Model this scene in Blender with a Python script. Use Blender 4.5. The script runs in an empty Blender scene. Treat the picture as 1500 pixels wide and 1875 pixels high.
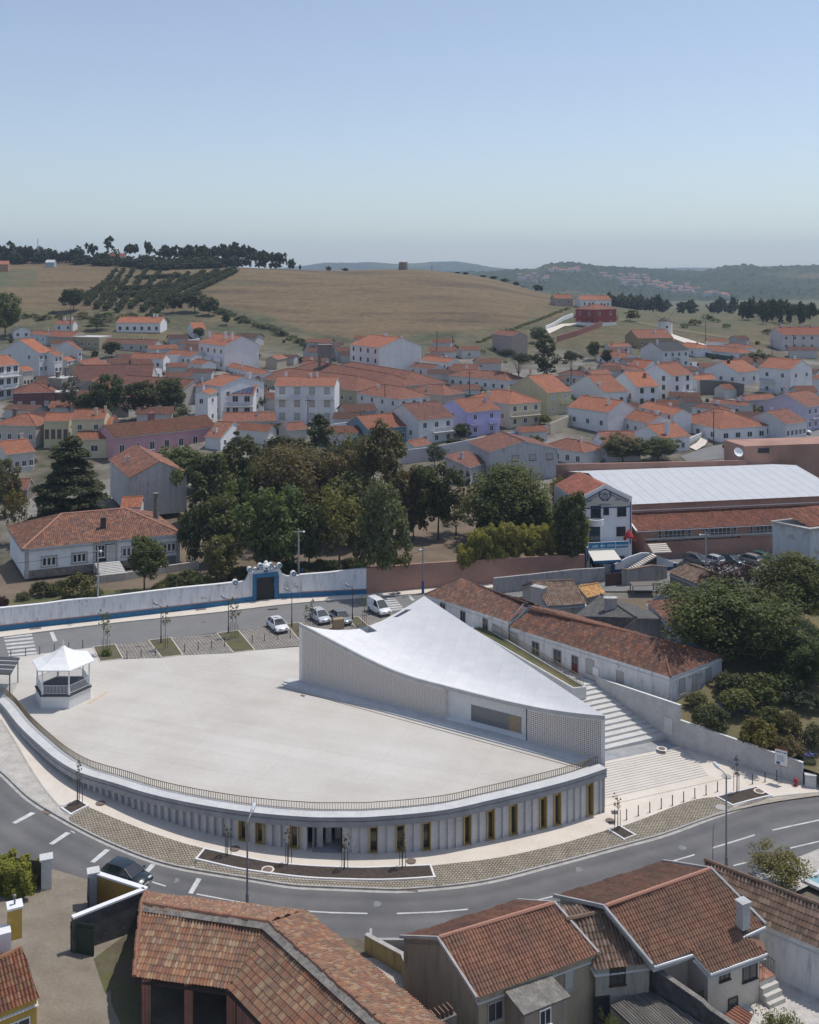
import bpy,math,random
import numpy as np
from mathutils import Vector,Matrix
SC=bpy.context.scene
COL=SC.collection
rnd=random.Random(7)
# ---------------------------------------------------------------- camera, sky, sun, exposure
FPX,HCAM,YH=1920.0,50.0,500.0
cam=bpy.data.cameras.new("camera");camo=bpy.data.objects.new("camera",cam);COL.objects.link(camo)
camo.location=(0,0,HCAM);camo.rotation_euler=(math.pi/2,0,0)
cam.sensor_fit='VERTICAL';cam.sensor_height=36.0;cam.lens=36.0*FPX/1875.0
cam.shift_y=-(937.5-YH)/1875.0
cam.clip_start=1.0;cam.clip_end=60000.0
SC.camera=camo
SUNV=Vector((0.37,0.22,1.0)).normalized()
ELEV=math.asin(SUNV.z);AZ=math.atan2(SUNV.x,SUNV.y)
W=bpy.data.worlds.new("World");SC.world=W;W.use_nodes=True
nt=W.node_tree;nt.nodes.clear()
sky=nt.nodes.new("ShaderNodeTexSky");sky.sky_type='NISHITA';sky.sun_disc=False
sky.sun_elevation=ELEV;sky.sun_rotation=AZ;sky.altitude=100.0
sky.air_density=1.0;sky.dust_density=0.8;sky.ozone_density=1.3
bg=nt.nodes.new("ShaderNodeBackground");bg.inputs[1].default_value=0.118
wo=nt.nodes.new("ShaderNodeOutputWorld")
hs_=nt.nodes.new("ShaderNodeHueSaturation");hs_.inputs['Hue'].default_value=0.506;hs_.inputs['Saturation'].default_value=0.86;nt.links.new(sky.outputs[0],hs_.inputs['Color']);nt.links.new(hs_.outputs[0],bg.inputs[0]);nt.links.new(bg.outputs[0],wo.inputs[0])
sun=bpy.data.lights.new("sun",'SUN');sun.energy=2.85;sun.angle=math.radians(0.5);sun.color=(1.0,0.955,0.89)
suno=bpy.data.objects.new("sun",sun);COL.objects.link(suno)
suno.rotation_euler=SUNV.to_track_quat('Z','Y').to_euler();suno.location=(100,60,300)
SC.view_settings.view_transform='Standard';SC.view_settings.look='None'
SC.view_settings.exposure=0.2;SC.view_settings.gamma=1.0
SC.cycles.use_denoising=True
SC.cycles.max_bounces=6;SC.cycles.diffuse_bounces=3;SC.cycles.volume_bounces=2
# ---------------------------------------------------------------- photo geometry helpers
def P(x,y,Z):
    Y=FPX*(HCAM-Z)/(y-YH)
    return Vector(((x-750.0)*Y/FPX,Y,Z))
def PY(x,y,Y):
    return Vector(((x-750.0)*Y/FPX,Y,HCAM-(y-YH)*Y/FPX))
def pxof(X,Y):return 750.0+FPX*X/Y
def pyof(Y,Z):return YH+FPX*(HCAM-Z)/Y
def pchip(xs,ys,x):
    """monotone cubic interpolation (array x)"""
    xs=np.asarray(xs,float);ys=np.asarray(ys,float);x=np.asarray(x,float)
    h=np.diff(xs);d=np.diff(ys)/h
    m=np.zeros_like(ys)
    for i in range(1,len(xs)-1):
        if d[i-1]*d[i]>0:
            w1=2*h[i]+h[i-1];w2=h[i]+2*h[i-1]
            m[i]=(w1+w2)/(w1/d[i-1]+w2/d[i])
    m[0]=d[0];m[-1]=d[-1]
    xc=np.clip(x,xs[0],xs[-1])
    i=np.clip(np.searchsorted(xs,xc)-1,0,len(h)-1)
    t=(xc-xs[i])/h[i]
    return ((1+2*t)*(1-t)**2*ys[i]+t*(1-t)**2*h[i]*m[i]+t*t*(3-2*t)*ys[i+1]+t*t*(t-1)*h[i]*m[i+1])
ZSX=[-75,-60,-43,-31,-18.7,-13.5,-1.4,18,45,90]
ZSZ=[5.2,4.9,4.0,3.3,2.15,1.85,1.33,.5,-.4,-1.4]
def ZS(X):return float(np.interp(X,ZSX,ZSZ))
def S(x,y,dz=0.0):
    Z=1.0
    for _ in range(12):
        p=P(x,y,Z);Z=0.5*Z+0.5*(ZS(p.x)+dz)
    return P(x,y,Z)
TY=[150,175,211,250,300,357,417,480,540,600,660,760,900,1200,1700]
TXC=[-500,0,200,430,620,740,870,1000,1100,1250,1400,1500,2100]
TZ=[
 [4.3,4.7,6,11,15,20,27,36.5,44,51,56.5,59,50,30,0],
 [4.3,4.7,6,11,15,20,27,36.5,44,51,56,58.5,50,30,0],
 [4.3,4.7,6,11,15,20,27.5,36,44,51.5,57,60,55,30,0],
 [4.3,4.7,6,11,14.5,18.5,26,35.5,45,52,53.6,50,40,20,0],
 [4.3,4.7,6,11,14.5,18,25,34.5,43,49.5,51.6,48,36,15,0],
 [4.3,4.7,6,11,14.5,18,25,35,43.5,50,52.4,48,33,12,0],
 [4.3,4.7,6,11,14.5,18,25,34,41.5,46.5,48.3,42,28,10,0],
 [4.3,4.7,6,11,14.5,18,24.5,31.5,36,38,37,30,20,8,0],
 [4.3,4.7,6,11,14.5,18.5,25.5,31,33,32,29,23,14,6,0],
 [4.3,4.7,6,11,14.5,18.5,24.5,27.5,28.2,26.5,24.5,22.5,19,13,6],
 [4.3,4.7,6,11,14.5,18.5,23.5,26.5,27.5,26,24,22,19,14,8],
 [4.3,4.7,6,11,14.5,18.5,23.5,26,27,25.5,23.5,22,19,14,8],
 [4.3,4.7,6,11,14.5,18.5,23.5,26,27,25.5,23.5,22,19,14,8]]
TZ=np.array(TZ,float)
_cc={}
def zcols(Y):
    k=round(Y,2)
    if k not in _cc:_cc[k]=[float(pchip(TY,TZ[i],k)) for i in range(len(TXC))]
    return _cc[k]
def zt_row(px,Y):return pchip(TXC,zcols(Y),np.asarray(px,float))
def ZT(X,Y):
    if Y<115:return ZS(X)-0.45
    if Y<150:
        t=(Y-115)/35.0;return (1-t)*(ZS(X)-0.45)+t*4.15
    return float(zt_row([pxof(X,Y)],Y)[0])
def G(x,y,lo=150.0,hi=1690.0):
    Y=lo;st=2.0
    while Y<hi:
        p=PY(x,y,Y)
        if p.z<=ZT(p.x,p.y):break
        Y+=st
    a,b=Y-st,Y
    for _ in range(20):
        m=(a+b)/2;p=PY(x,y,m)
        if p.z<=ZT(p.x,p.y):b=m
        else:a=m
    p=PY(x,y,b);p.z=ZT(p.x,p.y);return p
# ---------------------------------------------------------------- materials
def lin(c):
    return tuple(((v/12.92) if v<=.04045 else ((v+.055)/1.055)**2.4) for v in c)
class NM:
    def __init__(s,name):
        s.m=bpy.data.materials.new(name);s.m.use_nodes=True;s.t=s.m.node_tree
        s.t.nodes.clear();s.o=s.n("OutputMaterial");s.b=s.n("BsdfPrincipled");s.l(s.b.outputs[0],s.o.inputs[0])
    def n(s,t,**k):
        nd=s.t.nodes.new("ShaderNode"+t)
        for a,v in k.items():setattr(nd,a,v)
        return nd
    def l(s,a,b):s.t.links.new(a,b)
    def coords(s,kind='Object'):return s.n("TexCoord").outputs[kind]
    def vmul(s,vec,sc):
        m=s.n("VectorMath",operation='MULTIPLY');s.l(vec,m.inputs[0]);m.inputs[1].default_value=sc;return m.outputs[0]
    def noise(s,vec,scale,detail=4,rough=.55):
        n=s.n("TexNoise");n.inputs['Scale'].default_value=scale;n.inputs['Detail'].default_value=detail
        n.inputs['Roughness'].default_value=rough
        if vec is not None:s.l(vec,n.inputs['Vector'])
        return n.outputs['Fac']
    def ramp(s,fac,stops,interp='LINEAR'):
        r=s.n("ValToRGB");r.color_ramp.interpolation=interp
        e=r.color_ramp.elements
        while len(e)<len(stops):e.new(.5)
        for i,(p,c) in enumerate(stops):
            e[i].position=p
            if not isinstance(c,(tuple,list)):c=(c,c,c)
            e[i].color=(*c,1)
        s.l(fac,r.inputs[0]);return r.outputs[0]
    def mix(s,fac,a,b,mode='MIX'):
        m=s.n("Mix",data_type='RGBA',blend_type=mode)
        for sock,v in ((m.inputs[0],fac),(m.inputs[6],a),(m.inputs[7],b)):
            if hasattr(v,'is_linked') or hasattr(v,'links'):s.l(v,sock)
            elif isinstance(v,(int,float)):sock.default_value=v if sock.type=='VALUE' else (v,v,v,1)
            else:sock.default_value=(*v,1)
        return m.outputs[2]
    def math(s,op,a,b=0.0):
        m=s.n("Math",operation=op)
        for sock,v in ((m.inputs[0],a),(m.inputs[1],b)):
            if isinstance(v,(int,float)):sock.default_value=v
            else:s.l(v,sock)
        return m.outputs[0]
    def bump(s,h,strength,dist):
        b=s.n("Bump");b.inputs['Strength'].default_value=strength;b.inputs['Distance'].default_value=dist
        s.l(h,b.inputs['Height']);s.l(b.outputs[0],s.b.inputs['Normal'])
    def base(s,c):
        if isinstance(c,(tuple,list)):s.b.inputs['Base Color'].default_value=(*c,1)
        else:s.l(c,s.b.inputs['Base Color'])
    def set(s,**k):
        for a,v in k.items():s.b.inputs[a.replace('_',' ')].default_value=v
        return s
M={}
def simple(name,c,rough=.7,metal=0.0,nscale=0,namp=.15,bump=0):
    a=NM(name);a.set(Roughness=rough,Metallic=metal)
    if nscale:
        f=a.noise(a.coords(),nscale,5)
        a.base(a.mix(1.0,tuple(c),a.ramp(f,[(.3,1-namp),(.7,1+namp)]),'MULTIPLY'))
        if bump:a.bump(a.noise(a.coords(),nscale*3,3),bump,.05)
    else:a.base(tuple(c))
    M[name]=a.m;return a
def objcol(a):return a.n("ObjectInfo").outputs['Color']
a=NM("plaster");co=a.coords();c=objcol(a)
st=a.ramp(a.noise(a.vmul(co,(.8,.8,.3)),1.0,6,.65),[(.36,.84),(.6,1.0)])
c2=a.mix(.55,c,a.mix(1.0,c,st,'MULTIPLY'))
fine=a.ramp(a.noise(co,3.0,5),[(.3,.93),(.7,1.03)])
a.base(a.mix(1.0,c2,fine,'MULTIPLY'));a.set(Roughness=.9);a.bump(a.noise(co,9,3),.15,.03);M['plaster']=a.m
a=NM("old_plaster");co=a.coords();c=objcol(a)
st=a.ramp(a.noise(a.vmul(co,(1.6,1.6,.35)),1.0,7,.7),[(.30,.50),(.44,.88),(.56,1.0)])
c2=a.mix(1.0,c,st,'MULTIPLY')
pt=a.ramp(a.noise(co,.55,6,.7),[(.60,0.0),(.66,1.0)])
a.base(a.mix(a.math('MULTIPLY',pt,.6),c2,(.26,.21,.16)));a.set(Roughness=.95);a.bump(a.noise(co,5,4),.3,.05);M['old_plaster']=a.m
def tile_mat(name,cols,worn=.35,dirt=(.10,.085,.07),corr=True):
    a=NM(name);uv=a.n("UVMap").outputs[0]
    sep=a.n("SeparateXYZ");a.l(uv,sep.inputs[0])
    fu=a.math('FLOOR',sep.outputs[0]);fv=a.math('FLOOR',sep.outputs[1])
    cmb=a.n("CombineXYZ");a.l(fu,cmb.inputs[0]);a.l(fv,cmb.inputs[1])
    oi=a.n("ObjectInfo");a.l(a.math('MULTIPLY',oi.outputs['Random'],57.0),cmb.inputs[2])
    wn=a.n("TexWhiteNoise",noise_dimensions='3D');a.l(cmb.outputs[0],wn.inputs['Vector'])
    n=len(cols)
    c=a.ramp(wn.outputs['Value'],[(i/n,cols[i]) for i in range(n)],'CONSTANT')
    co=a.coords()
    big=a.ramp(a.noise(co,.5,6,.65),[(.38,0.0),(.68,1.0)])
    c=a.mix(a.math('MULTIPLY',big,worn),c,dirt)
    c=a.mix(.30,c,a.mix(1.0,c,a.ramp(a.noise(co,2.2,4),[(.3,.6),(.7,1.35)]),'MULTIPLY'))
    c=a.mix(1.0,c,oi.outputs['Color'],'MULTIPLY')
    if corr:c=a.mix(1.0,c,a.ramp(oi.outputs['Random'],[(0.0,(.66,.68,.72)),(.5,(.92,.92,.92)),(1.0,(1.12,1.06,1.0))]),'MULTIPLY')
    a.base(c);a.set(Roughness=.85)
    s=a.math('SINE',a.math('MULTIPLY',sep.outputs[0],2*math.pi))
    v=a.math('FRACT',sep.outputs[1])
    a.bump(a.math('ADD',s,a.math('MULTIPLY',v,-.8)),1.0 if corr else .12,.045)
    M[name]=a.m
tile_mat('tile_orange',[(.37,.130,.066),(.41,.150,.076),(.32,.110,.058),(.38,.140,.074),(.43,.175,.095)],.32,(.15,.08,.052))
tile_mat('tile_brown',[(.24,.095,.060),(.30,.12,.075),(.20,.08,.055),(.26,.105,.065),(.33,.14,.085)],.45,(.11,.07,.055))
tile_mat('tile_old',[(.33,.14,.085),(.22,.10,.07),(.40,.20,.12),(.27,.15,.11),(.44,.24,.15),(.18,.12,.10),(.36,.15,.08)],.5,(.15,.115,.09),False)
tile_mat('tile_barn',[(.36,.185,.105),(.29,.13,.075),(.25,.115,.072),(.39,.235,.135),(.21,.13,.092),(.33,.16,.09),(.39,.275,.17),(.27,.165,.11),(.31,.145,.082)],.6,(.15,.115,.085),False)
tile_mat('tile_near',[(.245,.125,.078),(.275,.145,.09),(.215,.105,.067),(.26,.14,.088)],.65,(.115,.085,.062),False)
tile_mat('tile_grey',[(.12,.115,.11),(.15,.145,.135),(.10,.10,.095)],.4,(.2,.19,.16))
tile_mat('tile_moss',[(.21,.13,.09),(.26,.17,.12),(.17,.11,.08),(.30,.21,.16)],.55,(.10,.085,.06),False)
tile_mat('slate_dark',[(.045,.048,.055),(.055,.058,.065)],.2,(.06,.06,.065))
def panel_mat(name,cols,rib):
    a=NM(name);uv=a.n("UVMap").outputs[0];sep=a.n("SeparateXYZ");a.l(uv,sep.inputs[0])
    cmb=a.n("CombineXYZ");a.l(a.math('FLOOR',sep.outputs[0]),cmb.inputs[0]);a.l(a.math('FLOOR',sep.outputs[1]),cmb.inputs[1])
    wn=a.n("TexWhiteNoise",noise_dimensions='3D');a.l(cmb.outputs[0],wn.inputs['Vector']);n=len(cols)
    c=a.ramp(wn.outputs['Value'],[(i/n,cols[i]) for i in range(n)],'CONSTANT');co=a.coords()
    c=a.mix(1.0,c,a.ramp(a.noise(a.vmul(co,(.5,.5,1)),1.0,6,.65),[(.32,.93),(.6,1.0)]),'MULTIPLY')
    if not rib:
        j=a.math('MINIMUM',a.math('FRACT',sep.outputs[0]),a.math('FRACT',sep.outputs[1]));c=a.mix(a.math('LESS_THAN',j,.03),c,(.60,.605,.61))
    else:c=a.mix(a.math('LESS_THAN',a.math('FRACT',a.math('DIVIDE',sep.outputs[0],7.0)),.10),c,(.50,.515,.53));a.bump(a.math('SINE',a.math('MULTIPLY',sep.outputs[0],2*math.pi)),1.0,.05)
    a.base(c);a.set(Roughness=.85,Specular_IOR_Level=.25);M[name]=a.m
panel_mat('sheet_white',[(.63,.645,.66),(.61,.63,.645)],True)
panel_mat('roof_slab',[(.72,.71,.70),(.74,.73,.715),(.705,.70,.695),(.73,.72,.71)],False)
def ground(name,c1,c2,s1,s2,rough=.9,bump=.3,lo=.35,hi=.65,c3=None,s3=.02):
    a=NM(name);co=a.n("NewGeometry").outputs['Position']
    f=a.ramp(a.noise(co,s1,6,.6),[(lo,c1),(hi,c2)])
    if c3:f=a.mix(a.ramp(a.noise(co,s3,4,.6),[(.42,0.0),(.62,1.0)]),f,c3)
    g=a.ramp(a.noise(co,s2,3,.7),[(.25,.80),(.75,1.18)])
    a.base(a.mix(1.0,f,g,'MULTIPLY'));a.set(Roughness=rough);a.bump(a.noise(co,s2,3),bump,.03);M[name]=a.m;return a
a=NM('plaza_concrete');co=a.n("NewGeometry").outputs['Position'];mp=a.n("Mapping");mp.inputs['Rotation'].default_value=(0,0,.35);a.l(co,mp.inputs['Vector'])
f=a.ramp(a.noise(co,.10,7,.6),[(.34,(.47,.435,.385)),(.5,(.525,.49,.44)),(.66,(.56,.53,.485))])
f=a.mix(.5,f,a.mix(1.0,f,a.ramp(a.noise(a.vmul(mp.outputs[0],(.05,.7,1)),1.0,6,.65),[(.36,.90),(.6,1.04)]),'MULTIPLY'))
f=a.mix(1.0,f,a.ramp(a.noise(co,3.0,4),[(.3,.965),(.7,1.03)]),'MULTIPLY')
br=a.n("TexBrick");a.l(mp.outputs[0],br.inputs['Vector']);br.inputs['Scale'].default_value=1.0;br.inputs['Brick Width'].default_value=9.0;br.inputs['Row Height'].default_value=7.0;br.inputs['Mortar Size'].default_value=.02;br.offset=0.0
br.inputs['Color1'].default_value=(1,1,1,1);br.inputs['Color2'].default_value=(.975,.975,.975,1);br.inputs['Mortar'].default_value=(.84,.83,.82,1)
a.base(a.mix(1.0,f,br.outputs['Color'],'MULTIPLY'));a.set(Roughness=.85);M['plaza_concrete']=a.m
ground('cream_paving',(.60,.535,.455),(.665,.60,.515),.5,14.0,.9,.15)
ground('asphalt',(.105,.104,.106),(.150,.146,.142),.22,18.0,.92,.3,c3=(.175,.168,.160),s3=.35)
a=NM('asphalt_lane');co=a.n("NewGeometry").outputs['Position'];uv=a.n("UVMap").outputs[0];sep=a.n("SeparateXYZ");a.l(uv,sep.inputs[0])
wv=a.math('ADD',sep.outputs[1],a.math('MULTIPLY',a.math('SUBTRACT',a.noise(co,.15,3),.5),.06))
ln=a.ramp(wv,[(0.0,.80),(.06,.98),(.14,.82),(.22,1.02),(.36,.84),(.48,1.08),(.60,.84),(.74,1.02),(.86,.84),(1.0,1.0)])
f=a.ramp(a.noise(co,.22,6,.6),[(.35,(.112,.110,.112)),(.65,(.155,.151,.147))]);pt=a.ramp(a.noise(co,.11,3,.4),[(.60,0.0),(.612,1.0)])
f=a.mix(a.math('MULTIPLY',pt,.3),f,(.09,.09,.092));f=a.mix(1.0,f,ln,'MULTIPLY');f=a.mix(1.0,f,a.ramp(a.noise(co,14,3,.7),[(.25,.8),(.75,1.2)]),'MULTIPLY')
a.base(f);a.set(Roughness=.92);a.bump(a.noise(co,18,3),.3,.03);M['asphalt_lane']=a.m
ground('upper_asphalt',(.17,.167,.165),(.20,.197,.19),.25,18.0,.92,.3)
ground('road_paint',(.42,.42,.41),(.6,.6,.58),1.2,9.0,.8,.1)
ground('mulch',(.040,.030,.024),(.075,.055,.042),3.0,9.0,.95,.9)
ground('bed_soil',(.085,.070,.045),(.13,.11,.07),1.0,6.0,.95,.8,c3=(.10,.105,.035),s3=.45)
ground('dry_grass',(.17,.135,.065),(.11,.105,.045),.35,3.0,.95,.8)
ground('garden_grass',(.10,.105,.035),(.06,.075,.025),.35,4.0,.95,.8,c3=(.15,.125,.055),s3=.12)
ground('park_soil',(.185,.135,.09),(.13,.10,.065),.25,3.0,.95,.6)
ground('yard_gravel',(.185,.155,.115),(.245,.21,.165),.4,6.0,.95,.6)
ground('yard_earth',(.10,.085,.06),(.16,.135,.095),.6,7.0,.95,.8)
ground('concrete_wall',(.40,.40,.395),(.50,.50,.49),.9,8.0,.9,.2)
ground('facade_concrete',(.50,.50,.495),(.60,.60,.59),.7,8.0,.9,.2)
ground('concrete_dark',(.29,.29,.295),(.37,.37,.37),.9,8.0,.9,.25)
ground('coping_concrete',(.50,.50,.49),(.58,.58,.57),.9,8.0,.85,.1)
ground('white_concrete',(.66,.65,.63),(.73,.72,.70),.5,8.0,.85,.05)
ground('stone_trim',(.33,.31,.28),(.44,.42,.39),1.5,12.0,.9,.5)
ground('rubble',(.13,.12,.11),(.24,.22,.19),1.5,6.0,.95,.9)
ground('soot_wall',(.055,.054,.055),(.11,.108,.105),1.2,7.0,.95,.6)
ground('step_stone',(.50,.485,.45),(.60,.585,.55),.8,10.0,.85,.1)
ground('grey_setts',(.27,.275,.285),(.36,.36,.365),.9,12.0,.9,.5)
def cells(name,c1,c2,joint,sx,jw=.12,rough=.95,angle=0.0):
    a=NM(name);co=a.n("NewGeometry").outputs['Position']
    mp=a.n("Mapping");mp.inputs['Rotation'].default_value=(0,0,angle);a.l(co,mp.inputs['Vector'])
    br=a.n("TexBrick");a.l(mp.outputs[0],br.inputs['Vector'])
    br.inputs['Scale'].default_value=1.0/sx;br.inputs['Brick Width'].default_value=1.0;br.inputs['Row Height'].default_value=1.0
    br.inputs['Mortar Size'].default_value=jw;br.inputs['Mortar Smooth'].default_value=.2;br.offset=.5
    br.inputs['Color1'].default_value=(*c1,1);br.inputs['Color2'].default_value=(*c2,1);br.inputs['Mortar'].default_value=(*joint,1)
    g=a.ramp(a.noise(co,.8,5,.7),[(.25,.72),(.75,1.2)])
    a.base(a.mix(1.0,br.outputs['Color'],g,'MULTIPLY'));a.set(Roughness=rough)
    a.bump(a.math('SUBTRACT',1.0,br.outputs['Fac']),.8,.03);M[name]=a.m
cells('grass_cobble',(.36,.315,.245),(.29,.25,.19),(.06,.05,.032),.27,.115)
cells('grass_grid',(.33,.30,.27),(.28,.255,.23),(.10,.09,.065),.45,.12)
cells('white_calcada',(.60,.565,.51),(.52,.49,.44),(.40,.37,.32),.14,.10)
cells('brick_red',(.30,.115,.075),(.25,.095,.065),(.33,.28,.24),.22,.06)
cells('ashlar',(.30,.295,.29),(.24,.235,.23),(.16,.155,.15),.5,.035)
simple('rust_mark',(.52,.42,.31),.9,nscale=3,namp=.15)
simple('far_roof',(.26,.13,.09),.9)
simple('mill_stone',(.22,.185,.14),.95,nscale=1.5,namp=.3)
simple('metal_white',(.74,.74,.73),.45);simple('white_paint',(.76,.755,.74),.6,nscale=3,namp=.05)
simple('metal_dark',(.03,.031,.034),.5);simple('metal_grey',(.23,.25,.27),.45,.3)
simple('bronze',(.22,.165,.09),.5,.25,6,.1);simple('gold_frame',(.50,.37,.14),.45,.15)
simple('blue_paint',(.018,.135,.27),.7,nscale=2,namp=.15);simple('navy_paint',(.012,.04,.12),.7)
simple('red_paint',(.32,.02,.02),.5);simple('terracotta_line',(.40,.20,.14),.9)
simple('wood_dark',(.055,.03,.02),.7,nscale=5);simple('wood_tan',(.33,.235,.145),.8,nscale=5)
simple('wood_grey',(.16,.14,.12),.9,nscale=4);simple('bark',(.075,.06,.045),.95,nscale=5,namp=.3)
simple('bark_pale',(.19,.165,.135),.95,nscale=5,namp=.3)
simple('stake_wood',(.10,.07,.05),.9);simple('rubber',(.015,.015,.016),.8);simple('green_paint',(.012,.035,.024),.6)
simple('iron_rust',(.09,.045,.04),.8,nscale=4);simple('plastic_teal',(.02,.22,.22),.4);simple('canvas',(.72,.68,.60),.9)
simple('gravel_white',(.50,.47,.43),.95,nscale=1.5,namp=.2,bump=.6);simple('pool_water',(.22,.38,.42),.1)
simple('manhole',(.17,.125,.10),.8);simple('solar_cell',(.035,.06,.12),.2);simple('plinth_granite',(.19,.195,.20),.8,nscale=6)
simple('skin',(.42,.26,.19),.6);simple('hair_dark',(.03,.022,.016),.8);simple('cloth_white',(.65,.66,.68),.9);simple('cloth_blue',(.09,.13,.22),.9)
simple('azulejo',(.035,.06,.17),.4);simple('azulejo_cream',(.52,.49,.43),.4);simple('interior_dark',(.02,.02,.021),.9)
simple('lamp_glass',(.65,.68,.70),.2);simple('paint_black',(.01,.01,.011),.6);simple('white_lettering',(.8,.8,.8),.6)
a=simple('glass',(.035,.042,.05),.08);a.set(**{'Specular_IOR_Level':.6})
a=simple('glass_clear',(.22,.25,.25),.1);a=simple('glass_pale',(.38,.41,.43),.25)
a=NM('car_paint');a.base(objcol(a));a.set(Roughness=.25);a.b.inputs['Coat Weight'].default_value=.6;a.b.inputs['Coat Roughness'].default_value=.05;M['car_paint']=a.m
a=NM('plain');a.base(objcol(a));a.set(Roughness=.7);M['plain']=a.m
a=NM('leaf');oi=a.n("ObjectInfo");isl=a.n("NewGeometry").outputs['Random Per Island']
v=a.ramp(isl,[(0.0,(.62,.66,.60)),(.5,(1.,1.,1.)),(1.0,(1.45,1.36,1.1))])
c=a.mix(1.0,oi.outputs['Color'],v,'MULTIPLY')
a.base(c);a.set(Roughness=.75);tr=a.n("BsdfTranslucent");a.l(a.mix(1.0,c,(1.1,1.2,.5),'MULTIPLY'),tr.inputs[0])
ms=a.n("MixShader");ms.inputs[0].default_value=.36;a.l(a.b.outputs[0],ms.inputs[1]);a.l(tr.outputs[0],ms.inputs[2]);a.l(ms.outputs[0],a.o.inputs[0]);M['leaf']=a.m
# ---------------------------------------------------------------- mesh builder
class MB:
    def __init__(s):s.v=[];s.f=[];s.m=[];s.u=[]
    def face(s,pts,m=0,uv=None):
        i=len(s.v);s.v.extend([tuple(p) for p in pts]);s.f.append(tuple(range(i,i+len(pts))));s.m.append(m);s.u.append(uv);return s
    def grid(s,rows,m=0,uvs=None,close=False):
        i0=len(s.v);n=len(rows[0])
        for r in rows:s.v.extend([tuple(p) for p in r])
        for a_ in range(len(rows)-1):
            for b_ in range(n if close else n-1):
                b2=(b_+1)%n
                s.f.append((i0+a_*n+b_,i0+a_*n+b2,i0+(a_+1)*n+b2,i0+(a_+1)*n+b_));s.m.append(m)
                s.u.append([uvs[a_][b_],uvs[a_][b2],uvs[a_+1][b2],uvs[a_+1][b_]] if uvs else None)
        return s
    def frame(s,o,ex,ey,ez,lx,ly,lz,m=0):
        o=Vector(o);X=Vector(ex)*lx;Yv=Vector(ey)*ly;Z=Vector(ez)*lz
        c=[o,o+X,o+X+Yv,o+Yv,o+Z,o+X+Z,o+X+Yv+Z,o+Yv+Z]
        i=len(s.v);s.v.extend([tuple(p) for p in c])
        fl=[(0,3,2,1),(4,5,6,7),(0,1,5,4),(1,2,6,5),(2,3,7,6),(3,0,4,7)]
        if X.cross(Yv).dot(Z)<0:fl=[tuple(reversed(q)) for q in fl]
        for q in fl:s.f.append(tuple(i+k for k in q));s.m.append(m);s.u.append(None)
        return s
    def box(s,c,sz,m=0,rz=0.0):
        ca,sa=math.cos(rz),math.sin(rz);ex=Vector((ca,sa,0));ey=Vector((-sa,ca,0));ez=Vector((0,0,1))
        o=Vector(c)-ex*sz[0]/2-ey*sz[1]/2
        return s.frame(o,ex,ey,ez,sz[0],sz[1],sz[2],m)
    def prism(s,poly,z0,z1,m=0,mt=None,bottom=True):
        n=len(poly);ar=sum(poly[i][0]*poly[(i+1)%n][1]-poly[(i+1)%n][0]*poly[i][1] for i in range(n))
        if ar<0:poly=poly[::-1]
        g0=z0 if callable(z0) else (lambda x,y:z0);g1=z1 if callable(z1) else (lambda x,y:z1)
        lo=[(p[0],p[1],g0(p[0],p[1])) for p in poly];hi=[(p[0],p[1],g1(p[0],p[1])) for p in poly]
        for k in range(n):s.face([lo[k],lo[(k+1)%n],hi[(k+1)%n],hi[k]],m)
        s.face(hi,m if mt is None else mt)
        if bottom:s.face(lo[::-1],m)
        return s
    def tube(s,pts,rad,n=8,m=0,cap=True):
        pts=[Vector(p) for p in pts];rad=[rad]*len(pts) if isinstance(rad,(int,float)) else rad
        rows=[]
        for k,p in enumerate(pts):
            d=(pts[min(k+1,len(pts)-1)]-pts[max(k-1,0)])
            d=d.normalized() if d.length>1e-9 else Vector((0,0,1))
            up=Vector((0,0,1)) if abs(d.z)<.9 else Vector((1,0,0))
            x=d.cross(up).normalized();y=d.cross(x).normalized()
            rows.append([p+(x*math.cos(2*math.pi*j/n)+y*math.sin(2*math.pi*j/n))*rad[k] for j in range(n)])
        s.grid(rows,m,close=True)
        if cap:s.face(rows[0][::-1],m);s.face(rows[-1],m)
        return s
    def lathe(s,c,prof,n=16,m=0):
        c=Vector(c)
        rows=[[c+Vector((r*math.cos(2*math.pi*j/n),r*math.sin(2*math.pi*j/n),z)) for j in range(n)] for r,z in prof]
        return s.grid(rows,m,close=True)
    def build(s,name,mats,parent=None,org=None,smooth=False,color=None):
        org=Vector(org) if org is not None else (Vector(parent['_o']) if parent is not None and '_o' in parent else Vector((0,0,0)))
        me=bpy.data.meshes.new(name)
        me.from_pydata([(x-org.x,y-org.y,z-org.z) for x,y,z in s.v],[],s.f)
        for mt in (mats if isinstance(mats,(list,tuple)) else [mats]):me.materials.append(M[mt])
        me.polygons.foreach_set("material_index",s.m)
        if any(q is not None for q in s.u):
            ul=me.uv_layers.new(name="UVMap");k=0;flat=[]
            for q,fc in zip(s.u,s.f):
                if q is None:flat.extend([0.0]*2*len(fc))
                else:
                    for t in q:flat.extend((t[0],t[1]))
            ul.data.foreach_set("uv",flat)
        if smooth:me.polygons.foreach_set("use_smooth",[True]*len(s.f))
        me.update()
        o=bpy.data.objects.new(name,me);COL.objects.link(o)
        if parent is not None:o.parent=parent;o['_o']=tuple(org)
        else:o.location=org
        if color is not None:o.color=(*color,1)
        return o
def tag(o,label,cat,group=None):
    o['label']=label;o['category']=cat
    if group:o['group']=group
    return o
def thing(name,label,cat,loc=(0,0,0),group=None):
    o=bpy.data.objects.new(name,None);COL.objects.link(o);o.location=loc;o.empty_display_size=.3
    o['_o']=tuple(loc);return tag(o,label,cat,group)
def struct(o,kind='structure'):o['kind']=kind;return o
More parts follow.
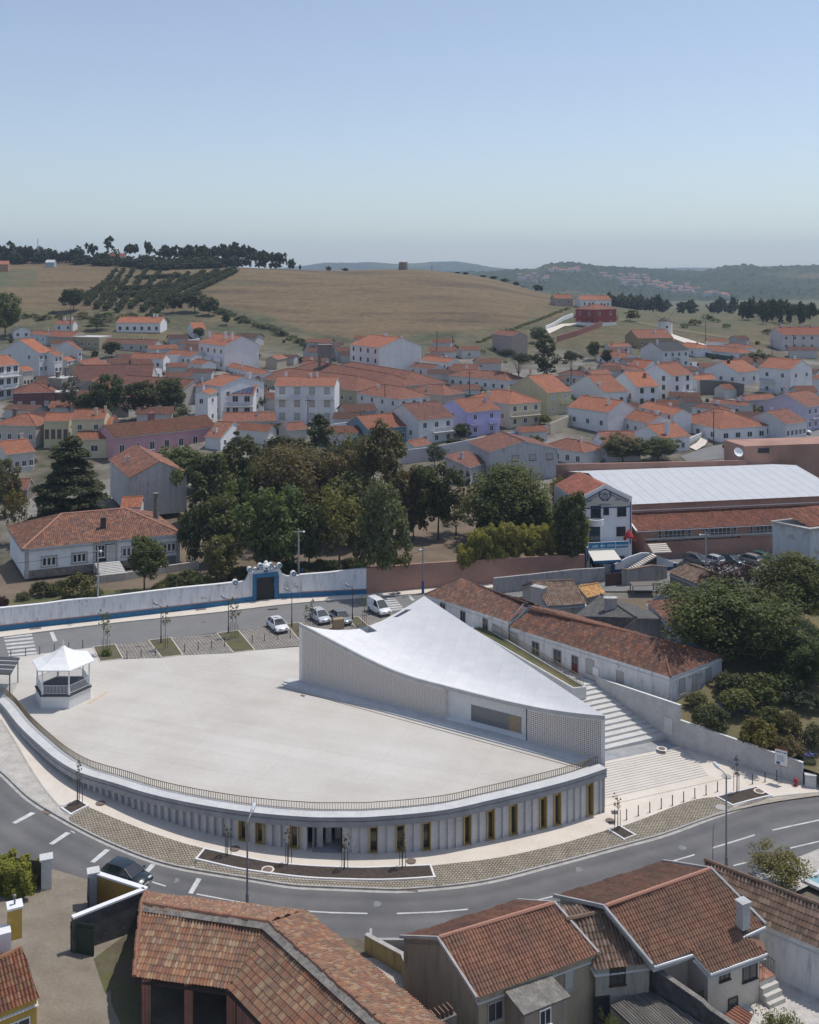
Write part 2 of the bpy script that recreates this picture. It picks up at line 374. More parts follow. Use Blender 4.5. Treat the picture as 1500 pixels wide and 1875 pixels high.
def dup(o,loc=None,rz=None,label=None,group=None,scale=None,color=None,parent=None):
    c=o.copy();COL.objects.link(c)
    if parent is not None:c.parent=parent
    if loc is not None:c.location=loc
    if rz is not None:c.rotation_euler=(0,0,rz)
    if scale is not None:c.scale=scale if isinstance(scale,(tuple,list)) else (scale,)*3
    if label:c['label']=label
    if group:c['group']=group
    for ch in list(o.children):
        k=dup(ch,parent=c)
        if color is not None and ch.get('_paint'):k.color=(*color,1)
    return c
def sheet(name,pts,mat,kind='structure',dz=0.0):
    b=MB();b.face([Vector(p)+Vector((0,0,dz)) for p in pts]);o=b.build(name,mat)
    if o.data.polygons[0].normal.z<0:o.data.flip_normals()
    return struct(o,kind)
def strip(name,A,B,mat,dz=0.0,kind='structure'):
    b=MB();up=Vector((0,0,dz));b.grid([[Vector(p)+up for p in A],[Vector(p)+up for p in B]])
    o=b.build(name,mat)
    if o.data.polygons[0].normal.z<0:o.data.flip_normals()
    return struct(o,kind)
def resample(pts,n):
    pts=[Vector(p) for p in pts];L=[0.0]
    for i in range(1,len(pts)):L.append(L[-1]+(pts[i]-pts[i-1]).length)
    return [Vector([float(np.interp(L[-1]*k/(n-1),L,[p[j] for p in pts])) for j in range(3)]) for k in range(n)]
def smoothline(pts,n):
    pts=[Vector(p) for p in pts];L=[0.0]
    for i in range(1,len(pts)):L.append(L[-1]+(pts[i]-pts[i-1]).length)
    t=np.linspace(0,L[-1],n);ys=[pchip(L,[p[j] for p in pts],t) for j in range(3)]
    return [Vector((ys[0][k],ys[1][k],ys[2][k])) for k in range(n)]
def tiled(b,poly,e0,e1,pitch=.24,row=.40,amp=.045,sub=4,m=0,step=.02):
    """corrugated clay-tile surface over a convex planar polygon; e0->e1 is the eave line"""
    poly=[Vector(p) for p in poly];e0=Vector(e0);u=(Vector(e1)-e0).normalized()
    nrm=Vector((0,0,0))
    for i in range(len(poly)):nrm+=(poly[i]-poly[0]).cross(poly[(i+1)%len(poly)]-poly[0])
    nrm.normalize()
    if nrm.z<0:nrm=-nrm
    w=nrm.cross(u).normalized()
    if w.z<0:w=-w
    q=[((p-e0).dot(u),(p-e0).dot(w)) for p in poly];n=len(q)
    u0,u1=min(a_[0] for a_ in q),max(a_[0] for a_ in q);v0,v1=min(a_[1] for a_ in q),max(a_[1] for a_ in q)
    K=max(2,int((u1-u0)/pitch*sub));R=max(1,int(math.ceil((v1-v0)/row)))
    cols=[];uvc=[]
    for k in range(K+1):
        uu=u0+1e-4+(u1-u0-2e-4)*k/K;vs=[]
        for i in range(n):
            (a0,b0),(a1,b1)=q[i],q[(i+1)%n]
            if (a0-uu)*(a1-uu)<=0 and abs(a1-a0)>1e-9:vs.append(b0+(b1-b0)*(uu-a0)/(a1-a0))
        lo,hi=min(vs),max(vs);h=amp*math.cos(2*math.pi*uu/pitch);c=[];cu=[]
        jit=.03*math.sin(uu*1.7)+.02*math.sin(uu*5.1)
        for r in range(R):
            for e in (0,1):
                vv=min(max(v0+(r+e)*row,lo),hi)
                c.append(e0+u*uu+w*vv+nrm*(h+step*(1-e)+jit));cu.append((uu/pitch+.5,r+.02+.96*e))
        cols.append(c);uvc.append(cu)
    i0=len(b.v);N=2*R
    for c in cols:b.v.extend([tuple(p) for p in c])
    for k in range(K):
        for r in range(N-1):
            A,B_,C,D=cols[k][r],cols[k+1][r],cols[k+1][r+1],cols[k][r+1]
            if (A-D).length<1e-4 and (B_-C).length<1e-4:continue
            b.f.append((i0+k*N+r,i0+(k+1)*N+r,i0+(k+1)*N+r+1,i0+k*N+r+1));b.m.append(m)
            b.u.append([uvc[k][r],uvc[k+1][r],uvc[k+1][r+1],uvc[k][r+1]])
    return b
# ================================================================ TERRAIN
ZP=4.5
WALLPX=[(-160,1175),(0,1155.5),(178.7,1136),(400,1110),(466.7,1100),(506.7,1095.5),(672,1087.5),(777.6,1077),(900.8,1068.4),(1071,1055)]
WALLPT=[P(x,y,ZP) for x,y in WALLPX]
def build_terrain():
    pxs=np.concatenate([np.arange(-520,-40,40),np.arange(-40,1540,8),np.arange(1540,2120,40)])
    Ys=np.concatenate([np.linspace(30,150,30),np.geomspace(152,760,150),np.geomspace(775,1690,30)])
    V=[];C=[]
    r=np.random.RandomState(3)
    for Y in Ys:
        if Y<150:zz=np.array([ZT((p-750)*Y/FPX,Y) for p in pxs])
        else:
            zz=zt_row(pxs,float(Y))
            if Y>400:zz=zz+r.normal(0,.05,len(pxs))*min(1,(Y-400)/80)
        for p,z in zip(pxs,zz):
            py=pyof(Y,z);V.append(((p-750)*Y/FPX,Y,z))
            field=0.0
            if Y>380:
                edge=np.interp(p,[300,380,480,560,640,800,1000,1060],[560,558,575,610,622,612,598,560])
                if 380<p<1060:field=np.clip((edge-py)/6,0,1)
                if p<=380:field=max(field,np.clip((572-py)/8,0,1)*(1 if p<200 else .75))
                if p>=1060:field=.35
            green=0.0
            if p<70 and 492<py<528:green=np.clip(min((70-p)/8,(py-492)/5,(528-py)/5),0,1)
            if 960<p<1056 and 560<py<600:green=.6
            if p>1090 and 545<py<612:green=np.clip((612-py)/20,0,1)*.7
            if 330<p<480 and 505<py<525:green=.4
            vil=np.clip((400-Y)/40,0,1)
            C.append((field,green,vil,1))
    n=len(pxs);F=[(j*n+i,j*n+i+1,(j+1)*n+i+1,(j+1)*n+i) for j in range(len(Ys)-1) for i in range(n-1)]
    me=bpy.data.meshes.new("ground");me.from_pydata(V,[],F)
    ca=me.color_attributes.new("zone",'FLOAT_COLOR','POINT');ca.data.foreach_set("color",np.array(C,np.float32).ravel())
    a=NM("terrain");co=a.n("NewGeometry").outputs['Position']
    at=a.n("Attribute");at.attribute_name="zone";sp=a.n("SeparateColor");a.l(at.outputs['Color'],sp.inputs[0])
    stre=a.noise(a.vmul(co,(.012,.05,0.05)),1.0,7,.68)
    fld=a.ramp(stre,[(.34,(.07,.048,.024)),(.45,(.125,.086,.040)),(.56,(.16,.112,.052)),(.68,(.10,.068,.034))])
    tuft=a.ramp(a.noise(co,.35,6,.75),[(.3,.62),(.72,1.4)])
    fld=a.mix(1.0,fld,tuft,'MULTIPLY')
    oli=a.mix(1.0,a.ramp(a.noise(co,.045,6,.65),[(.35,(.045,.054,.02)),(.5,(.095,.085,.038)),(.68,(.145,.11,.055))]),tuft,'MULTIPLY')
    vil=a.ramp(a.noise(co,.06,5,.6),[(.36,(.06,.06,.03)),(.48,(.14,.122,.09)),(.60,(.23,.215,.19))])
    c=a.mix(sp.outputs[0],oli,fld);c=a.mix(sp.outputs[2],c,vil)
    c=a.mix(a.math('MULTIPLY',sp.outputs[1],a.ramp(a.noise(co,.06,5,.7),[(.42,0.0),(.56,1.0)])),c,a.mix(1.0,(.075,.095,.04),tuft,'MULTIPLY'))
    a.base(c);a.set(Roughness=.95);a.bump(a.noise(co,.8,5,.7),.6,.5);M['terrain']=a.m
    me.materials.append(a.m);me.polygons.foreach_set("use_smooth",[True]*len(F))
    o=bpy.data.objects.new("ground",me);COL.objects.link(o);struct(o)
build_terrain()
def walledge(X):return float(np.interp(X,[p.x for p in WALLPT],[p.y for p in WALLPT]))
def build_park():
    xs=np.linspace(-62,25.9,90);b=MB();rows=[]
    for d in [.35,1.0,4,9,16,25,36,48,62,75]:
        row=[]
        for X in xs:
            Y=walledge(X)+d;f=min(1,d/62.0);z0=6.75 if X>-8 else 6.2
            z=(1-f)*z0+f*(ZT(X,Y)+.35) if d<62 else ZT(X,Y)-.3*(d>70)
            row.append((X,Y,max(z,ZT(X,Y)+.1) if d<70 else z))
        rows.append(row)
    b.grid(rows);o=b.build("park_ground",'park_soil',smooth=True);struct(o)
build_park()
def ZPK(X,Y):
    d=Y-walledge(X)
    if d<=0 or X>26:return ZT(X,Y)
    f=min(1,d/62.0);z0=6.75 if X>-8 else 6.2
    return max((1-f)*z0+f*(ZT(X,Y)+.35),ZT(X,Y)+.1)
def GP(x,y):
    Y=134.0
    while Y<230:
        p=PY(x,y,Y)
        if Y>walledge(p.x)+.3 and p.z<=ZPK(p.x,p.y):break
        Y+=.5
    p=PY(x,y,Y);p.z=ZPK(p.x,p.y);return p
sheet("villa_lawn",[Vector((X,walledge(X)+d,ZPK(X,walledge(X)+d)+.05)) for X,d in ((-61,.6),(-52,.6),(-46,.6),(-36,.8),(-30,1),(-30,7),(-36,7.5),(-46,9),(-61,9))],'garden_grass')
def build_hills():
    pxs=np.arange(-400,2000,5.0);Ys=np.geomspace(1300,3400,90)
    crest=[(-400,520),(520,512),(700,508),(850,501),(890,500),(920,498),(950,496),(985,493),(1005,486),(1040,482),(1075,484),(1100,487),(1130,489),(1180,492),(1230,496),(1280,499),(1310,495),(1335,490),(1370,490),(1400,493),(1450,491),(1500,489),(1700,484),(2000,484)]
    cy=pchip([c[0] for c in crest],[c[1] for c in crest],pxs)
    cY=np.interp(pxs,[-400,1000,1250,1330,2000],[2300,2100,2500,2300,2300])
    zc=HCAM-(cy-YH)*cY/FPX
    r=np.random.RandomState(5);V=[];n=len(pxs);C=[]
    nz=np.zeros((len(Ys),n))
    for k,(sy,sx,am) in enumerate([(18,60,12),(9,24,7),(4,9,4)]):
        g=r.normal(0,1,(len(Ys)//sy+3,n//sx+3))
        yy=np.arange(len(Ys))/sy;xx=np.arange(n)/sx
        y0=yy.astype(int);x0=xx.astype(int);fy=(yy-y0)[:,None];fx=(xx-x0)[None,:]
        fy=fy*fy*(3-2*fy);fx=fx*fx*(3-2*fx)
        nz+=am*((g[y0][:,x0]*(1-fx)+g[y0][:,x0+1]*fx)*(1-fy)+(g[y0+1][:,x0]*(1-fx)+g[y0+1][:,x0+1]*fx)*fy)
    for j,Y in enumerate(Ys):
        t=np.clip((Y-1300)/(cY-1300),0,None)
        up=np.where(t<1,t**1.25,1-np.clip(t-1,0,1)**1.5*.9)
        z=-8+(zc+8)*up+nz[j]*np.clip(t,0,.7)*(np.clip(1.25-t,0,1))+np.abs(r.normal(0,1.0,n))*2.6*np.clip(t*3,0,1)
        for p,zz in zip(pxs,z):V.append(((p-750)*Y/FPX,Y,zz))
    F=[(j*n+i,j*n+i+1,(j+1)*n+i+1,(j+1)*n+i) for j in range(len(Ys)-1) for i in range(n-1)]
    me=bpy.data.meshes.new("hills");me.from_pydata(V,[],F)
    a=NM("forest_hill");co=a.n("NewGeometry").outputs['Position']
    f=a.ramp(a.noise(co,.0035,6,.6),[(.38,(.020,.034,.015)),(.55,(.032,.046,.02)),(.63,(.075,.08,.035)),(.72,(.14,.11,.065))])
    a.base(a.mix(1.0,f,a.ramp(a.noise(co,.05,4,.7),[(.25,.55),(.75,1.5)]),'MULTIPLY'));a.set(Roughness=.95)
    a.bump(a.noise(co,.06,5,.7),1.0,8.0);M['forest_hill']=a.m
    me.materials.append(a.m);o=bpy.data.objects.new("hills",me);COL.objects.link(o);struct(o)
    def ridge(name,pts,Y,dep,drop):
        pxx=np.linspace(pts[0][0],pts[-1][0],160);yy=pchip([p[0] for p in pts],[p[1] for p in pts],pxx)+r.normal(0,.25,160)
        b=MB();rows=[]
        for k in range(7):
            t=k/6.0;Yk=Y-dep*(1-t);w=t**.8
            rows.append([((p-750)*Yk/FPX,Yk,-10+(HCAM-(q-YH)*Y/FPX+10)*w) for p,q in zip(pxx,yy)])
        rows.append([((p-750)*(Y+dep)/FPX,Y+dep,-10) for p in pxx])
        b.grid(rows);o=b.build(name,'forest_hill',smooth=True);struct(o)
    ridge("hills",[(380,496),(520,490),(560,486),(600,481),(640,481),(680,480),(720,483),(760,482),(800,479),(830,478.5),(860,482),(900,489),(930,492),(1000,495),(1080,497)],4600,900,0)
    ridge("hills",[(1040,497),(1120,495),(1200,491.5),(1260,490),(1330,490.5),(1420,487),(1500,485),(1620,482)],5400,900,0)
    b=MB();b.face([(-9000,1100,-12),(9000,1100,-12),(9000,9200,-12),(-9000,9200,-12)]);struct(b.build("valley_ground",'forest_hill'))
build_hills()
# ================================================================ STREETS AROUND THE BUILDING
EDGE=[(-170,1300),(0,1412),(60,1466),(120,1502),(210,1547),(300,1580),(450,1607),(560,1622.5),(710,1628.5),(800,1624),(870,1616),(1020,1580),(1170,1539.5),(1192,1538-4),(1332,1485),(1413,1461),(1500,1452),(1640,1440)]
EDGE=smoothline([S(x,y) for x,y in EDGE],120)
near=[Vector((p.x*.60-2,p.y-24,0)) for p in EDGE]
for p in near:p.z=ZS(p.x)-.02
roadA=[Vector((p.x,p.y,ZS(p.x)-.10)) for p in EDGE];
roadB=[]
for i,p in enumerate(EDGE):
    t=(EDGE[min(i+1,119)]-EDGE[max(i-1,0)]);nn=Vector((t.y,-t.x,0)).normalized();q=p+nn*8.3
    roadB.append(Vector((q.x,q.y,ZS(q.x)-.10)))
rb_=MB();rb_.grid([[p.lerp(q,k/10) for p,q in zip(roadA,roadB)] for k in range(11)],0,[[(i,k/10) for i in range(120)] for k in range(11)]);o=rb_.build("lower_road",'asphalt_lane');o.data.flip_normals() if o.data.polygons[0].normal.z<0 else None;struct(o)
def offs(line,d):
    out=[]
    for i,p in enumerate(line):
        t=line[min(i+1,len(line)-1)]-line[max(i-1,0)];nn=Vector((-t.y,t.x,0)).normalized();q=p+nn*d
        out.append(Vector((q.x,q.y,ZS(q.x))))
    return out
CPX=[(-30,1262),(2.7,1289),(34.7,1328),(69,1361),(106.7,1392),(144,1413),(213,1434.5),(270,1452),(330,1466),(390,1477),(444,1485),(530,1493.5),(590,1496.5),(650,1496.5),(710,1493.5),(810,1483.5),(900,1464.5),(990,1443),(1050,1427),(1111.5,1406.6)]
ZC=4.72
CURVE=smoothline([P(x,y,ZC) for x,y in CPX],260)
far=[Vector((p.x,p.y,ZS(p.x))) for p in resample(CURVE,100)]
far=[Vector((p.x-.25,p.y+1.8,ZS(p.x)+.0)) for p in far]
padA=resample(EDGE[4:112],100)
padB=resample([Vector((-58,122,4.5))]+far+[Vector((22,99.5,.45)),Vector((28,105,.2)),Vector((33.5,106.6,.1)),Vector((39,103.2,-.2)),Vector((60,103,-.7))],100)
PAD=MB()
rowsP=[]
for k in range(9):
    t=k/8.0;rw=[]
    for p,q in zip(padA,padB):
        m_=p.lerp(q,t);rw.append(Vector((m_.x,m_.y,ZS(m_.x)+.02)))
    rowsP.append(rw)
PAD.grid(rowsP);o=PAD.build("pavement",'cream_paving');o.data.flip_normals() if o.data.polygons[0].normal.z<0 else None;struct(o)
kb=MB();o2=offs(EDGE,.16)
kb.grid([[p+Vector((0,0,-.12)) for p in roadA],[Vector((p.x,p.y,ZS(p.x)+.045)) for p in EDGE],[p+Vector((0,0,.045)) for p in o2],[p+Vector((0,0,-.1)) for p in o2]])
struct(kb.build("kerb",'stone_trim'))
kl=MB();kl.grid([[Vector((p.x,p.y,ZS(p.x)-.094)) for p in roadA],[Vector((p.x,p.y,ZS(p.x)-.094)) for p in [a_+(b_-a_)*.04 for a_,b_ in zip(roadA,roadB)]]]);struct(kl.build("gutter",'stone_trim'))
JL=[(0,1318.7),(26.7,1361),(53,1406.7),(88,1457),(112,1483),(126,1497)]
jl=smoothline([S(x,y) for x,y in JL],30)
el=resample([e for e in EDGE if pxof(e.x,e.y)<128 and pxof(e.x,e.y)>-60],30)
strip("white_paving",[Vector((p.x,p.y,ZS(p.x)+.034)) for p in offs(el,.17)],[Vector((p.x,p.y,ZS(p.x)+.034)) for p in jl],'white_calcada')
b=MB()
for d in (0.0,):b.grid([[Vector((p.x,p.y,ZS(p.x)+.048)) for p in jl],[Vector((p.x+.14,p.y+.10,ZS(p.x)+.048)) for p in jl]])
struct(b.build("paving_joint",'stone_trim'))
def bed(name,mat,top,bot,dz=.045,n=30,kind='structure'):
    A=smoothline([S(x,y) for x,y in top],n);B=smoothline([S(x,y) for x,y in bot],n)
    rows=[]
    for k in range(4):
        rows.append([Vector((q.x,q.y,ZS(q.x)+dz)) for q in [p.lerp(r_,k/3) for p,r_ in zip(A,B)]])
    b=MB();b.grid(rows);o=b.build(name,mat);o.data.flip_normals() if o.data.polygons[0].normal.z<0 else None;return struct(o,kind),A,B
edge_in=lambda x0,x1:[(pxof(p.x,p.y),pyof(p.y,p.z)) for p in offs(EDGE,.17) if x0<=pxof(p.x,p.y)<=x1]
bed("cobbled_parking",'grass_cobble',[(160,1477.5),(220,1503),(300,1533),(372,1553.5),(374.5,1554)],[(126,1497)]+edge_in(128,352)+[(356,1587)],n=40)
bed("cobbled_parking",'grass_cobble',[(356,1576.5),(455,1598),(590,1613),(680,1615),(798.5,1610)],[(356,1588)]+edge_in(360,795)+[(800,1623)],n=50)
bed("cobbled_parking",'grass_cobble',[(790,1586),(900,1573),(1020,1547.5),(1113,1520.5),(1137,1514),(1309.6,1460.6),(1342,1478),(1416,1459.5)],[(800,1624)]+edge_in(803,1408)+[(1418,1461)],n=60)
def planter_bed(top,bot,kerb=.16):
    o,A,B=bed("planting_bed",'mulch',top,bot,dz=.085,n=24)
    k=MB();ring=A+B[::-1]
    for i in range(len(ring)):
        p,q=ring[i],ring[(i+1)%len(ring)]
        d=(q-p);L=d.length
        if L<1e-3:continue
        ex=Vector((d.x,d.y,d.z))/L;ey=Vector((-ex.y,ex.x,0)).normalized()
        k.frame(Vector((p.x,p.y,ZS(p.x)-.05))-ex*.02,ex,ey,(0,0,1),L+.04,-kerb,.19)
    struct(k.build("bed_kerb",'white_concrete'))
planter_bed([(111,1481.5),(144,1465),(145,1465.2)],[(129,1494),(163,1477),(163.5,1476.8)])
planter_bed([(374,1554.5),(440,1569),(515,1582),(590,1587.5),(650,1589.5),(720,1588),(789.5,1585)],[(357,1575.5),(455,1596.5),(590,1611.5),(680,1614),(740,1612.5),(798,1608.5)])
planter_bed([(1113,1521),(1133,1512)],[(1143,1540),(1166,1531)])
planter_bed([(1310,1460),(1350,1450),(1385,1441.5)],[(1342,1477),(1380,1466.5),(1414,1458.5)])
def mark(pts,dz=-.094):
    b=MB();b.face([S(x,y,-.1)+Vector((0,0,.006)) for x,y in pts]);o=b.build("road_marking",'road_paint')
    if o.data.polygons[0].normal.z<0:o.data.flip_normals()
    struct(o)
for (x,y,dx,dy) in [(43.5,1497.5,19,-8),(109.5,1535,17,-9),(183.6,1567,15,-10),(270,1595,12,-11),(357,1622,9,-12)]:
    w=5.5
    mark([(x-dx-w*.6,y-dy+1.2),(x-dx+w*.9,y-dy+2.8),(x+dx+w*.6,y+dy-.5),(x+dx-w,y+dy-2.5)])
for seg in [[(130,1521.5),(137,1525)],[(220,1554),(249,1564)],[(280,1579),(289,1581)],[(279,1615),(313,1625.5)],[(360,1637),(420,1648.5),(485,1660)],[(540,1667),(606,1671),(673,1672.7)],[(727,1672.7),(800,1670),(857,1665)],[(981,1649),(1014,1641)],[(1228,1578),(1272,1565)],[(1304,1553),(1382,1529)],[(1414.6,1520),(1460,1510),(1520,1497.5)],[(1343,1585),(1368,1579)],[(1447,1553),(1520,1536)],[(1103,1618),(1150,1605)]]:
    mark([(x,y-1.2) for x,y in seg]+[(x,y+1.2) for x,y in seg[::-1]])
ks_=[i for i,p in enumerate(roadB) if pxof(p.x,p.y)>470];nb=MB();A=[Vector((p.x,p.y,ZS(p.x)-.02)) for p in roadB];B=[Vector((q.x,q.y,ZS(q.x)-.02)) for q in offs(roadB,-3.2)];A=[A[i] for i in ks_];B=[B[i] for i in ks_]
nb.grid([[p+Vector((0,0,-.1)) for p in A],A,B]);o=nb.build("near_pavement",'white_calcada');o.data.flip_normals() if o.data.polygons[-1].normal.z<0 else None;struct(o)
# ================================================================ UPPER LEVEL: plaza, road, far pavement
far_k=[P(x,y,ZP) for x,y in [(-160,1188),(0,1166.7),(187,1143),(400,1120.8),(546.7,1104),(666.7,1094.7),(777,1086),(900,1076),(1071,1062)]]
near_k=[P(x,y,ZP) for x,y in [(-160,1223),(0,1204),(171,1184.5),(315,1166.7),(400,1156.7),(637,1129)]]+[Vector((12,146.2,ZP)),Vector((30,153,ZP))]
n_=60;FK=smoothline(far_k,n_);NK=smoothline(near_k,n_)
strip("upper_road",[Vector((p.x,p.y,4.40)) for p in NK],[Vector((p.x,p.y,4.40)) for p in FK],'upper_asphalt')
strip("far_pavement",[Vector((p.x,p.y,4.50)) for p in FK],[Vector((q.x,q.y+.1,4.50)) for q in resample(WALLPT,n_)],'cream_paving')
kb=MB()
kb.grid([[Vector((p.x,p.y,4.39)) for p in FK],[Vector((p.x,p.y,4.505)) for p in FK],[Vector((p.x-.05,p.y+.15,4.505)) for p in FK]])
struct(kb.build("kerb",'stone_trim'))
sheet("parking_lot",[(24,150,4.37),(60,150,4.30),(78,172.5,4.65),(62.7,171.2,4.72),(41.7,167.6,4.70),(34,164,4.6),(26.2,157.6,4.5)],'upper_asphalt',dz=.12)
inner=[]
for i,p in enumerate(CURVE):
    t=CURVE[min(i+1,259)]-CURVE[max(i-1,0)];nn=Vector((-t.y,t.x,0)).normalized();inner.append((p,nn))
def coff(d,z):return [Vector((p.x+nn.x*d,p.y+nn.y*d,z)) for p,nn in inner]
bollard_line=[P(x,y,ZP) for x,y in [(-160,1226),(0,1206),(171,1185.5)]]
pl=MB();inn=coff(1.30,ZP)
topl=resample([P(x,y,ZP) for x,y in [(-60,1212),(0,1206),(171,1185.5),(184,1211.5),(225,1206.7),(296,1204.8),(334,1200),(428,1195.5),(466,1191),(548,1184)]]+[Vector((2,131.5,ZP)),Vector((8,124,ZP)),Vector((17.5,98.6,ZP))],260)
pl.grid([inn,[a_.lerp(b_,.5) for a_,b_ in zip(inn,topl)],topl]);o=pl.build("plaza",'plaza_concrete');o.data.flip_normals() if o.data.polygons[0].normal.z<0 else None;struct(o)
sheet("plaza",[P(-20,1270,ZP),P(20,1280,ZP),P(60,1206,ZP),P(-60,1214,ZP)],'plaza_concrete',dz=-.012)
for jn in ([(296,1206),(330,1268),(430,1440)],[(60,1370),(270,1362),(560,1340)],[(310,1443),(430,1420),(700,1392)]):
    q=[P(x,y,ZP)+Vector((0,0,.004)) for x,y in jn];b=MB()
    b.grid([q,[p+Vector((.05,.03,0)) for p in q]]);struct(b.build("paving_joint",'coping_concrete'))
sheet("rust_stain",[P(x,y,ZP)+Vector((0,0,.005)) for x,y in [(157,1290),(170,1281),(190,1269),(199,1266),(198,1268),(180,1279),(166,1289)]],'rust_mark') if 'rust_mark' in M else None
def up(pts,mat,name,dz):return sheet(name,[P(x,y,ZP) for x,y in pts],mat,dz=dz)
up([(211,1180),(272,1173),(296,1204.5),(226,1206.5)],'grass_grid',"parking_bay",.012)
up([(314,1168),(397,1159.5),(428,1195),(335,1200)],'grass_grid',"parking_bay",.012)
up([(437,1154.5),(524,1143),(556,1182),(467,1191)],'grass_grid',"parking_bay",.012)
up([(547,1140),(637,1131),(672,1172),(580,1182)],'grass_grid',"parking_bay",.012)
up([(657,1129),(740,1119),(775,1155),(690,1168)],'grass_grid',"parking_bay",.012)
def upbed(pts):
    up(pts,'bed_soil',"planting_bed",.035);k=MB();ring=[P(x,y,ZP) for x,y in pts]
    for i in range(4):
        p,q=ring[i],ring[(i+1)%4];d=q-p;L=d.length;ex=d/L;ey=Vector((-ex.y,ex.x,0))
        k.frame(p-ex*.03+Vector((0,0,-.05)),ex,ey,(0,0,1),L+.06,.1,.115)
    struct(k.build("bed_kerb",'cream_paving'))
for q in ([(171.5,1185),(210.5,1180.5),(224.5,1206),(184,1211)],[(273,1173),(312.5,1168),(334,1199.5),(297,1204)],[(398,1160),(436,1155),(466,1190.5),(428.5,1195)],[(525,1143),(546.5,1140.5),(577,1178),(557,1182)],[(637.5,1132),(655.5,1129.5),(690,1162),(670,1170)]):upbed(q)
def umark(pts):
    b=MB();b.face([P(x,y,4.40)+Vector((0,0,.006)) for x,y in pts]);o=b.build("road_marking",'road_paint')
    if o.data.polygons[0].normal.z<0:o.data.flip_normals()
    struct(o)
for k in range(6):
    x0,y0=6+k*1.9,1165.5+k*6.6;x1,y1=x0+52,y0-5.3
    umark([(x0,y0),(x1,y1),(x1+1.2,y1+3.4),(x0+1.2,y0+3.4)])
umark([(91,1158),(98,1157),(105.5,1173.5),(98,1175)])
for k in range(6):
    x0,y0=684+k*3.4,1097+k*4.0;x1,y1=x0+38,y0-3.6
    umark([(x0,y0),(x1,y1),(x1+1.8,y1+2.2),(x0+1.8,y0+2.2)])
umark([(747,1090.5),(752,1090),(760,1099),(754,1100)])
# ================================================================ CURVED CONCRETE BUILDING
def arc_s():
    L=[0.0]
    for i in range(1,260):L.append(L[-1]+(CURVE[i]-CURVE[i-1]).length)
    return L
AL=arc_s();ATOT=AL[-1]
def cpt(s,d,z):
    x=float(np.interp(s,AL,[p.x for p in CURVE]));y=float(np.interp(s,AL,[p.y for p in CURVE]))
    nx=float(np.interp(s,AL,[q[1].x for q in inner]));ny=float(np.interp(s,AL,[q[1].y for q in inner]))
    return Vector((x+nx*d,y+ny*d,z))
CPXS=[pxof(p.x,p.y) for p in CURVE]
def s_at(px):return float(np.interp(px,CPXS,AL))
CB_=thing("curved_building","low curved grey concrete building with gold framed windows under the plaza","building",(float(CURVE[130].x),float(CURVE[130].y),1.3))
b=MB()
prof=[(1.30,ZP-.3),(1.30,ZC),(0.0,ZC),(0.0,ZC-.32),(.10,ZC-.34),(.10,ZC-.40),(.02,ZC-.42),(.02,ZC-.86),(.95,ZC-.86),(.95,ZC-1.2)]
rows=[[cpt(s,d,z) for s in np.linspace(0,ATOT,220)] for d,z in prof]
b.grid(rows,0)
for j in range(len(prof)-1):
    if j==1:
        for k in range(219):b.m[j*219+k]=1
for s in (0,ATOT):b.face([cpt(s,d,z) for d,z in prof]+[cpt(s,1.3,ZC-1.2)],0)
b.build("coping",['concrete_dark','coping_concrete'],CB_)
WINPX=[440,472.5,538,682.5,732,780.5,857,901.5,942.6,994,1031,1085]
PW=.76
s0=s_at(30);wins=[s_at(x) for x in WINPX];ent=(s_at(570),s_at(624))
fbs={0:MB(),1:MB()};fb=fbs[0];s=s0;ztop=ZC-.80
stops=[]
while s<ATOT-.05:
    e=min(s+PW,ATOT)
    stops.append((s,e));s=e
wi={}
for w in wins:
    k=min(range(len(stops)),key=lambda i:abs((stops[i][0]+stops[i][1])/2-w));wi[k]=1
def zg(s):p=cpt(s,.4,0);return ZS(p.x)
win_list=[]
for k,(sa,sb) in enumerate(stops):
    if sb>ent[0] and sa<ent[1]:continue
    za=zg(sa)-.1
    if ztop-za<.15:continue
    if k in wi:win_list.append((sa,sb));continue
    fb=fbs[0 if sb<=ent[0]+.1 else 1]
    if sa>ent[1]:
        A0,A1=cpt(sb,.55,za),cpt(sb,.55,ztop);B0,B1=cpt(sa,.36,za),cpt(sa,.36,ztop);C0,C1=cpt(sa,.58,za),cpt(sa,.58,ztop);fb.face([A0,B0,B1,A1]);fb.face([B0,C0,C1,B1]);continue
    A0,A1=cpt(sa,.70,za),cpt(sa,.70,ztop);B0,B1=cpt(sb,.36,za),cpt(sb,.36,ztop);C0,C1=cpt(sb,.86,za),cpt(sb,.86,ztop)
    fb.face([A0,B0,B1,A1]);fb.face([B0,C0,C1,B1])
    if k+1<len(stops) and (k+1) in wi or k-1 in wi:
        fb.face([cpt(sa,1.0,za),A0,A1,cpt(sa,1.0,ztop)])
for s_,q in ((ent[0],.62),(ent[1],.36)):
    fb=fbs[0 if s_==ent[0] else 1];fb.face([cpt(s_,q,zg(s_)-.1),cpt(s_,4.5,zg(s_)-.1),cpt(s_,4.5,ztop),cpt(s_,q,ztop)])
fb.face([cpt(ATOT,.3,-.1),cpt(ATOT,3.2,.2),cpt(ATOT,3.2,ztop),cpt(ATOT,.3,ztop)])
fbs[0].build("facade_panels",'facade_concrete',CB_);fbs[1].build("facade_panels",'facade_concrete',CB_)
rb=MB()
zf=zg(ent[0])
rb.face([cpt(ent[0],.3,zf+.03),cpt(ent[1],.3,zg(ent[1])+.03),cpt(ent[1],4.5,zg(ent[1])+.03),cpt(ent[0],4.5,zf+.03)],1)
rb.face([cpt(ent[0],.5,ztop),cpt(ent[1],.5,ztop),cpt(ent[1],4.5,ztop),cpt(ent[0],4.5,ztop)],0)
sm=ent[0]+(ent[1]-ent[0])*.36
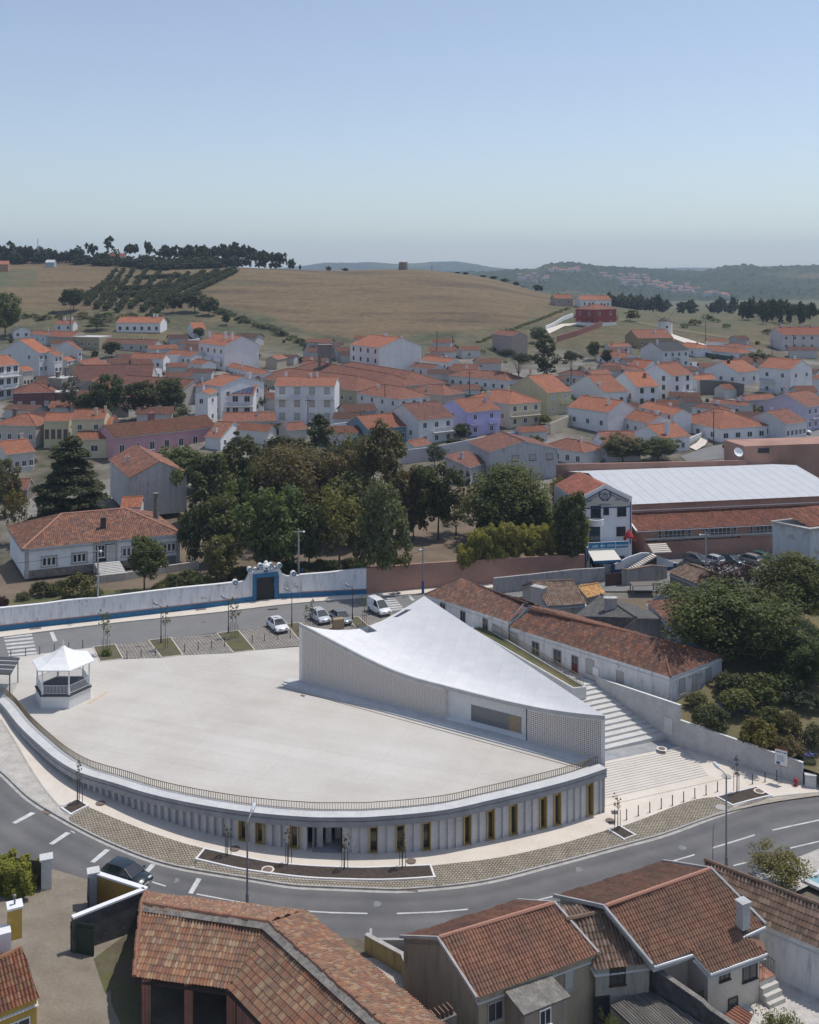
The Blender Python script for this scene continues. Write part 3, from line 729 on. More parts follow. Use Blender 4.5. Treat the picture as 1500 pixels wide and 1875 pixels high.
rb.face([cpt(ent[0],1.2,zf),cpt(sm,3.4,zf),cpt(sm,3.4,ztop),cpt(ent[0],1.2,ztop)],0)
for q in range(3):
    s_=ent[0]+.3+.75*q;d_=1.1+q*.7
    rb.frame(cpt(s_,d_,zf),(cpt(s_+.5,d_,0)-cpt(s_,d_,0)).normalized(),(cpt(s_,d_+1,0)-cpt(s_,d_,0)).normalized(),(0,0,1),.5,.2,ztop-zf,0)
rb.build("entrance_recess",['concrete_wall','grey_setts'],CB_)
db=MB();db.face([cpt(sm,3.3,zf),cpt(ent[1],4.4,zf),cpt(ent[1],4.4,ztop),cpt(sm,3.3,ztop)])
db.build("entrance_glazing",'glass',CB_)
for sa,sb in win_list:
    z0=zg((sa+sb)/2)+.04;zt=ztop
    o0=cpt(sa,.62,z0);ex=(cpt(sb,.62,z0)-o0);wd=ex.length;ex.normalize();ey=Vector((-ex.y,ex.x,0));h=zt-z0-.05
    f=MB()
    f.frame(o0-ey*.24,ex,ey,(0,0,1),.072,.62,h);f.frame(o0-ey*.24+ex*(wd-.072),ex,ey,(0,0,1),.072,.62,h);f.frame(o0+ey*.22+ex*.0725,ex,ey,(0,0,1),.08,.1,h*.8)
    f.frame(o0-ey*.22+ex*.072+Vector((0,0,h-.07)),ex,ey,(0,0,1),wd-.144,.55,.07);f.frame(o0-ey*.22+ex*.072,ex,ey,(0,0,1),wd-.144,.55,.06)
    f.frame(o0+ey*.10+ex*.072+Vector((0,0,h*.80)),ex,ey,(0,0,1),wd-.144,.02,h*.2-.075)
    fo=f.build("window",'gold_frame',CB_)
    g=MB();g.frame(o0+ey*.26+ex*.074+Vector((0,0,.062)),ex,ey,(0,0,1),wd-.148,.03,h*.80-.07);g.build("pane",'glass',fo)
r=MB();N=int(ATOT/.23);zr=ZC
top=[cpt(s,1.18,zr+.62) for s in np.linspace(.5,ATOT-.1,240)];lo_=[cpt(s,1.18,zr+.06) for s in np.linspace(.5,ATOT-.1,240)]
r.tube(top,.035,5);r.tube(lo_,.025,4)
for k in range(N):
    s=.5+(ATOT-.6)*k/(N-1);p=cpt(s,1.18,zr);q=cpt(s,1.12,zr);d=(p-q).normalized()
    e=Vector((-d.y,d.x,0));r.frame(p-e*.015-d*.03,e,d,(0,0,1),.03,.06,.62)
r.build("railing",'bronze',CB_)
# ================================================================ WHITE WEDGE PAVILION
PA,PB,PC=Vector((-12.26,116.5,0)),Vector((18.1,97.1,0)),Vector((1.71,121.7,0))
def onseg(A,B,px):
    k=(px-750)/FPX;t=(A.x-k*A.y)/((A.x-k*A.y)-(B.x-k*B.y));return t,A.lerp(B,t)
def edge_z(A,B,pts):
    ts,zs=[],[]
    for px,py in pts:t,p=onseg(A,B,px);ts.append(t);zs.append(HCAM-(py-YH)*p.y/FPX)
    return ts,zs
abT,abZ=edge_z(PA,PB,[(548,1141),(590,1163),(630,1184),(673,1206),(717,1226),(766,1243),(816,1256),(890,1275),(977,1294),(1040,1304),(1107.5,1311)])
acT,acZ=edge_z(PA,PC,[(548,1141),(570,1147.5),(591,1151.5),(620,1153.5),(652,1152),(691,1140),(725,1123),(752,1107),(777,1091.5)])
zA,zB,zCc=abZ[0],abZ[-1],acZ[-1]
def zab(t):return float(pchip(abT,abZ,[t])[0])
def zac(t):return float(pchip(acT,acZ,[t])[0])
def zroof(a_,b_,c_):
    z=zA*a_+zB*b_+zCc*c_
    if a_+b_>1e-6:t=b_/(a_+b_);z+=(zab(t)-(zA*(1-t)+zB*t))*(a_+b_)**1.6
    if a_+c_>1e-6:t=c_/(a_+c_);z+=(zac(t)-(zA*(1-t)+zCc*t))*(a_+c_)**1.6
    return z
WP=thing("wedge_pavilion","white triangular pavilion with sagging white roof and perforated screen wall on the plaza","pavilion",(PA.x,PA.y,ZP))
import bmesh
def roof_part():
    N=44;bm=bmesh.new();idx={}
    ab=(PB-PA).normalized()
    uvl=bm.loops.layers.uv.new("UVMap")
    for i in range(N+1):
        for j in range(N+1-i):
            b_,c_=i/N,j/N;a_=1-b_-c_
            p=PA*a_+PB*b_+PC*c_;idx[i,j]=bm.verts.new((p.x-PA.x,p.y-PA.y,zroof(a_,b_,c_)-ZP))
    for i in range(N):
        for j in range(N-i):
            bm.faces.new((idx[i,j],idx[i+1,j],idx[i,j+1]))
            if i+j<N-1:bm.faces.new((idx[i+1,j],idx[i+1,j+1],idx[i,j+1]))
    ac=(PC-PA).normalized();per=Vector((-ab.y,ab.x,0))
    wells=[]
    for pts in ([(720,1131),(728,1131),(754,1117),(744,1116)],[(651,1149),(672,1159.5),(691,1156),(676,1147)]):
        q=[]
        for (x,y) in pts:
            best=None
            Y=112.0
            while Y<125:
                p=PY(x,y,Y);v0,v1,v2=PB-PA,PC-PA,Vector((p.x,p.y,0))-PA
                den=v0.x*v1.y-v1.x*v0.y;bb=(v2.x*v1.y-v1.x*v2.y)/den;cc=(v0.x*v2.y-v2.x*v0.y)/den
                if p.z<=zroof(1-bb-cc,bb,cc):break
                Y+=.1
            q.append((p.x-PA.x,p.y-PA.y))
        wells.append(q)
    for q in wells:
        n=len(q);ar=sum(q[i][0]*q[(i+1)%n][1]-q[(i+1)%n][0]*q[i][1] for i in range(n))
        if ar<0:q.reverse()
        for i in range(n):
            p0,p1=Vector((*q[i],0)),Vector((*q[(i+1)%n],0));d=(p1-p0).normalized();nr=Vector((d.y,-d.x,0))
            bmesh.ops.bisect_plane(bm,geom=bm.verts[:]+bm.edges[:]+bm.faces[:],plane_co=p0,plane_no=nr,dist=1e-5)
        dead=[]
        for f in bm.faces:
            c=f.calc_center_median()
            if all(((q[(i+1)%n][0]-q[i][0])*(c.y-q[i][1])-(q[(i+1)%n][1]-q[i][1])*(c.x-q[i][0]))>0 for i in range(n)):dead.append(f)
        bmesh.ops.delete(bm,geom=dead,context='FACES')
    for f in bm.faces:
        for lp in f.loops:
            v=Vector((lp.vert.co.x,lp.vert.co.y,0));lp[uvl].uv=(v.dot(ab)/1.5+.13*math.floor(v.dot(per)/.75),v.dot(per)/.75)
    me=bpy.data.meshes.new("roof");bm.to_mesh(me);bm.free();me.materials.append(M['roof_slab'])
    me.polygons.foreach_set("use_smooth",[True]*len(me.polygons))
    o=bpy.data.objects.new("roof",me);COL.objects.link(o);o.parent=WP;o['_o']=WP['_o']
    if me.polygons[0].normal.z<0:me.flip_normals()
    for q in wells:
        w=MB();n=len(q)
        def zt_(p):
            v0,v1,v2=PB-PA,PC-PA,Vector((p[0],p[1],0));den=v0.x*v1.y-v1.x*v0.y
            bb=(v2.x*v1.y-v1.x*v2.y)/den;cc=(v0.x*v2.y-v2.x*v0.y)/den;return zroof(1-bb-cc,bb,cc)
        for i in range(n):
            a_,c_=q[i],q[(i+1)%n]
            w.face([(a_[0]+PA.x,a_[1]+PA.y,zt_(a_)),(c_[0]+PA.x,c_[1]+PA.y,zt_(c_)),(c_[0]+PA.x,c_[1]+PA.y,zt_(c_)-2.2),(a_[0]+PA.x,a_[1]+PA.y,zt_(a_)-2.2)])
        w.face([(p[0]+PA.x,p[1]+PA.y,zt_(q[0])-1.9) for p in q]);w.build("skylight_well",'concrete_wall',o)
roof_part()
ab=(PB-PA).normalized();abn=Vector((ab.y,-ab.x,0));ABL=(PB-PA).length
def wallface(b,t0,t1,zlo,d,n=30,m=0,zoff=-.30):
    A_=[PA.lerp(PB,t0+(t1-t0)*k/n)+abn*d for k in range(n+1)]
    b.grid([[Vector((p.x,p.y,zlo)) for p in A_],[Vector((p.x,p.y,zab(t0+(t1-t0)*k/n)+zoff)) for k,p in enumerate(A_)]],m)
tA,tB,tC,tD=onseg(PA,PB,553.5)[0],onseg(PA,PB,814.5)[0],onseg(PA,PB,963)[0],onseg(PA,PB,1101)[0]
w=MB()
wallface(w,0,tA,ZP,0);wallface(w,tD,1,ZC-.5,0);wallface(w,tB,tC,ZP,-.55)
for t in (tB,tC):
    p=PA.lerp(PB,t);w.face([p+Vector((0,0,ZP)),p-abn*.55+Vector((0,0,ZP)),p-abn*.55+Vector((0,0,zab(t)-.3)),p+Vector((0,0,zab(t)-.3))])
p,q=PA.lerp(PB,tB),PA.lerp(PB,tC)
w.face([p-abn*.55+Vector((0,0,ZP+.55)),q-abn*.55+Vector((0,0,ZP+.55)),q+abn*.02+Vector((0,0,ZP+.25)),p+abn*.02+Vector((0,0,ZP+.25))])
for A_,B_,zf_ in ((PA,PC,zac),(PC,PB,None)):
    rw0,rw1=[],[]
    for k in range(31):
        t=k/30;pp=A_.lerp(B_,t);zz=zf_(t) if zf_ else zCc*(1-t)+zB*t
        rw0.append(Vector((pp.x,pp.y,0.3)));rw1.append(Vector((pp.x,pp.y,zz-.02)))
    w.grid([rw0,rw1])
w.build("wall",'white_concrete',WP)
e=MB()
for d0,d1 in ((0,1),):
    A_=[PA.lerp(PB,k/60)+abn*.04 for k in range(61)];zt_=[zab(k/60) for k in range(61)]
    e.grid([[Vector((p.x,p.y,z-.34)) for p,z in zip(A_,zt_)],[Vector((p.x,p.y,z+.02)) for p,z in zip(A_,zt_)],[Vector((p.x-abn.x*.22,p.y-abn.y*.22,z+.02)) for p,z in zip(A_,zt_)]])
e.build("roof_edge",'concrete_wall',WP)
def screen(t0,t1,name):
    b=MB();pit=.192;n=int((t1-t0)*ABL/pit);pw=(t1-t0)*ABL/n;hw,hh=.050,.046;dp=.16
    for k in range(n):
        ta=t0+(t1-t0)*k/n;tb=t0+(t1-t0)*(k+1)/n;zt_=min(zab(ta),zab(tb))-.38;z=ZP+.30+(.096 if k%2 else 0)
        A_,B_=PA.lerp(PB,ta),PA.lerp(PB,tb);Mx=(A_+B_)/2;ez=Vector((0,0,1))
        def Q(u,zz,d=0.0):return Mx+ab*u-abn*d+ez*zz
        h=pw/2
        b.face([Q(-h,ZP),Q(h,ZP),Q(h,z),Q(-h,z)])
        while z+pit<zt_:
            c=z+pit/2
            O=[Q(-h,z),Q(h,z),Q(h,z+pit),Q(-h,z+pit)];I=[Q(-hw,c-hh),Q(hw,c-hh),Q(hw,c+hh),Q(-hw,c+hh)];J=[Q(-hw,c-hh,dp),Q(hw,c-hh,dp),Q(hw,c+hh,dp),Q(-hw,c+hh,dp)]
            for i in range(4):
                i2=(i+1)%4;b.face([O[i],O[i2],I[i2],I[i]]);b.face([I[i],I[i2],J[i2],J[i]],0)
            z+=pit
        b.face([Q(-h,z),Q(h,z),B_+ez*(zab(tb)-.3),A_+ez*(zab(ta)-.3)])
    wallface(b,t0,t1,ZP,-dp,30,1)
    b.build(name,['screen_brick','interior_dark'],WP)
simple('screen_brick',(.66,.595,.54),.85,nscale=4,namp=.06)
screen(tA,tB,"perforated_screen");screen(tC+.004,tD,"perforated_screen")
wl=[]
for px,yt,yb in ((863,1290.5,1325),(955,1312,1349.5)):
    t,p=onseg(PA-abn*.55,PB-abn*.55,px);wl.append((p,HCAM-(yt-YH)*p.y/FPX,HCAM-(yb-YH)*p.y/FPX))
(p0,zt0,zb0),(p1,zt1,zb1)=wl;zt_,zb_=(zt0+zt1)/2,(zb0+zb1)/2;WL=(p1-p0).length
f=MB();ez=(0,0,1)
for o_,lx,lz in ((p0+Vector((0,0,zb_)),WL,.06),(p0+Vector((0,0,zt_-.06)),WL,.06)):f.frame(o_+abn*.04,ab,-abn,ez,lx,.10,lz)
for u in (0,.33*WL,.75*WL,WL-.06):f.frame(p0+ab*u+abn*.04+Vector((0,0,zb_+.062)),ab,-abn,ez,.06,.10,zt_-zb_-.124)
wo_=f.build("window",'metal_grey',WP)
for u0,u1,mt in ((.062,.33*WL-.002,'window_tint'),(.33*WL+.062,.75*WL-.002,'window_tint'),(.75*WL+.062,WL-.062,'wood_tan')):
    if 'window_tint' not in M:simple('window_tint',(.16,.165,.165),.15)
    g=MB();g.frame(p0+ab*u0+abn*.012+Vector((0,0,zb_+.062)),ab,-abn,ez,u1-u0,.03,zt_-zb_-.126);g.build("pane",mt,wo_)
pb_=MB()
a0,a1=PA-ab*1.3,PB-ab*1.6
pb_.prism([(v.x,v.y) for v in (a0,a1,a1+abn*1.15,a0+abn*1.15)],ZP+.003,ZP+.28)
pb_.prism([(v.x,v.y) for v in (a0+abn*1.152,a1+abn*1.152,a1+abn*1.50,a0+abn*1.50)],ZP+.003,ZP+.13)
pb_.build("plinth",'coping_concrete',WP)
gd=MB();gd.frame(a0+abn*1.95+Vector((0,0,ZP+.006)),ab,abn,ez,(a1-a0).length,.09,.004);struct(gd.build("drain_slot",'paint_black'))
sheet("drain_grate",[P(x,y,ZP)+Vector((0,0,.006)) for x,y in [(549,1273.5),(553,1271.5),(560,1274),(556,1276.5)]],'manhole')
# ================================================================ ALLEY: ramp, steps, planter, walls
D_=Vector((.43,-.903,0));E_=Vector((.903,.43,0));OB=Vector((18.1,97.1,0))
def AP(s,t,z):v=OB-D_*s+E_*t;return Vector((v.x,v.y,z))
def tL(s):return -.144*s+.05
def tR(s):return float(np.interp(s,[-3.6,7.0,15.2,18.6,36.4],[20.9,14.6,12.8,12.4,6.8]))
def zal(s):return float(np.interp(s,[-4,0,6.85,9.0,18.6,36],[-.1,.25,.62,.72,3.06,4.42]))
rp=MB();rows=[]
for s in np.linspace(.2,9.0,14):
    rows.append([Vector((q.x,q.y,ZS(q.x)+.05+max(0,zal(s)-.3)*(1-.3*u)*.75)) for u in np.linspace(0,1,8) for q in [AP(s,tL(s)+(tR(s)+.2-tL(s))*u,0)]])
rp.grid(rows);o=rp.build("alley_ramp",'cream_paving');o.data.flip_normals() if o.data.polygons[0].normal.z<0 else None;struct(o)
def rz(s,u):q=AP(s,tL(s)+(tR(s)+.2-tL(s))*u,0);return Vector((q.x,q.y,ZS(q.x)+.05+max(0,zal(s)-.3)*(1-.3*u)*.75))
jb=MB()
for k in range(14):
    s=1.3+k*.41;us=np.linspace(0,1-.02*(13-k),12)
    jb.grid([[rz(s,u)+Vector((0,0,.012)) for u in us],[rz(s+.10,u)+Vector((0,0,.012)) for u in us]])
struct(jb.build("paving_bands",'grey_setts'))
gb=MB();us=np.linspace(0,1,14)
gb.grid([[rz(s,u)+Vector((0,0,.010)) for u in us] for s in (7.2,8.0,8.95)]);struct(gb.build("setts_band",'grey_setts'))
st=MB();s=9.0;z=.74
while s<36:
    tr=.82 if s<18.5 else 1.9;z1=z+.2 if s<18.5 else min(z+.15,4.45);e=s+tr
    q=[AP(s,tL(s)-.2,0),AP(s,tR(s)+.3,0),AP(e,tR(e)+.3,0),AP(e,tL(e)-.2,0)]
    st.prism([(v.x,v.y) for v in q],z-.6,z1,0)
    st.frame(q[0]+Vector((0,0,z1+.003)),(q[1]-q[0]).normalized(),-D_,ez,(q[1]-q[0]).length,.34,.012,1)
    z=z1;s=e
struct(st.build("steps",['step_stone','coping_concrete']))
pn=thing("alley_planter","long white walled planter of dry grass with bronze railing above the steps","planter",(18.3,116,2.2))
poly=[(18.1,115.8),(19.6,116.2),(9.4,133.4),(7.6,132.5)]
zpl=lambda x,y:float(np.interp(y,[116,133.4],[4.15,5.25]))
k=MB()
for i in range(4):
    a_,c_=Vector((*poly[i],0)),Vector((*poly[(i+1)%4],0));d=(c_-a_).normalized();nn=Vector((-d.y,d.x,0))
    k.prism([(v.x,v.y) for v in (a_,c_,c_+nn*.2,a_+nn*.2)],lambda x,y:1.5,lambda x,y:zpl(x,y),0)
k.build("planter_wall",'coping_concrete',pn)
g=MB();g.face([(x,y,zpl(x,y)-.12) for x,y in poly]);g.build("soil",'garden_grass',pn)
rl=MB()
ra=[Vector((19.3,116.4,zpl(0,116.4))),Vector((9.3,133.2,zpl(0,133.2)))]
rl.tube([ra[0]+Vector((0,0,.95)),ra[1]+Vector((0,0,.95))],.035,5);rl.tube([ra[0]+Vector((0,0,.1)),ra[1]+Vector((0,0,.1))],.025,5)
for j in range(84):
    p=ra[0].lerp(ra[1],j/83);rl.frame(p-Vector((.02,.02,0)),(1,0,0),(0,1,0),ez,.04,.04,.95)
rl.build("railing",'bronze',pn)
cw=thing("garden_retaining_wall","board marked grey concrete retaining wall stepping down beside the alley steps","wall",(28.3,109.8,1))
b=MB()
def wl_(b,p,q,zt0,zt1,zb,th,m=0):
    p,q=Vector((p[0],p[1],0)),Vector((q[0],q[1],0));d=(q-p).normalized();nn=Vector((d.y,-d.x,0))
    if nn.y<0:nn=-nn
    L=(q-p).length
    zt_=lambda x,y:zt0+(zt1-zt0)*max(0,min(1,(Vector((x,y,0))-p).dot(d)/L))
    b.prism([(v.x,v.y) for v in (p,q,q+nn*th,p+nn*th)],zb,zt_,m,mt=1)
wl_(b,(21.2,119.2),(28.3,109.8),4.05,4.75,0,.28);wl_(b,(28.3,109.8),(38.6,102.9),3.2,1.95,-1,.28)
b.build("wall",['concrete_wall','white_concrete'],cw)
hb=MB();d=Vector((.603,-.798,0));p=Vector((28.3,109.8,0))-d*2.0;nn=Vector((-.798,-.603,0))
hb.frame(p+nn*.03+Vector((0,0,1.2)),d,nn,ez,1.1,.04,1.75);hb.build("utility_hatch",'coping_concrete',cw)
def zgard(X,Y):
    A_,B_=Vector((28.3,109.8)),Vector((38.6,102.9));d=(B_-A_).normalized();v=Vector((X,Y))-A_;al=v.dot(d);ds=v.x*(-d.y)+v.y*d.x
    return float(np.interp(al,[-6,0,12,30],[3.9,2.9,1.35,-.3]))+min(max(ds,0)*.14,3.0)
gg=MB();rows=[]
for ds in [.2,1,2.5,5,9,14,20,28,36,44]:
    row=[]
    for al in np.linspace(-.1,45,30):
        v=Vector((28.3,109.8))+Vector((.83,-.556))*al+Vector((.556,.83))*ds;row.append((v.x,v.y,min(zgard(v.x,v.y),5.2)))
    rows.append(row)
gg.grid(rows);gg.face([(28.35,110.0,2.95),(21.6,119.1,3.15),(23.4,118.6,3.15),(28.6,113.4,3.4)]);gg.face([(28.3,110,2.95),(28.6,113.4,3.4),(36.5,122.5,4.2),(44,132,5.0)][::1]);o=gg.build("garden_ground",'dry_grass',smooth=True);o.data.flip_normals() if o.data.polygons[0].normal.z<0 else None;struct(o)
# ================================================================ VILLAGE HOUSES
VW={'A':(0,420,3.0),'B':(450,420,3.0),'C':(850,440,2.3077),'D':(0,640,3.75),'E':(330,600,3.75),'F':(600,600,3.3333),'G':(1000,600,3.0),'S':(0,0,1.0)}
def vp(v,p):a_,b_,c_=VW[v];return (a_+p[0]/c_,b_+p[1]/c_)
WHITE=(.76,.76,.76);CREAM=(.66,.59,.43);GREYW=(.62,.63,.635)
_wm={}
def window_mesh(w,h,fr,kind):
    key=(round(w,2),round(h,2),fr,kind)
    if key in _wm:return _wm[key]
    b=MB();t=.07
    for o_,lx,lz in (((-w/2-t,-.02,-t),w+2*t,t),((-w/2-t,-.02,h),w+2*t,t),((-w/2-t,-.02,.001),t,h-.002),((w/2,-.02,.001),t,h-.002)):
        b.frame(o_,(1,0,0),(0,1,0),(0,0,1),lx,.08,lz,0)
    if kind=='shut':b.frame((-w/2+.001,-.01,.001),(1,0,0),(0,1,0),(0,0,1),w-.002,.04,h-.002,2)
    elif kind=='half':
        b.frame((-w/2+.001,-.01,h*.5),(1,0,0),(0,1,0),(0,0,1),w-.002,.04,h*.5-.001,2)
        b.frame((-w/2+.001,-.01,.001),(1,0,0),(0,1,0),(0,0,1),w-.002,.03,h*.5-.003,1)
    else:
        b.frame((-w/2+.001,-.01,.001),(1,0,0),(0,1,0),(0,0,1),w-.002,.03,h-.002,1)
        if w>.7:b.frame((-.025,.021,.001),(1,0,0),(0,1,0),(0,0,1),.05,.03,h-.002,0)
    if kind!='door':b.frame((-w/2-t-.06,-.02,-t-.07),(1,0,0),(0,1,0),(0,0,1),w+2*t+.12,.14,.068,0)
    o=b.build('window',[fr,'glass','shutter']);me=o.data;bpy.data.objects.remove(o);_wm[key]=me;return me
simple('shutter',(.42,.42,.40),.8);simple('frame_brown',(.20,.10,.05),.7);simple('frame_ochre',(.42,.27,.08),.7);simple('frame_stone',(.36,.33,.29),.9);simple('door_wood',(.10,.05,.03),.7)
def add_window(root,p,n,w,h,fr='white_paint',kind='glass',name='window'):
    o=bpy.data.objects.new(name,window_mesh(w,h,fr,kind));COL.objects.link(o);o.parent=root
    o.location=Vector(p)-Vector(root['_o']);o.rotation_euler=(0,0,math.atan2(n[1],n[0])-math.pi/2);return o
class House:pass
def solve_f(F,h,zg=None,lo=60):
    """distance at which a wall of height h standing on the terrain has its eave corner at pixel F"""
    def gz(Y):return (zg if zg is not None else ZT((F[0]-750)*Y/FPX,Y))
    a_,b_=lo,1400.0
    if zg is not None:Y=FPX*(HCAM-zg-h)/(F[1]-YH);return Y
    Y=150.0
    while Y<1400:
        if HCAM-(F[1]-YH)*Y/FPX<=gz(Y)+h:break
        Y+=1.0
    return Y
FOOT=[]
def house(label,v,F,B,c,h,ridge='B',wall=WHITE,roof='tile_orange',wB=None,wC=None,pitch=24,ov=.3,chim=(),name='house',cat='house',zg=None,tint=(1,1,1),geo=False,fr='white_paint',wkind='glass',group=None,wmat='plaster',base=None,door=None,bal=(),wh=1.15,ww=.95,Yf=None,maxc=30,minc=4,capc=None,dc=None,ang=None):
    F,B=vp(v,F),vp(v,B);c=VW[v][0]+c/VW[v][2]
    Y=Yf if Yf else solve_f(F,h,zg);p=PY(F[0],F[1],Y);ze=p.z
    q=P(B[0],B[1],ze)
    f2=Vector((p.x,p.y,0));e1=Vector((q.x-p.x,q.y-p.y,0));L1=e1.length;e1.normalize()
    if ang is not None:
        e1=Vector((math.cos(math.radians(ang)),math.sin(math.radians(ang)),0));kb_=(B[0]-750)/FPX;L1=(kb_*f2.y-f2.x)/(e1.x-kb_*e1.y)
    e2=Vector((-e1.y,e1.x,0))
    if e2.y<0:e2=-e2
    k=(c-750)/FPX;den=e2.x-k*e2.y
    t=(k*f2.y-f2.x)/den if abs(den)>1e-6 else 8.0
    if dc:t=dc
    if not (minc<t<maxc):
        print("HOUSE side clamp",label,round(t,1),"L1",round(L1,1));t=min(max(t,minc),maxc) if t>0 else 8.0
    L2=t
    if L1>60 or L1<3:print("HOUSE len",label,round(L1,1),round(L2,1),round(Y))
    cs=[f2,f2+e1*L1,f2+e1*L1+e2*L2,f2+e2*L2]
    zb=min(ZT(v_.x,v_.y) for v_ in cs)-.4 if zg is None else zg-.3
    zb=min(zb,ze-h-.2)
    root=thing(name,label,cat,(f2.x,f2.y,ze-h),group)
    def L(a_,b_,z):w_=f2+e1*a_+e2*b_;return Vector((w_.x,w_.y,z))
    tp=math.tan(math.radians(pitch));w=MB();r=MB();tk=.14
    for i in range(4):
        a_,b_=cs[i],cs[(i+1)%4];w.face([(a_.x,a_.y,zb),(b_.x,b_.y,zb),(b_.x,b_.y,ze),(a_.x,a_.y,ze)])
    def slab(poly,e0,e1_,m=0):
        e0,e1_=Vector(e0),Vector(e1_)
        u=(e1_-e0).normalized();nn=(poly[1]-poly[0]).cross(poly[2]-poly[0]).normalized()
        if nn.z<0:nn=-nn
        ww_=nn.cross(u)
        if ww_.z<0:ww_=-ww_
        if geo:tiled(r,[p_+Vector((0,0,.06)) for p_ in poly],e0+Vector((0,0,.06)),e1_+Vector((0,0,.06)),m=m,**(geo if isinstance(geo,dict) else {}))
        else:r.face(poly,m,[((p_-e0).dot(u)/.26,(p_-e0).dot(ww_)/.42) for p_ in poly])
        lo=[p_-Vector((0,0,tk)) for p_ in poly];r.face(lo[::-1],1)
        for i in range(len(poly)):r.face([lo[i],lo[(i+1)%len(poly)],poly[(i+1)%len(poly)],poly[i]],1)
    def cap(p_,q_):r.tube([Vector(p_)+Vector((0,0,.02)),Vector(q_)+Vector((0,0,.02))],.13,5,2,cap=False)
    HZ=ze+.02
    if ridge in ('B','C'):
        if ridge=='B':la,lb,f=L1,L2,(lambda s,t_,z:L(s,t_,z))
        else:la,lb,f=L2,L1,(lambda s,t_,z:L(t_,s,z))
        rz_=HZ+lb/2*tp;d=ov*tp
        for s in (0,la):w.face([f(s,0,ze),f(s,lb,ze),f(s,lb/2,ze+lb/2*tp)])
        for t0 in (0,1):
            tt=-ov if t0==0 else lb+ov
            slab([f(-ov*.6,tt,HZ-d),f(la+ov*.6,tt,HZ-d),f(la+ov*.6,lb/2,rz_),f(-ov*.6,lb/2,rz_)],f(-ov*.6,tt,HZ-d),f(la+ov*.6,tt,HZ-d))
        cap(f(-ov*.6,lb/2,rz_),f(la+ov*.6,lb/2,rz_))
        zr=lambda a_,b_:HZ+(lb/2-abs((b_ if ridge=='B' else a_)-lb/2))*tp
    elif ridge=='hip':
        m_=min(L1,L2)/2;d=ov*tp;rz_=HZ+m_*tp
        x0,x1,y0,y1=-ov,L1+ov,-ov,L2+ov
        if L1>=L2:R0,R1=L(m_,L2/2,rz_),L(L1-m_,L2/2,rz_)
        else:R0,R1=L(L1/2,m_,rz_),L(L1/2,L2-m_,rz_)
        a0,a1,a2,a3=L(x0,y0,HZ-d),L(x1,y0,HZ-d),L(x1,y1,HZ-d),L(x0,y1,HZ-d)
        if L1>=L2:pls=[([a0,a1,R1,R0],a0,a1),([a2,a3,R0,R1],a2,a3),([a3,a0,R0],a3,a0),([a1,a2,R1],a1,a2)];hp=[(a0,R0),(a3,R0),(a1,R1),(a2,R1)]
        else:pls=[([a3,a0,R0,R1],a3,a0),([a1,a2,R1,R0],a1,a2),([a0,a1,R0],a0,a1),([a2,a3,R1],a2,a3)];hp=[(a0,R0),(a1,R0),(a2,R1),(a3,R1)]
        if abs(L1-L2)<.05:pls=[([a0,a1,R0],a0,a1),([a1,a2,R0],a1,a2),([a2,a3,R0],a2,a3),([a3,a0,R0],a3,a0)]
        for q_ in pls:slab(*q_)
        for a_,b_ in hp+[(R0,R1)]:
            if (a_-b_).length>.3:cap(a_,b_)
        zr=lambda a_,b_:HZ+min(a_,L1-a_,b_,L2-b_)*tp
    elif ridge=='flat':
        r.prism([(v_.x,v_.y) for v_ in cs],ze,ze+.25,1);zr=lambda a_,b_:ze+.25
    else:
        rz_=HZ+L2*tp;slab([L(-ov,-ov,HZ-ov*tp),L(L1+ov,-ov,HZ-ov*tp),L(L1+ov,L2,rz_),L(-ov,L2,rz_)],L(-ov,-ov,HZ),L(L1+ov,-ov,HZ))
        for s in (0,L1):w.face([L(s,0,ze),L(s,L2,ze),L(s,L2,ze+L2*tp)])
        w.face([L(0,L2,ze),L(L1,L2,ze),L(L1,L2,ze+L2*tp),L(0,L2,ze+L2*tp)]);zr=lambda a_,b_:HZ+b_*tp
    wo=w.build('wall',wmat,root,color=wall)
    if wB is None and L1>5:wB=(max(2,int(L1/3.6)),1 if h<5 else 2)
    if not chim and name=='house' and ridge!='flat' and L1>6 and rnd.random()<.7:chim=((rnd.choice((.15,.3,.7,.85)),.55,rnd.uniform(.7,1.3),.6),)
    if base:
        bb=MB()
        for n_,o_,d_,ln in ((-e2,f2,e1,L1),(-e1,f2,e2,L2)):
            bb.frame(o_+n_*.02-d_*.02+Vector((0,0,zb)),d_,n_,(0,0,1),ln+.04,.03,ze-h-zb+base[0])
        bb.build('wall_base',base[1],root)
    ro=r.build('roof',[roof,'eave_white' if wall!=(0,0,0) else 'eave_white',roof if not capc else capc],root,color=tint)
    def face_windows(spec,n_,o_,d_,ln,skip=()):
        if not spec:return
        cols,fl=spec[0],spec[1];kd=spec[2] if len(spec)>2 else wkind;sk=spec[3] if len(spec)>3 else ()
        fh=h/fl
        for j in range(fl):
            for i in range(cols):
                if (i,j) in sk:continue
                u=ln*(i+.5)/cols;p_=o_+d_*u+Vector((0,0,ze-h+fh*j+fh*.36))
                isd=door and (i,j)==tuple(door) and d_ is e1
                if isd:p_.z=ze-h+.1;add_window(root,p_,n_,.95,2.05,fr,'shut','door')
                else:add_window(root,p_,n_,min(ww,ln/cols*.55),min(wh,fh*.48),fr,kd)
    face_windows(wB,-e2,f2,e1,L1)
    face_windows(wC,-e1,f2,e2,L2)
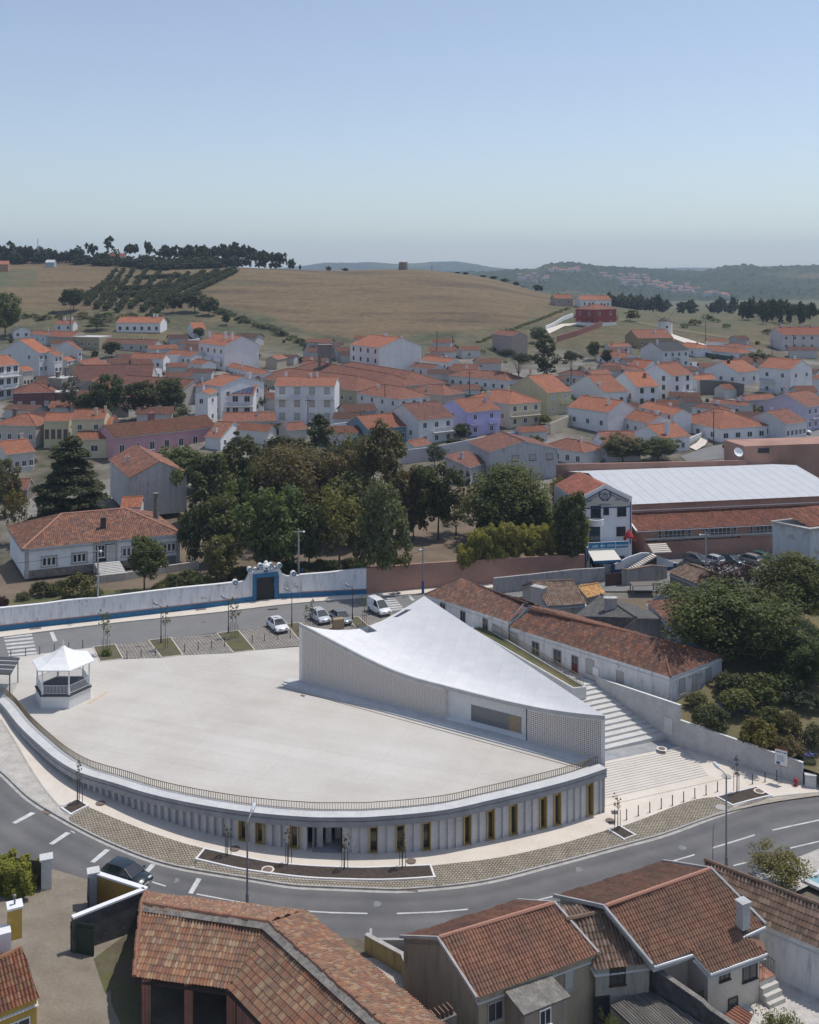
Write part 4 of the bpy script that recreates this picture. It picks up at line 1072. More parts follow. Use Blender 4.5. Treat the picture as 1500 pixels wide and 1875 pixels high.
    for ch in chim:
        u,v_,hh,ww_=ch[:4];p_=L(L1*u,L2*v_,zr(L1*u,L2*v_)-.4);cm=MB()
        ang=math.atan2(e1.y,e1.x);cm.box(p_,(ww_,ww_*.8,hh+.4),0,ang);cm.box(p_+Vector((0,0,hh+.401)),(ww_*1.25,ww_,.12),0,ang)
        cm.box(p_+Vector((0,0,hh+.522)),(ww_*.7,ww_*.6,.18),1,ang)
        cm.build('chimney',['plaster','terracotta_line'],ro,color=ch[4] if len(ch)>4 else wall)
    for bl in bal:
        fc,u0,u1,zz=bl[:4];n_,d_,ln=(-e2,e1,L1) if fc=='B' else (-e1,e2,L2)
        o_=f2+d_*(ln*u0)+Vector((0,0,ze-h+zz));b=MB();wd=ln*(u1-u0)
        b.frame(o_+n_*.03,d_,n_,(0,0,1),wd,1.1,.15,0)
        if len(bl)>4:b.frame(o_+n_*1.03+Vector((0,0,.152)),d_,n_,(0,0,1),wd,.1,.85,0)
        else:
            for s_ in np.arange(0,wd+.01,.14):b.frame(o_+n_*1.08+d_*min(s_,wd-.03)+Vector((0,0,.152)),d_,n_,(0,0,1),.03,.03,.85,1)
            b.frame(o_+n_*1.07+Vector((0,0,1.003)),d_,n_,(0,0,1),wd,.05,.05,1)
        b.build('balcony',['plaster','metal_grey'],root,color=wall)
    FOOT.append((cs,ze-h));hs=House();hs.root=root;hs.L=L;hs.e1=e1;hs.e2=e2;hs.L1=L1;hs.L2=L2;hs.ze=ze;hs.zb=ze-h;hs.f2=f2;hs.roof=ro;hs.zr=zr;return hs
simple('eave_white',(.55,.53,.50),.8)
OR,BR='tile_orange','tile_brown'
LIL=(.48,.45,.70);CHW=(.71,.71,.70)
# ---- right hand village
house("white corner house with large glazed shopfront and hipped orange roof at the crossing",'G',(955,552),(1215,535),722,3.8,'hip',WHITE,OR,wB=(4,1),wC=(3,1),chim=[(.75,.5,1.0,.7)],base=(.6,'stone_trim'),ww=1.3)
house("small white gable house with tall white chimney behind the olive tree",'G',(637,606),(790,590),470,4.2,'B',WHITE,OR,chim=[(.3,.1,3.0,.9)])
house("low white house with long orange roof left of the tall chimney house",'G',(560,522),(385,482),700,4.2,'B',WHITE,OR,wB=(4,1),chim=[(.1,.5,.8,.7)])
house("white house with broad orange roof and single chimney behind the low long house",'G',(700,476),(512,432),800,5.0,'B',WHITE,OR,chim=[(.4,.6,.8,.7)])
house("white house with big blank side wall and orange roof beside cream garden wall",'G',(342,462),(120,432),495,5.5,'B',WHITE,OR,wB=(3,1),chim=[(.2,.3,1.2,.6)])
house("white house with flower boxes at its windows and bright orange gable roof",'G',(320,352),(445,345),133,4.6,'B',WHITE,OR,wB=(2,1),wC=(1,1),fr='frame_brown',chim=[(.1,.2,.9,.6)])
house("white house with brown garage opening and orange roof between taller neighbours",'G',(497,322),(615,318),360,5.6,'B',WHITE,OR,wB=(2,2),wC=(2,1),fr='frame_brown',chim=[(.75,.3,.9,.7,(.25,.15,.1))])
house("tall white three storey house with small tiled skirt roof on its front",'G',(690,262),(806,253),518,7.6,'B',WHITE,OR,wB=(2,3),wC=(2,3),fr='frame_brown',bal=[('B',.5,1,2.5)],chim=[(.1,.5,.7,.6)])
house("white annex with orange roof right of the tall three storey house",'G',(830,287),(935,278),770,4.2,'B',WHITE,OR,wB=(2,1),minc=3)
house("white bungalow with bright orange roof and dark chimney on the right slope",'G',(1055,243),(1170,232),870,4.6,'B',WHITE,OR,wB=(2,1),wC=(3,1),chim=[(.2,.4,1.0,.8,(.06,.06,.06))])
house("large white three storey house with pale orange roof and recessed balconies",'G',(1343,227),(1172,213),1460,8.2,'B',WHITE,OR,wB=(2,2),wC=(2,2),bal=[('B',.45,.95,3.9),('B',.45,.95,.9)],chim=[(.2,.5,.8,.5)])
house("white house with dark slate roof on the upper right slope",'G',(640,128),(785,122),518,6.0,'B',GREYW,'slate_dark',wB=(4,2),chim=[(.1,.35,1.6,.6)])
house("white cottage with orange roof and three white chimneys below the red house",'G',(425,165),(285,148),505,3.8,'B',WHITE,OR,chim=[(.35,.3,1.5,.6),(.1,.5,1.0,.5)],wC=(1,1))
house("low house with plain red gable roof beneath the dark slate roof",'G',(540,222),(627,212),445,3.6,'C',WHITE,OR,tint=(.85,.75,.7))
house("white house with dark brown hipped roof under the pines",'G',(468,232),(305,202),530,3.6,'hip',WHITE,BR,wB=(4,1))
house("faded pink cottage with brown roof beside the tall pines",'G',(258,257),(360,248),200,4.0,'B',(.5,.40,.40),BR,wB=(3,1))
house("white cottage with brown roof half hidden behind the pine trunks",'G',(208,264),(70,252),262,3.6,'hip',WHITE,BR,wB=(4,1))
house("long low white house with orange hip roof and yellow corner on the upper slope",'G',(1060,138),(830,118),1135,3.3,'hip',WHITE,OR,wB=(3,1),chim=[(.95,.4,.9,.5)])
house("white bungalow with orange roof behind the dark slate house",'G',(822,112),(715,98),900,3.4,'hip',WHITE,OR)
house("brown roofed bungalow highest on the right hand slope",'G',(1095,110),(985,96),1145,3.2,'hip',WHITE,BR)
house("ochre house with wide orange roof and veranda below the windmill",'C',(735,412),(882,410),680,4.0,'B',(.34,.25,.13),OR,wB=(4,1),chim=[(.6,.3,1.0,.6,WHITE)])
house("small white and yellow house with yellow chimney left of the ochre veranda house",'C',(620,450),(706,446),597,3.2,'B',GREYW,OR,chim=[(.15,.3,1.2,.5,(.5,.38,.1))])
house("small house with orange roof inside the grey lilac wall",'G',(1100,397),(1265,385),1045,3.6,'B',(.46,.43,.50),OR,chim=[(.1,.4,.8,.5)])
house("tall grey lilac house with blank gable and brown roof at the right edge",'G',(1432,432),(1560,415),1195,6.2,'B',(.50,.47,.58),BR,wB=(4,2),bal=[('B',.2,.9,3.0)],chim=[(.02,.5,1.4,.8)])
house("greyish white row house with long brown roof near the parked black car",'G',(1318,527),(1430,511),1110,4.6,'B',GREYW,BR,wB=(5,1),wC=(1,1))
house("white house with orange hipped roof cut by the right edge",'G',(1500,668),(1335,634),1600,3.6,'hip',WHITE,OR,wB=(3,1))
house("long white house with weathered brown roof behind the warehouse",'G',(203,682),(-20,650),312,3.6,'hip',WHITE,BR,wB=(4,1),chim=[(.3,.5,.8,.6)])
house("low brown roofed house with cluttered terrace beside the cream wall",'G',(332,660),(255,612),520,3.2,'C',WHITE,BR,chim=[(.1,.5,.9,.6)])
house("brown roofed low house behind the white corner house",'G',(962,452),(800,432),1005,3.0,'hip',WHITE,BR)
house("brown tiled shed roof beside the dark grey wall",'G',(1100,428),(905,407),1122,3.4,'B',GREYW,BR,minc=3)
house("white house with orange roof at the upper right edge",'G',(1500,280),(1463,273),1580,5.5,'B',WHITE,OR,minc=3)
# ---- centre
house("lilac two storey house with white balconies and orange roof",'F',(850,514),(1050,495),685,6.2,'B',LIL,OR,wB=(2,2),wC=(1,2,'glass',((0,0),)),bal=[('B',.1,.38,2.9,1),('B',.66,.94,2.9,1)],chim=[(.82,.3,1.0,.5)])
house("white two storey house with brown roof and full width balcony",'F',(558,563),(770,543),365,6.2,'B',CHW,BR,wB=(3,2),wC=(2,1),bal=[('B',.38,1,2.9)],chim=[(.5,.5,.9,.6)])
house("blue gabled house with white front and bright orange roof",'F',(248,617),(500,609),68,4.4,'B',(.20,.29,.36),OR,wC=(4,1,'glass',((0,0),(3,0))),wB=(3,1),tint=(1.1,1.05,1),ang=32,dc=10.5)
house("cream two storey house with hipped orange roof and long balcony",'F',(1110,464),(1302,448),872,6.2,'hip',CREAM,OR,wB=(3,2),wC=(3,1),bal=[('B',.02,.95,2.9)],chim=[(.1,.6,1.5,.8),(.6,.5,1.2,.6)])
house("pale yellow two storey house with stone outside stair and orange roof",'F',(1340,394),(1487,383),1112,6.2,'B',(.56,.52,.33),OR,wB=(2,2,'shut'),chim=[(.1,.5,1.4,.6)],bal=[('B',.55,.98,2.9,1)])
house("greyish white two storey house with hipped brown roof and street lamp before it",'F',(432,434),(622,416),180,6.0,'hip',CHW,BR,wB=(3,2),wC=(4,2),chim=[(.3,.7,.9,.6)])
house("pinkish house with hipped brown roof and open veranda",'F',(715,409),(838,393),492,5.2,'hip',(.5,.42,.38),BR,wB=(2,1))
house("white school with brown hip roof and orange porch roof beyond a fence",'F',(1092,320),(740,288),1165,4.0,'hip',CHW,BR,wB=(7,1),wC=(2,1),minc=8)
house("pink and grey unfinished block house with small orange roof near the field",'F',(1127,50),(1005,34),1220,7.5,'B',(.40,.32,.29),OR,wB=(1,2),minc=6)
house("rough grey concrete building of two storeys beside the pines",'F',(990,757),(1405,737),862,6.8,'C',(.50,.515,.53),BR,wB=(4,2,'shut',((0,0),(1,0),(2,0),(3,0),(0,1))),fr='frame_brown',pitch=14,wmat='old_plaster',ww=1.4,minc=8)
house("low grey annex with lean orange brown roof on the grey concrete building",'F',(862,850),(990,815),757,4.2,'lean',(.50,.515,.53),BR,pitch=16,wmat='old_plaster',minc=6)
house("tiny white shed with red brown roof below the balcony house",'F',(530,722),(630,706),452,3.0,'B',CHW,BR)
house("white three storey town house with blank bright side wall and wavy parapet",'F',(315,121),(138,100),572,9.2,'B',WHITE,OR,wB=(4,3),fr='frame_brown',chim=[(.5,.5,.9,.8),(.1,.6,.8,.6)],pitch=20)
house("low house with orange roof right behind the white three storey town house",'F',(735,212),(572,194),745,3.4,'B',WHITE,OR,minc=5)
house("little brown roofed cottage under the bright side wall",'F',(640,250),(500,236),655,3.2,'B',CHW,BR,minc=5)
house("white apartment house with ochre window frames and wavy parapet",'E',(650,396),(1060,398),573,9.6,'B',WHITE,OR,wB=(4,3,'shut'),fr='frame_ochre',wh=1.6,ww=1.3,bal=[('B',.02,.22,6.2,1),('B',.80,1.0,6.2,1),('B',.28,.42,6.2),('B',.53,.66,6.2)],chim=[(.1,.7,1.5,.6),(.55,.5,.9,.6),(.66,.5,1.2,.5)],pitch=16,maxc=18,dc=11)
house("large white house with broad orange roof behind the solar panels",'E',(278,402),(575,374),145,8.4,'C',WHITE,OR,pitch=16,wC=(3,2),chim=[(.75,.2,1.6,.9),(.8,.35,1.5,.7)])
hsol=house("white two storey house with solar panels on its porch roof and long balconies",'E',(500,458),(258,458),560,6.0,'lean',WHITE,OR,wB=(3,2),bal=[('B',.0,1.0,2.9)],pitch=16,ww=1.4,wh=1.7,dc=7)
house("narrow white tower house with small orange roof left of the solar panels",'E',(190,452),(255,436),108,8.0,'B',WHITE,OR,wC=(1,2),wB=(1,2),chim=[(.2,.5,1.0,.5)],minc=3.5)
house("long low house with mottled brown roof below the solar panel house",'E',(297,642),(655,634),270,3.0,'B',(.55,.52,.47),BR,wB=(6,1),chim=[(.66,.3,1.0,.5)],minc=7,dc=7)
house("small house with patched orange roof in front of the ochre framed apartments",'E',(735,702),(872,692),678,3.0,'B',(.55,.52,.47),OR,tint=(.85,.9,1),chim=[(0.02,.2,1.0,.4)])
house("white gable cottage with orange brown roof above the dark pine",'E',(278,752),(450,702),250,3.2,'C',WHITE,BR,tint=(1.2,1.2,1.1))
house("white stepped town houses with yellow balconies and large blank gable",'E',(305,122),(128,100),541,8.6,'B',WHITE,OR,wB=(4,2),fr='frame_ochre',bal=[('B',.05,.3,3.2,1),('B',.4,.65,3.2,1),('B',.75,.98,3.2,1)],chim=[(.35,.3,2.4,.8),(.1,.3,2.4,.8),(.97,.3,2.0,.7)])
house("beige hut with rusty orange roof at the field edge",'E',(587,213),(664,215),490,3.4,'C',(.45,.38,.30),BR,tint=(1.2,1.1,1))
house("wide white house with sprawling orange roof left of the water tower",'E',(565,320),(270,250),640,3.8,'B',WHITE,OR,chim=[(.5,.2,.8,.6),(.6,.6,.8,.5)])
house("little white house with orange gable below the stepped town houses",'E',(150,252),(62,238),245,3.6,'B',WHITE,OR)
house("white house with worn brown hip roof on the lane",'E',(110,402),(35,376),157,5.2,'hip',WHITE,BR)
house("orange roofed house just behind the water tower",'E',(980,257),(822,246),1040,3.6,'hip',WHITE,OR,tint=(.8,.8,.8))
for nm,a_ in (("long brown hipped hall roof, front one of three",((600,884),(58,812),640)),("long brown hipped hall roof, middle one of three",((735,868),(240,770),800)),("long brown hipped hall roof, rear one of three",((868,855),(425,772),960))):
    house(nm,'B',a_[0],a_[1],a_[2],4.6,'hip',(.50,.44,.30),BR,name='hall',cat='hall',tint=(.95,.9,.85),dc=14,pitch=22)
# ---- left hand village
house("white villa with orange roof and dark garage doors on the hillside",'A',(880,512),(640,498),920,4.4,'B',WHITE,OR,wB=(6,1),base=(.5,'terracotta_line'),fr='frame_brown',chim=[(.15,.5,1.0,.7),(.22,.5,1.2,.7)],minc=9,ang=176,dc=9)
house("front wing of the hillside villa with white gable",'A',(725,520),(855,515),700,3.8,'B',WHITE,OR,wB=(3,1),minc=4) if False else None
house("little white outbuilding with bright orange roof near the villa",'A',(1062,548),(1027,541),1130,3.6,'C',CHW,OR,minc=4)
house("white three storey block with grey gable and dark windows at the far left",'A',(215,677),(287,657),2,10.0,'B',GREYW,OR,wB=(3,3),wC=(2,3,'glass',((0,0),(1,0),(1,1))),maxc=26,ang=62)
house("narrow white house attached to the three storey block",'A',(300,692),(343,682),262,9.0,'B',WHITE,OR,wB=(2,3),minc=5,ang=62)
house("grey white gable house with bright orange slope behind the narrow house",'A',(428,657),(450,649),298,7.5,'B',GREYW,OR,minc=5,wB=(1,2),ang=62)
house("low white house with orange lean roof between the two gables",'A',(370,722),(420,711),330,5.0,'B',(.6,.57,.55),OR,minc=4)
house("beige gable house with orange roof and white side walls",'A',(513,764),(606,742),348,5.2,'B',(.50,.42,.29),OR,wB=(4,1))
house("white balcony apartments at the left edge",'A',(-10,748),(105,722),-120,10.0,'B',WHITE,OR,wB=(3,3),bal=[('B',.1,1,6.6),('B',.1,1,3.3)],ww=1.4,wh=1.7,ang=60,dc=10)
house("cream narrow house beside the balcony apartments",'A',(128,777),(183,769),100,6.2,'B',(.58,.54,.46),OR,wB=(3,1),minc=5,ang=60)
house("maroon brick house with hipped brown roof and white shutters",'A',(72,897),(292,890),38,5.6,'hip',(.17,.085,.085),BR,wB=(3,1,'shut'),tint=(.95,.85,.85),wmat='old_plaster',minc=8,ang=14,dc=9)
house("low maroon extension with stained dormer beside the brick house",'A',(292,900),(415,898),280,4.8,'flat',(.19,.10,.095),BR,wB=(2,1,'shut'),wmat='old_plaster',dc=5)
house("grey stained dormer house with two dark chimneys behind the maroon house",'A',(340,822),(420,812),262,7.4,'flat',(.27,.265,.22),BR,wB=(3,2),chim=[(.2,.5,1.2,.9,(.12,.12,.12)),(.8,.5,2.2,.9,(.14,.13,.14))],wmat='old_plaster',dc=5)
house("long brown roofed hall with white right end wall",'A',(1008,874),(640,848),1018,5.0,'B',(.50,.45,.40),BR,name='hall',cat='hall',minc=9,tint=(.95,.85,.8))
house("long brown roofed hall behind the dark trees",'A',(830,822),(392,828),860,4.6,'B',(.50,.45,.40),BR,name='hall',cat='hall',minc=9,tint=(.9,.8,.78))
house("low orange brown gable roof among the dark trees",'A',(560,880),(440,865),580,3.6,'C',(.4,.36,.33),BR,minc=6)
house("white house with orange brown roof behind a long white wall",'A',(897,708),(718,706),930,4.2,'B',WHITE,OR,tint=(.85,.85,.85),minc=6)
house("white cottage with three doors and orange brown roof",'A',(1050,695),(908,684),1088,3.6,'B',WHITE,OR,wB=(5,1),tint=(.85,.85,.85),minc=6)
house("low grey flat roofed shed below the white wall",'A',(765,792),(600,788),800,3.0,'B',(.45,.45,.44),'tile_grey',pitch=8,minc=5)
house("white flat shed beside the grey flat roofed shed",'A',(890,770),(770,790),905,3.4,'flat',WHITE,BR,dc=5)
house("long beige flat house with square windows on the left",'A',(545,595),(395,592),560,4.6,'flat',(.36,.31,.20),BR,wB=(4,1),dc=8)
house("house with faded orange roof behind the long beige flat house",'A',(395,590),(238,582),420,4.4,'B',(.4,.36,.30),OR,tint=(.75,.75,.75),minc=7)
house("low brown roofed barn above the long white wall",'A',(850,630),(548,624),865,3.2,'B',(.5,.47,.43),BR,minc=6)
house("small orange roofed house at far left below the dry field",'A',(252,580),(165,572),292,3.8,'B',GREYW,OR,tint=(.9,.9,.9),minc=5)
house("small white gable cottage at far left below the dry field",'A',(75,558),(168,556),62,3.2,'C',WHITE,'tile_grey',minc=6)
house("low house with brick red roof and two white chimneys at far left",'A',(400,520),(300,520),410,3.2,'B',CHW,BR,chim=[(.2,.5,1.2,.8,WHITE),(.6,.5,1.2,.8,WHITE)],minc=6)
house("house with broad brown hip roof and dark chimney at the left edge",'D',(247,520),(-40,512),272,5.2,'hip',(.50,.46,.40),BR,wB=(4,1),chim=[(.7,.4,1.6,.9,(.16,.13,.12))],tint=(1.1,1.05,1),minc=9)
house("white house with big orange roof behind the conifer",'D',(45,716),(238,694),0,4.8,'B',(.60,.57,.53),OR,wB=(4,1),tint=(.85,.9,.9),dc=9)
house("pale yellow house with glazed veranda and orange roof",'D',(472,487),(302,488),492,6.4,'B',(.60,.54,.36),OR,wB=(4,1),fr='frame_brown',ww=2.0,wh=2.0,tint=(.9,.9,.9),dc=6)
house("taller pale yellow house with orange roof and white gable trim",'D',(716,472),(492,474),735,8.0,'B',(.60,.54,.36),OR,chim=[(.05,.4,1.0,.5),(.3,.2,1.4,.6)],tint=(.9,.9,.9),dc=7)
house("middle tier of the pale yellow houses with dark strip windows",'D',(752,528),(496,532),765,6.0,'lean',(.60,.54,.36),OR,wB=(2,1),ww=1.8,wh=1.1,tint=(.88,.9,.9),pitch=22,dc=4)
house("lowest tier of the pale yellow houses with large dark window",'D',(775,610),(522,614),790,4.4,'lean',(.60,.54,.36),OR,wB=(3,1,'glass',((0,0),(2,0))),ww=2.0,wh=1.3,tint=(.88,.9,.9),pitch=22,dc=4)
hp=house("long pink house with white framed windows and weathered orange brown roof",'D',(785,604),(1482,527),742,5.6,'B',(.58,.32,.35),OR,wB=(7,1),wh=1.7,ww=1.1,tint=(.62,.68,.72),geo=dict(pitch=.28,row=.5,sub=4,amp=.05),chim=[(.45,.55,1.8,1.3,(.28,.14,.13))],dc=9,pitch=26)
house("rough grey white barn with old red brown tiled roof",'D',(900,880),(1282,848),757,6.8,'C',(.52,.52,.51),'tile_old',wmat='old_plaster',geo=dict(pitch=.28,row=.5,sub=4,amp=.05),tint=(.85,.75,.75),pitch=26,zg=6.7,wB=())
house("small shed with bright orange roof between the barn and the villa",'D',(835,1078),(965,1074),830,3.0,'B',CHW,OR,dc=5,zg=6.9)
house("low ruined brick red shed left of the conifer",'D',(20,960),(185,955),-40,3.0,'B',(.2,.17,.15),BR,dc=6,wmat='old_plaster')
# ---- slopes and hilltop
red=house("large maroon red house with hipped orange roof on its walled terrace",'C',(548,291),(643,273),471,7.6,'hip',(.30,.055,.05),OR,wB=(2,2),wC=(2,2),bal=[('C',.0,1,3.6,1)],base=(1.9,'white_paint'),chim=[(.3,.6,.9,.6,(.3,.06,.05)),(.8,.4,.9,.6,(.3,.06,.05))],pitch=18,ang=35)
house("row of white terraced houses with red roofs at the right edge",'C',(1343,398),(1560,400),1310,6.0,'B',(.58,.54,.53),OR,wB=(6,2),chim=[(.12,.5,1.0,.7),(.3,.5,1.0,.7),(.5,.5,1.0,.7),(.7,.5,1.0,.7)],tint=(.95,.8,.75),dc=11,ang=4)
house("white house with orange roof peeping behind the red house, left one",'C',(492,251),(562,249),485,4.0,'B',WHITE,OR,dc=9,ang=10)
house("white house with orange roof peeping behind the red house, right one",'C',(566,252),(622,250),560,4.2,'B',WHITE,OR,dc=9,ang=10)
house("faint reddish farmhouse below the field crest",'C',(385,245),(460,247),380,3.6,'B',(.4,.32,.28),OR,dc=8,tint=(.7,.7,.7),ang=10)
house("white farmhouse with faded red roof among the hilltop trees",'A',(600,150),(685,138),575,4.2,'B',WHITE,OR,tint=(.7,.65,.65),dc=9,ang=8)
house("orange brick farmhouse at the far left on the hill",'A',(-30,190),(45,190),-60,4.6,'B',(.42,.22,.13),OR,dc=8,ang=15)
house("blue white shed on the left hill under the trees",'A',(250,180),(297,181),245,3.2,'B',(.36,.46,.52),'sheet_white',dc=6,ang=5)
house("white block house among the dark pines on the right",'C',(1088,262),(1118,262),1085,6.0,'flat',WHITE,OR,dc=8,ang=15)
# ================================================================ TREES
NR=np.random.RandomState(11)
def leaf_mesh(name,cents,rads,per,leaf,flat=1.0,up=.75,asp=.6,droop=0.0):
    """leaf clumps: small faces scattered on and in clump spheres"""
    P_=[];N_=[]
    for c,r_ in zip(cents,rads):
        n=max(6,int(1.45*per*(r_ if np.isscalar(r_) else r_[0])**1.3))
        d=NR.normal(0,1,(n,3));d/=np.linalg.norm(d,axis=1)[:,None]
        rr=np.asarray(r_)*np.array([1,1,flat]) if np.isscalar(r_) else np.asarray(r_)
        P_.append(np.asarray(c)+d*rr*(NR.uniform(.55,1.08,(n,1))))
        nn=d*.8+NR.normal(0,.55,(n,3));nn[:,2]+=up;N_.append(nn)
    Pp=np.concatenate(P_);Nn=np.concatenate(N_);Nn/=np.linalg.norm(Nn,axis=1)[:,None];n=len(Pp)
    t=NR.normal(0,1,(n,3));t[:,2]-=droop*2;t-=Nn*np.sum(t*Nn,axis=1)[:,None];t/=np.linalg.norm(t,axis=1)[:,None]
    bt=np.cross(Nn,t);s=leaf*NR.uniform(.6,1.35,(n,1));t=t*s;bt=bt*s*asp
    fold=Nn*s*.18
    V=np.stack([Pp-t,Pp-bt*1.0+fold,Pp+t,Pp+bt*1.0+fold],axis=1).reshape(-1,3)
    me=bpy.data.meshes.new(name);me.vertices.add(4*n);me.vertices.foreach_set("co",V.astype(np.float32).ravel())
    me.loops.add(4*n);me.loops.foreach_set("vertex_index",np.arange(4*n,dtype=np.int32))
    me.polygons.add(n);me.polygons.foreach_set("loop_start",np.arange(0,4*n,4,dtype=np.int32));me.polygons.foreach_set("loop_total",np.full(n,4,np.int32))
    me.materials.append(M['leaf']);me.update();me.validate();return me
def crown_pts(kind,n):
    """clump centres inside a unit crown: radius 1, height 0..1"""
    c,r=[],[]
    if kind=='broad':
        lobes=[(NR.normal(0,.33),NR.normal(0,.33),NR.uniform(.35,.72),NR.uniform(.34,.5)) for _ in range(7)]+[(0,0,.52,.5)]
        while len(c)<n:
            L_=lobes[NR.randint(len(lobes))];d=NR.normal(0,1,3);d/=np.linalg.norm(d);q=NR.uniform(.72,1.0)
            x,y,z=L_[0]+d[0]*L_[3]*q*1.25,L_[1]+d[1]*L_[3]*q*1.25,L_[2]+d[2]*L_[3]*q*.95
            if z<.06 or x*x+y*y>1.05 or z>1:continue
            c.append((x,y,z));r.append(NR.uniform(.13,.24))
    elif kind=='conifer':
        while len(c)<n:
            z=NR.uniform(0,1)**1.25;lay=math.floor(z*9)/9+.055+NR.normal(0,.012);R_=(1-lay)**.72*(.84+.22*math.sin(lay*40));a_=NR.uniform(0,6.28);q=NR.uniform(.35,1.0)**.6
            c.append((R_*q*math.cos(a_),R_*q*math.sin(a_),max(.02,lay-.07*q)));r.append(NR.uniform(.13,.23)*(1.1-.5*z))
    elif kind=='pine':
        lobes=[(NR.uniform(-.62,.62),NR.uniform(-.62,.62),NR.uniform(.5,.86),NR.uniform(.24,.42)) for _ in range(8)]
        while len(c)<n:
            L_=lobes[NR.randint(len(lobes))];d=NR.normal(0,1,3);d/=np.linalg.norm(d)
            c.append((L_[0]+d[0]*L_[3],L_[1]+d[1]*L_[3],min(.98,L_[2]+abs(d[2])*L_[3]*.38-.04)));r.append(NR.uniform(.12,.2))
    elif kind=='tall':
        while len(c)<n:
            z=NR.uniform(.05,.97);R_=.85*math.sin(math.pi*min(1,z**.75))**.6*(.75+.3*math.sin(z*17+1));a_=NR.uniform(0,6.28);q=NR.uniform(.4,1)**.5
            c.append((R_*q*math.cos(a_),R_*q*math.sin(a_),z));r.append(NR.uniform(.12,.2))
    elif kind=='cypress':
        while len(c)<n:
            z=NR.uniform(.02,.97);R_=(1-z)**.5*min(1,.45+z*3);a_=NR.uniform(0,6.28)
            c.append((R_*.8*math.cos(a_),R_*.8*math.sin(a_),z));r.append(NR.uniform(.2,.35))
    elif kind=='shrub':
        while len(c)<n:
            d=NR.normal(0,1,3);d/=np.linalg.norm(d);q=NR.uniform(.5,.9)
            if d[2]<-.35:continue
            c.append((d[0]*q,d[1]*q,.34+d[2]*.5*q));r.append(NR.uniform(.18,.32))
    return np.array(c),np.array(r)
PROTO={}
def proto(key,kind,R,H,n,per,leaf,**kw):
    c,r=crown_pts(kind,n);c=c*np.array([R,R,H]);r=r*R
    PROTO[key]=(leaf_mesh("crown",c,r,per,leaf,**kw),R,H,c)
for i in range(4):proto('broad%d'%i,'broad',4.0,7.0,95,62,.24)
for i in range(2):proto('loose%d'%i,'broad',4.0,7.0,60,34,.22)
proto('grand0','broad',7.0,12.0,210,62,.21)
proto('grand1','broad',7.0,12.0,230,56,.20)
proto('fine0','broad',4.0,7.0,110,95,.17);proto('fine1','tall',4.0,9.0,130,75,.19)
proto('conifer0','conifer',5.0,13.0,620,52,.27,flat=.45,up=.7,asp=.36,droop=.25)
proto('conifer1','conifer',3.0,8.0,160,34,.22,flat=.45,up=.4,asp=.35)
for i in range(2):proto('pine%d'%i,'pine',4.5,6.0,90,42,.26,flat=.7,asp=.3)
proto('tall0','tall',3.0,9.0,110,45,.22);proto('cypress','cypress',.9,6.0,70,90,.13)
proto('nearleaf','broad',2.2,3.6,120,95,.085)
for i in range(3):proto('shrub%d'%i,'shrub',1.5,2.2,46,130,.11)
for i in range(3):proto('far%d'%i,'broad',4.0,7.0,46,15,.62)
for i in range(2):proto('farpine%d'%i,'pine',4.0,5.0,36,14,.62,flat=.7)
proto('fartall','tall',2.6,9.0,50,16,.55);proto('farshrub','shrub',1.6,2.2,16,22,.34);proto('farcon','conifer',3.0,8.0,50,9,.5,flat=.5)
_tk={}
def trunk_mesh(key,mat='bark'):
    """unit trunk with limbs reaching into the crown, height 1 = crown base .. scaled per tree"""
    if key in _tk:return _tk[key]
    b=MB();r_=random.Random(len(_tk)+3)
    pts=[(0,0,-.15),(.02,.01,.35),(-.02,.02,.75),(.0,.0,1.15)];b.tube(pts,[.10,.075,.06,.045],7,cap=False)
    for k in range(6):
        a_=k*1.05+r_.uniform(-.3,.3);z0=r_.uniform(.65,1.05);ln=r_.uniform(.45,.8)
        b.tube([(0,0,z0),(math.cos(a_)*ln*.4,math.sin(a_)*ln*.4,z0+ln*.45),(math.cos(a_)*ln,math.sin(a_)*ln,z0+ln*1.05)],[.035,.025,.01],5,cap=False)
    o=b.build("trunk",mat,smooth=True);me=o.data;bpy.data.objects.remove(o);_tk[key]=me;return me
GREEN={'dark':(.068,.080,.025),'mid':(.104,.116,.034),'light':(.150,.158,.046),'olive':(.125,.120,.050),'brown':(.128,.110,.044),'yellow':(.16,.145,.034),'con':(.064,.074,.030),'grey':(.085,.095,.06),'purple':(.050,.022,.024),'far':(.048,.060,.027),'orch':(.078,.088,.034),'reed':(.11,.12,.06),'bam':(.27,.25,.06)}
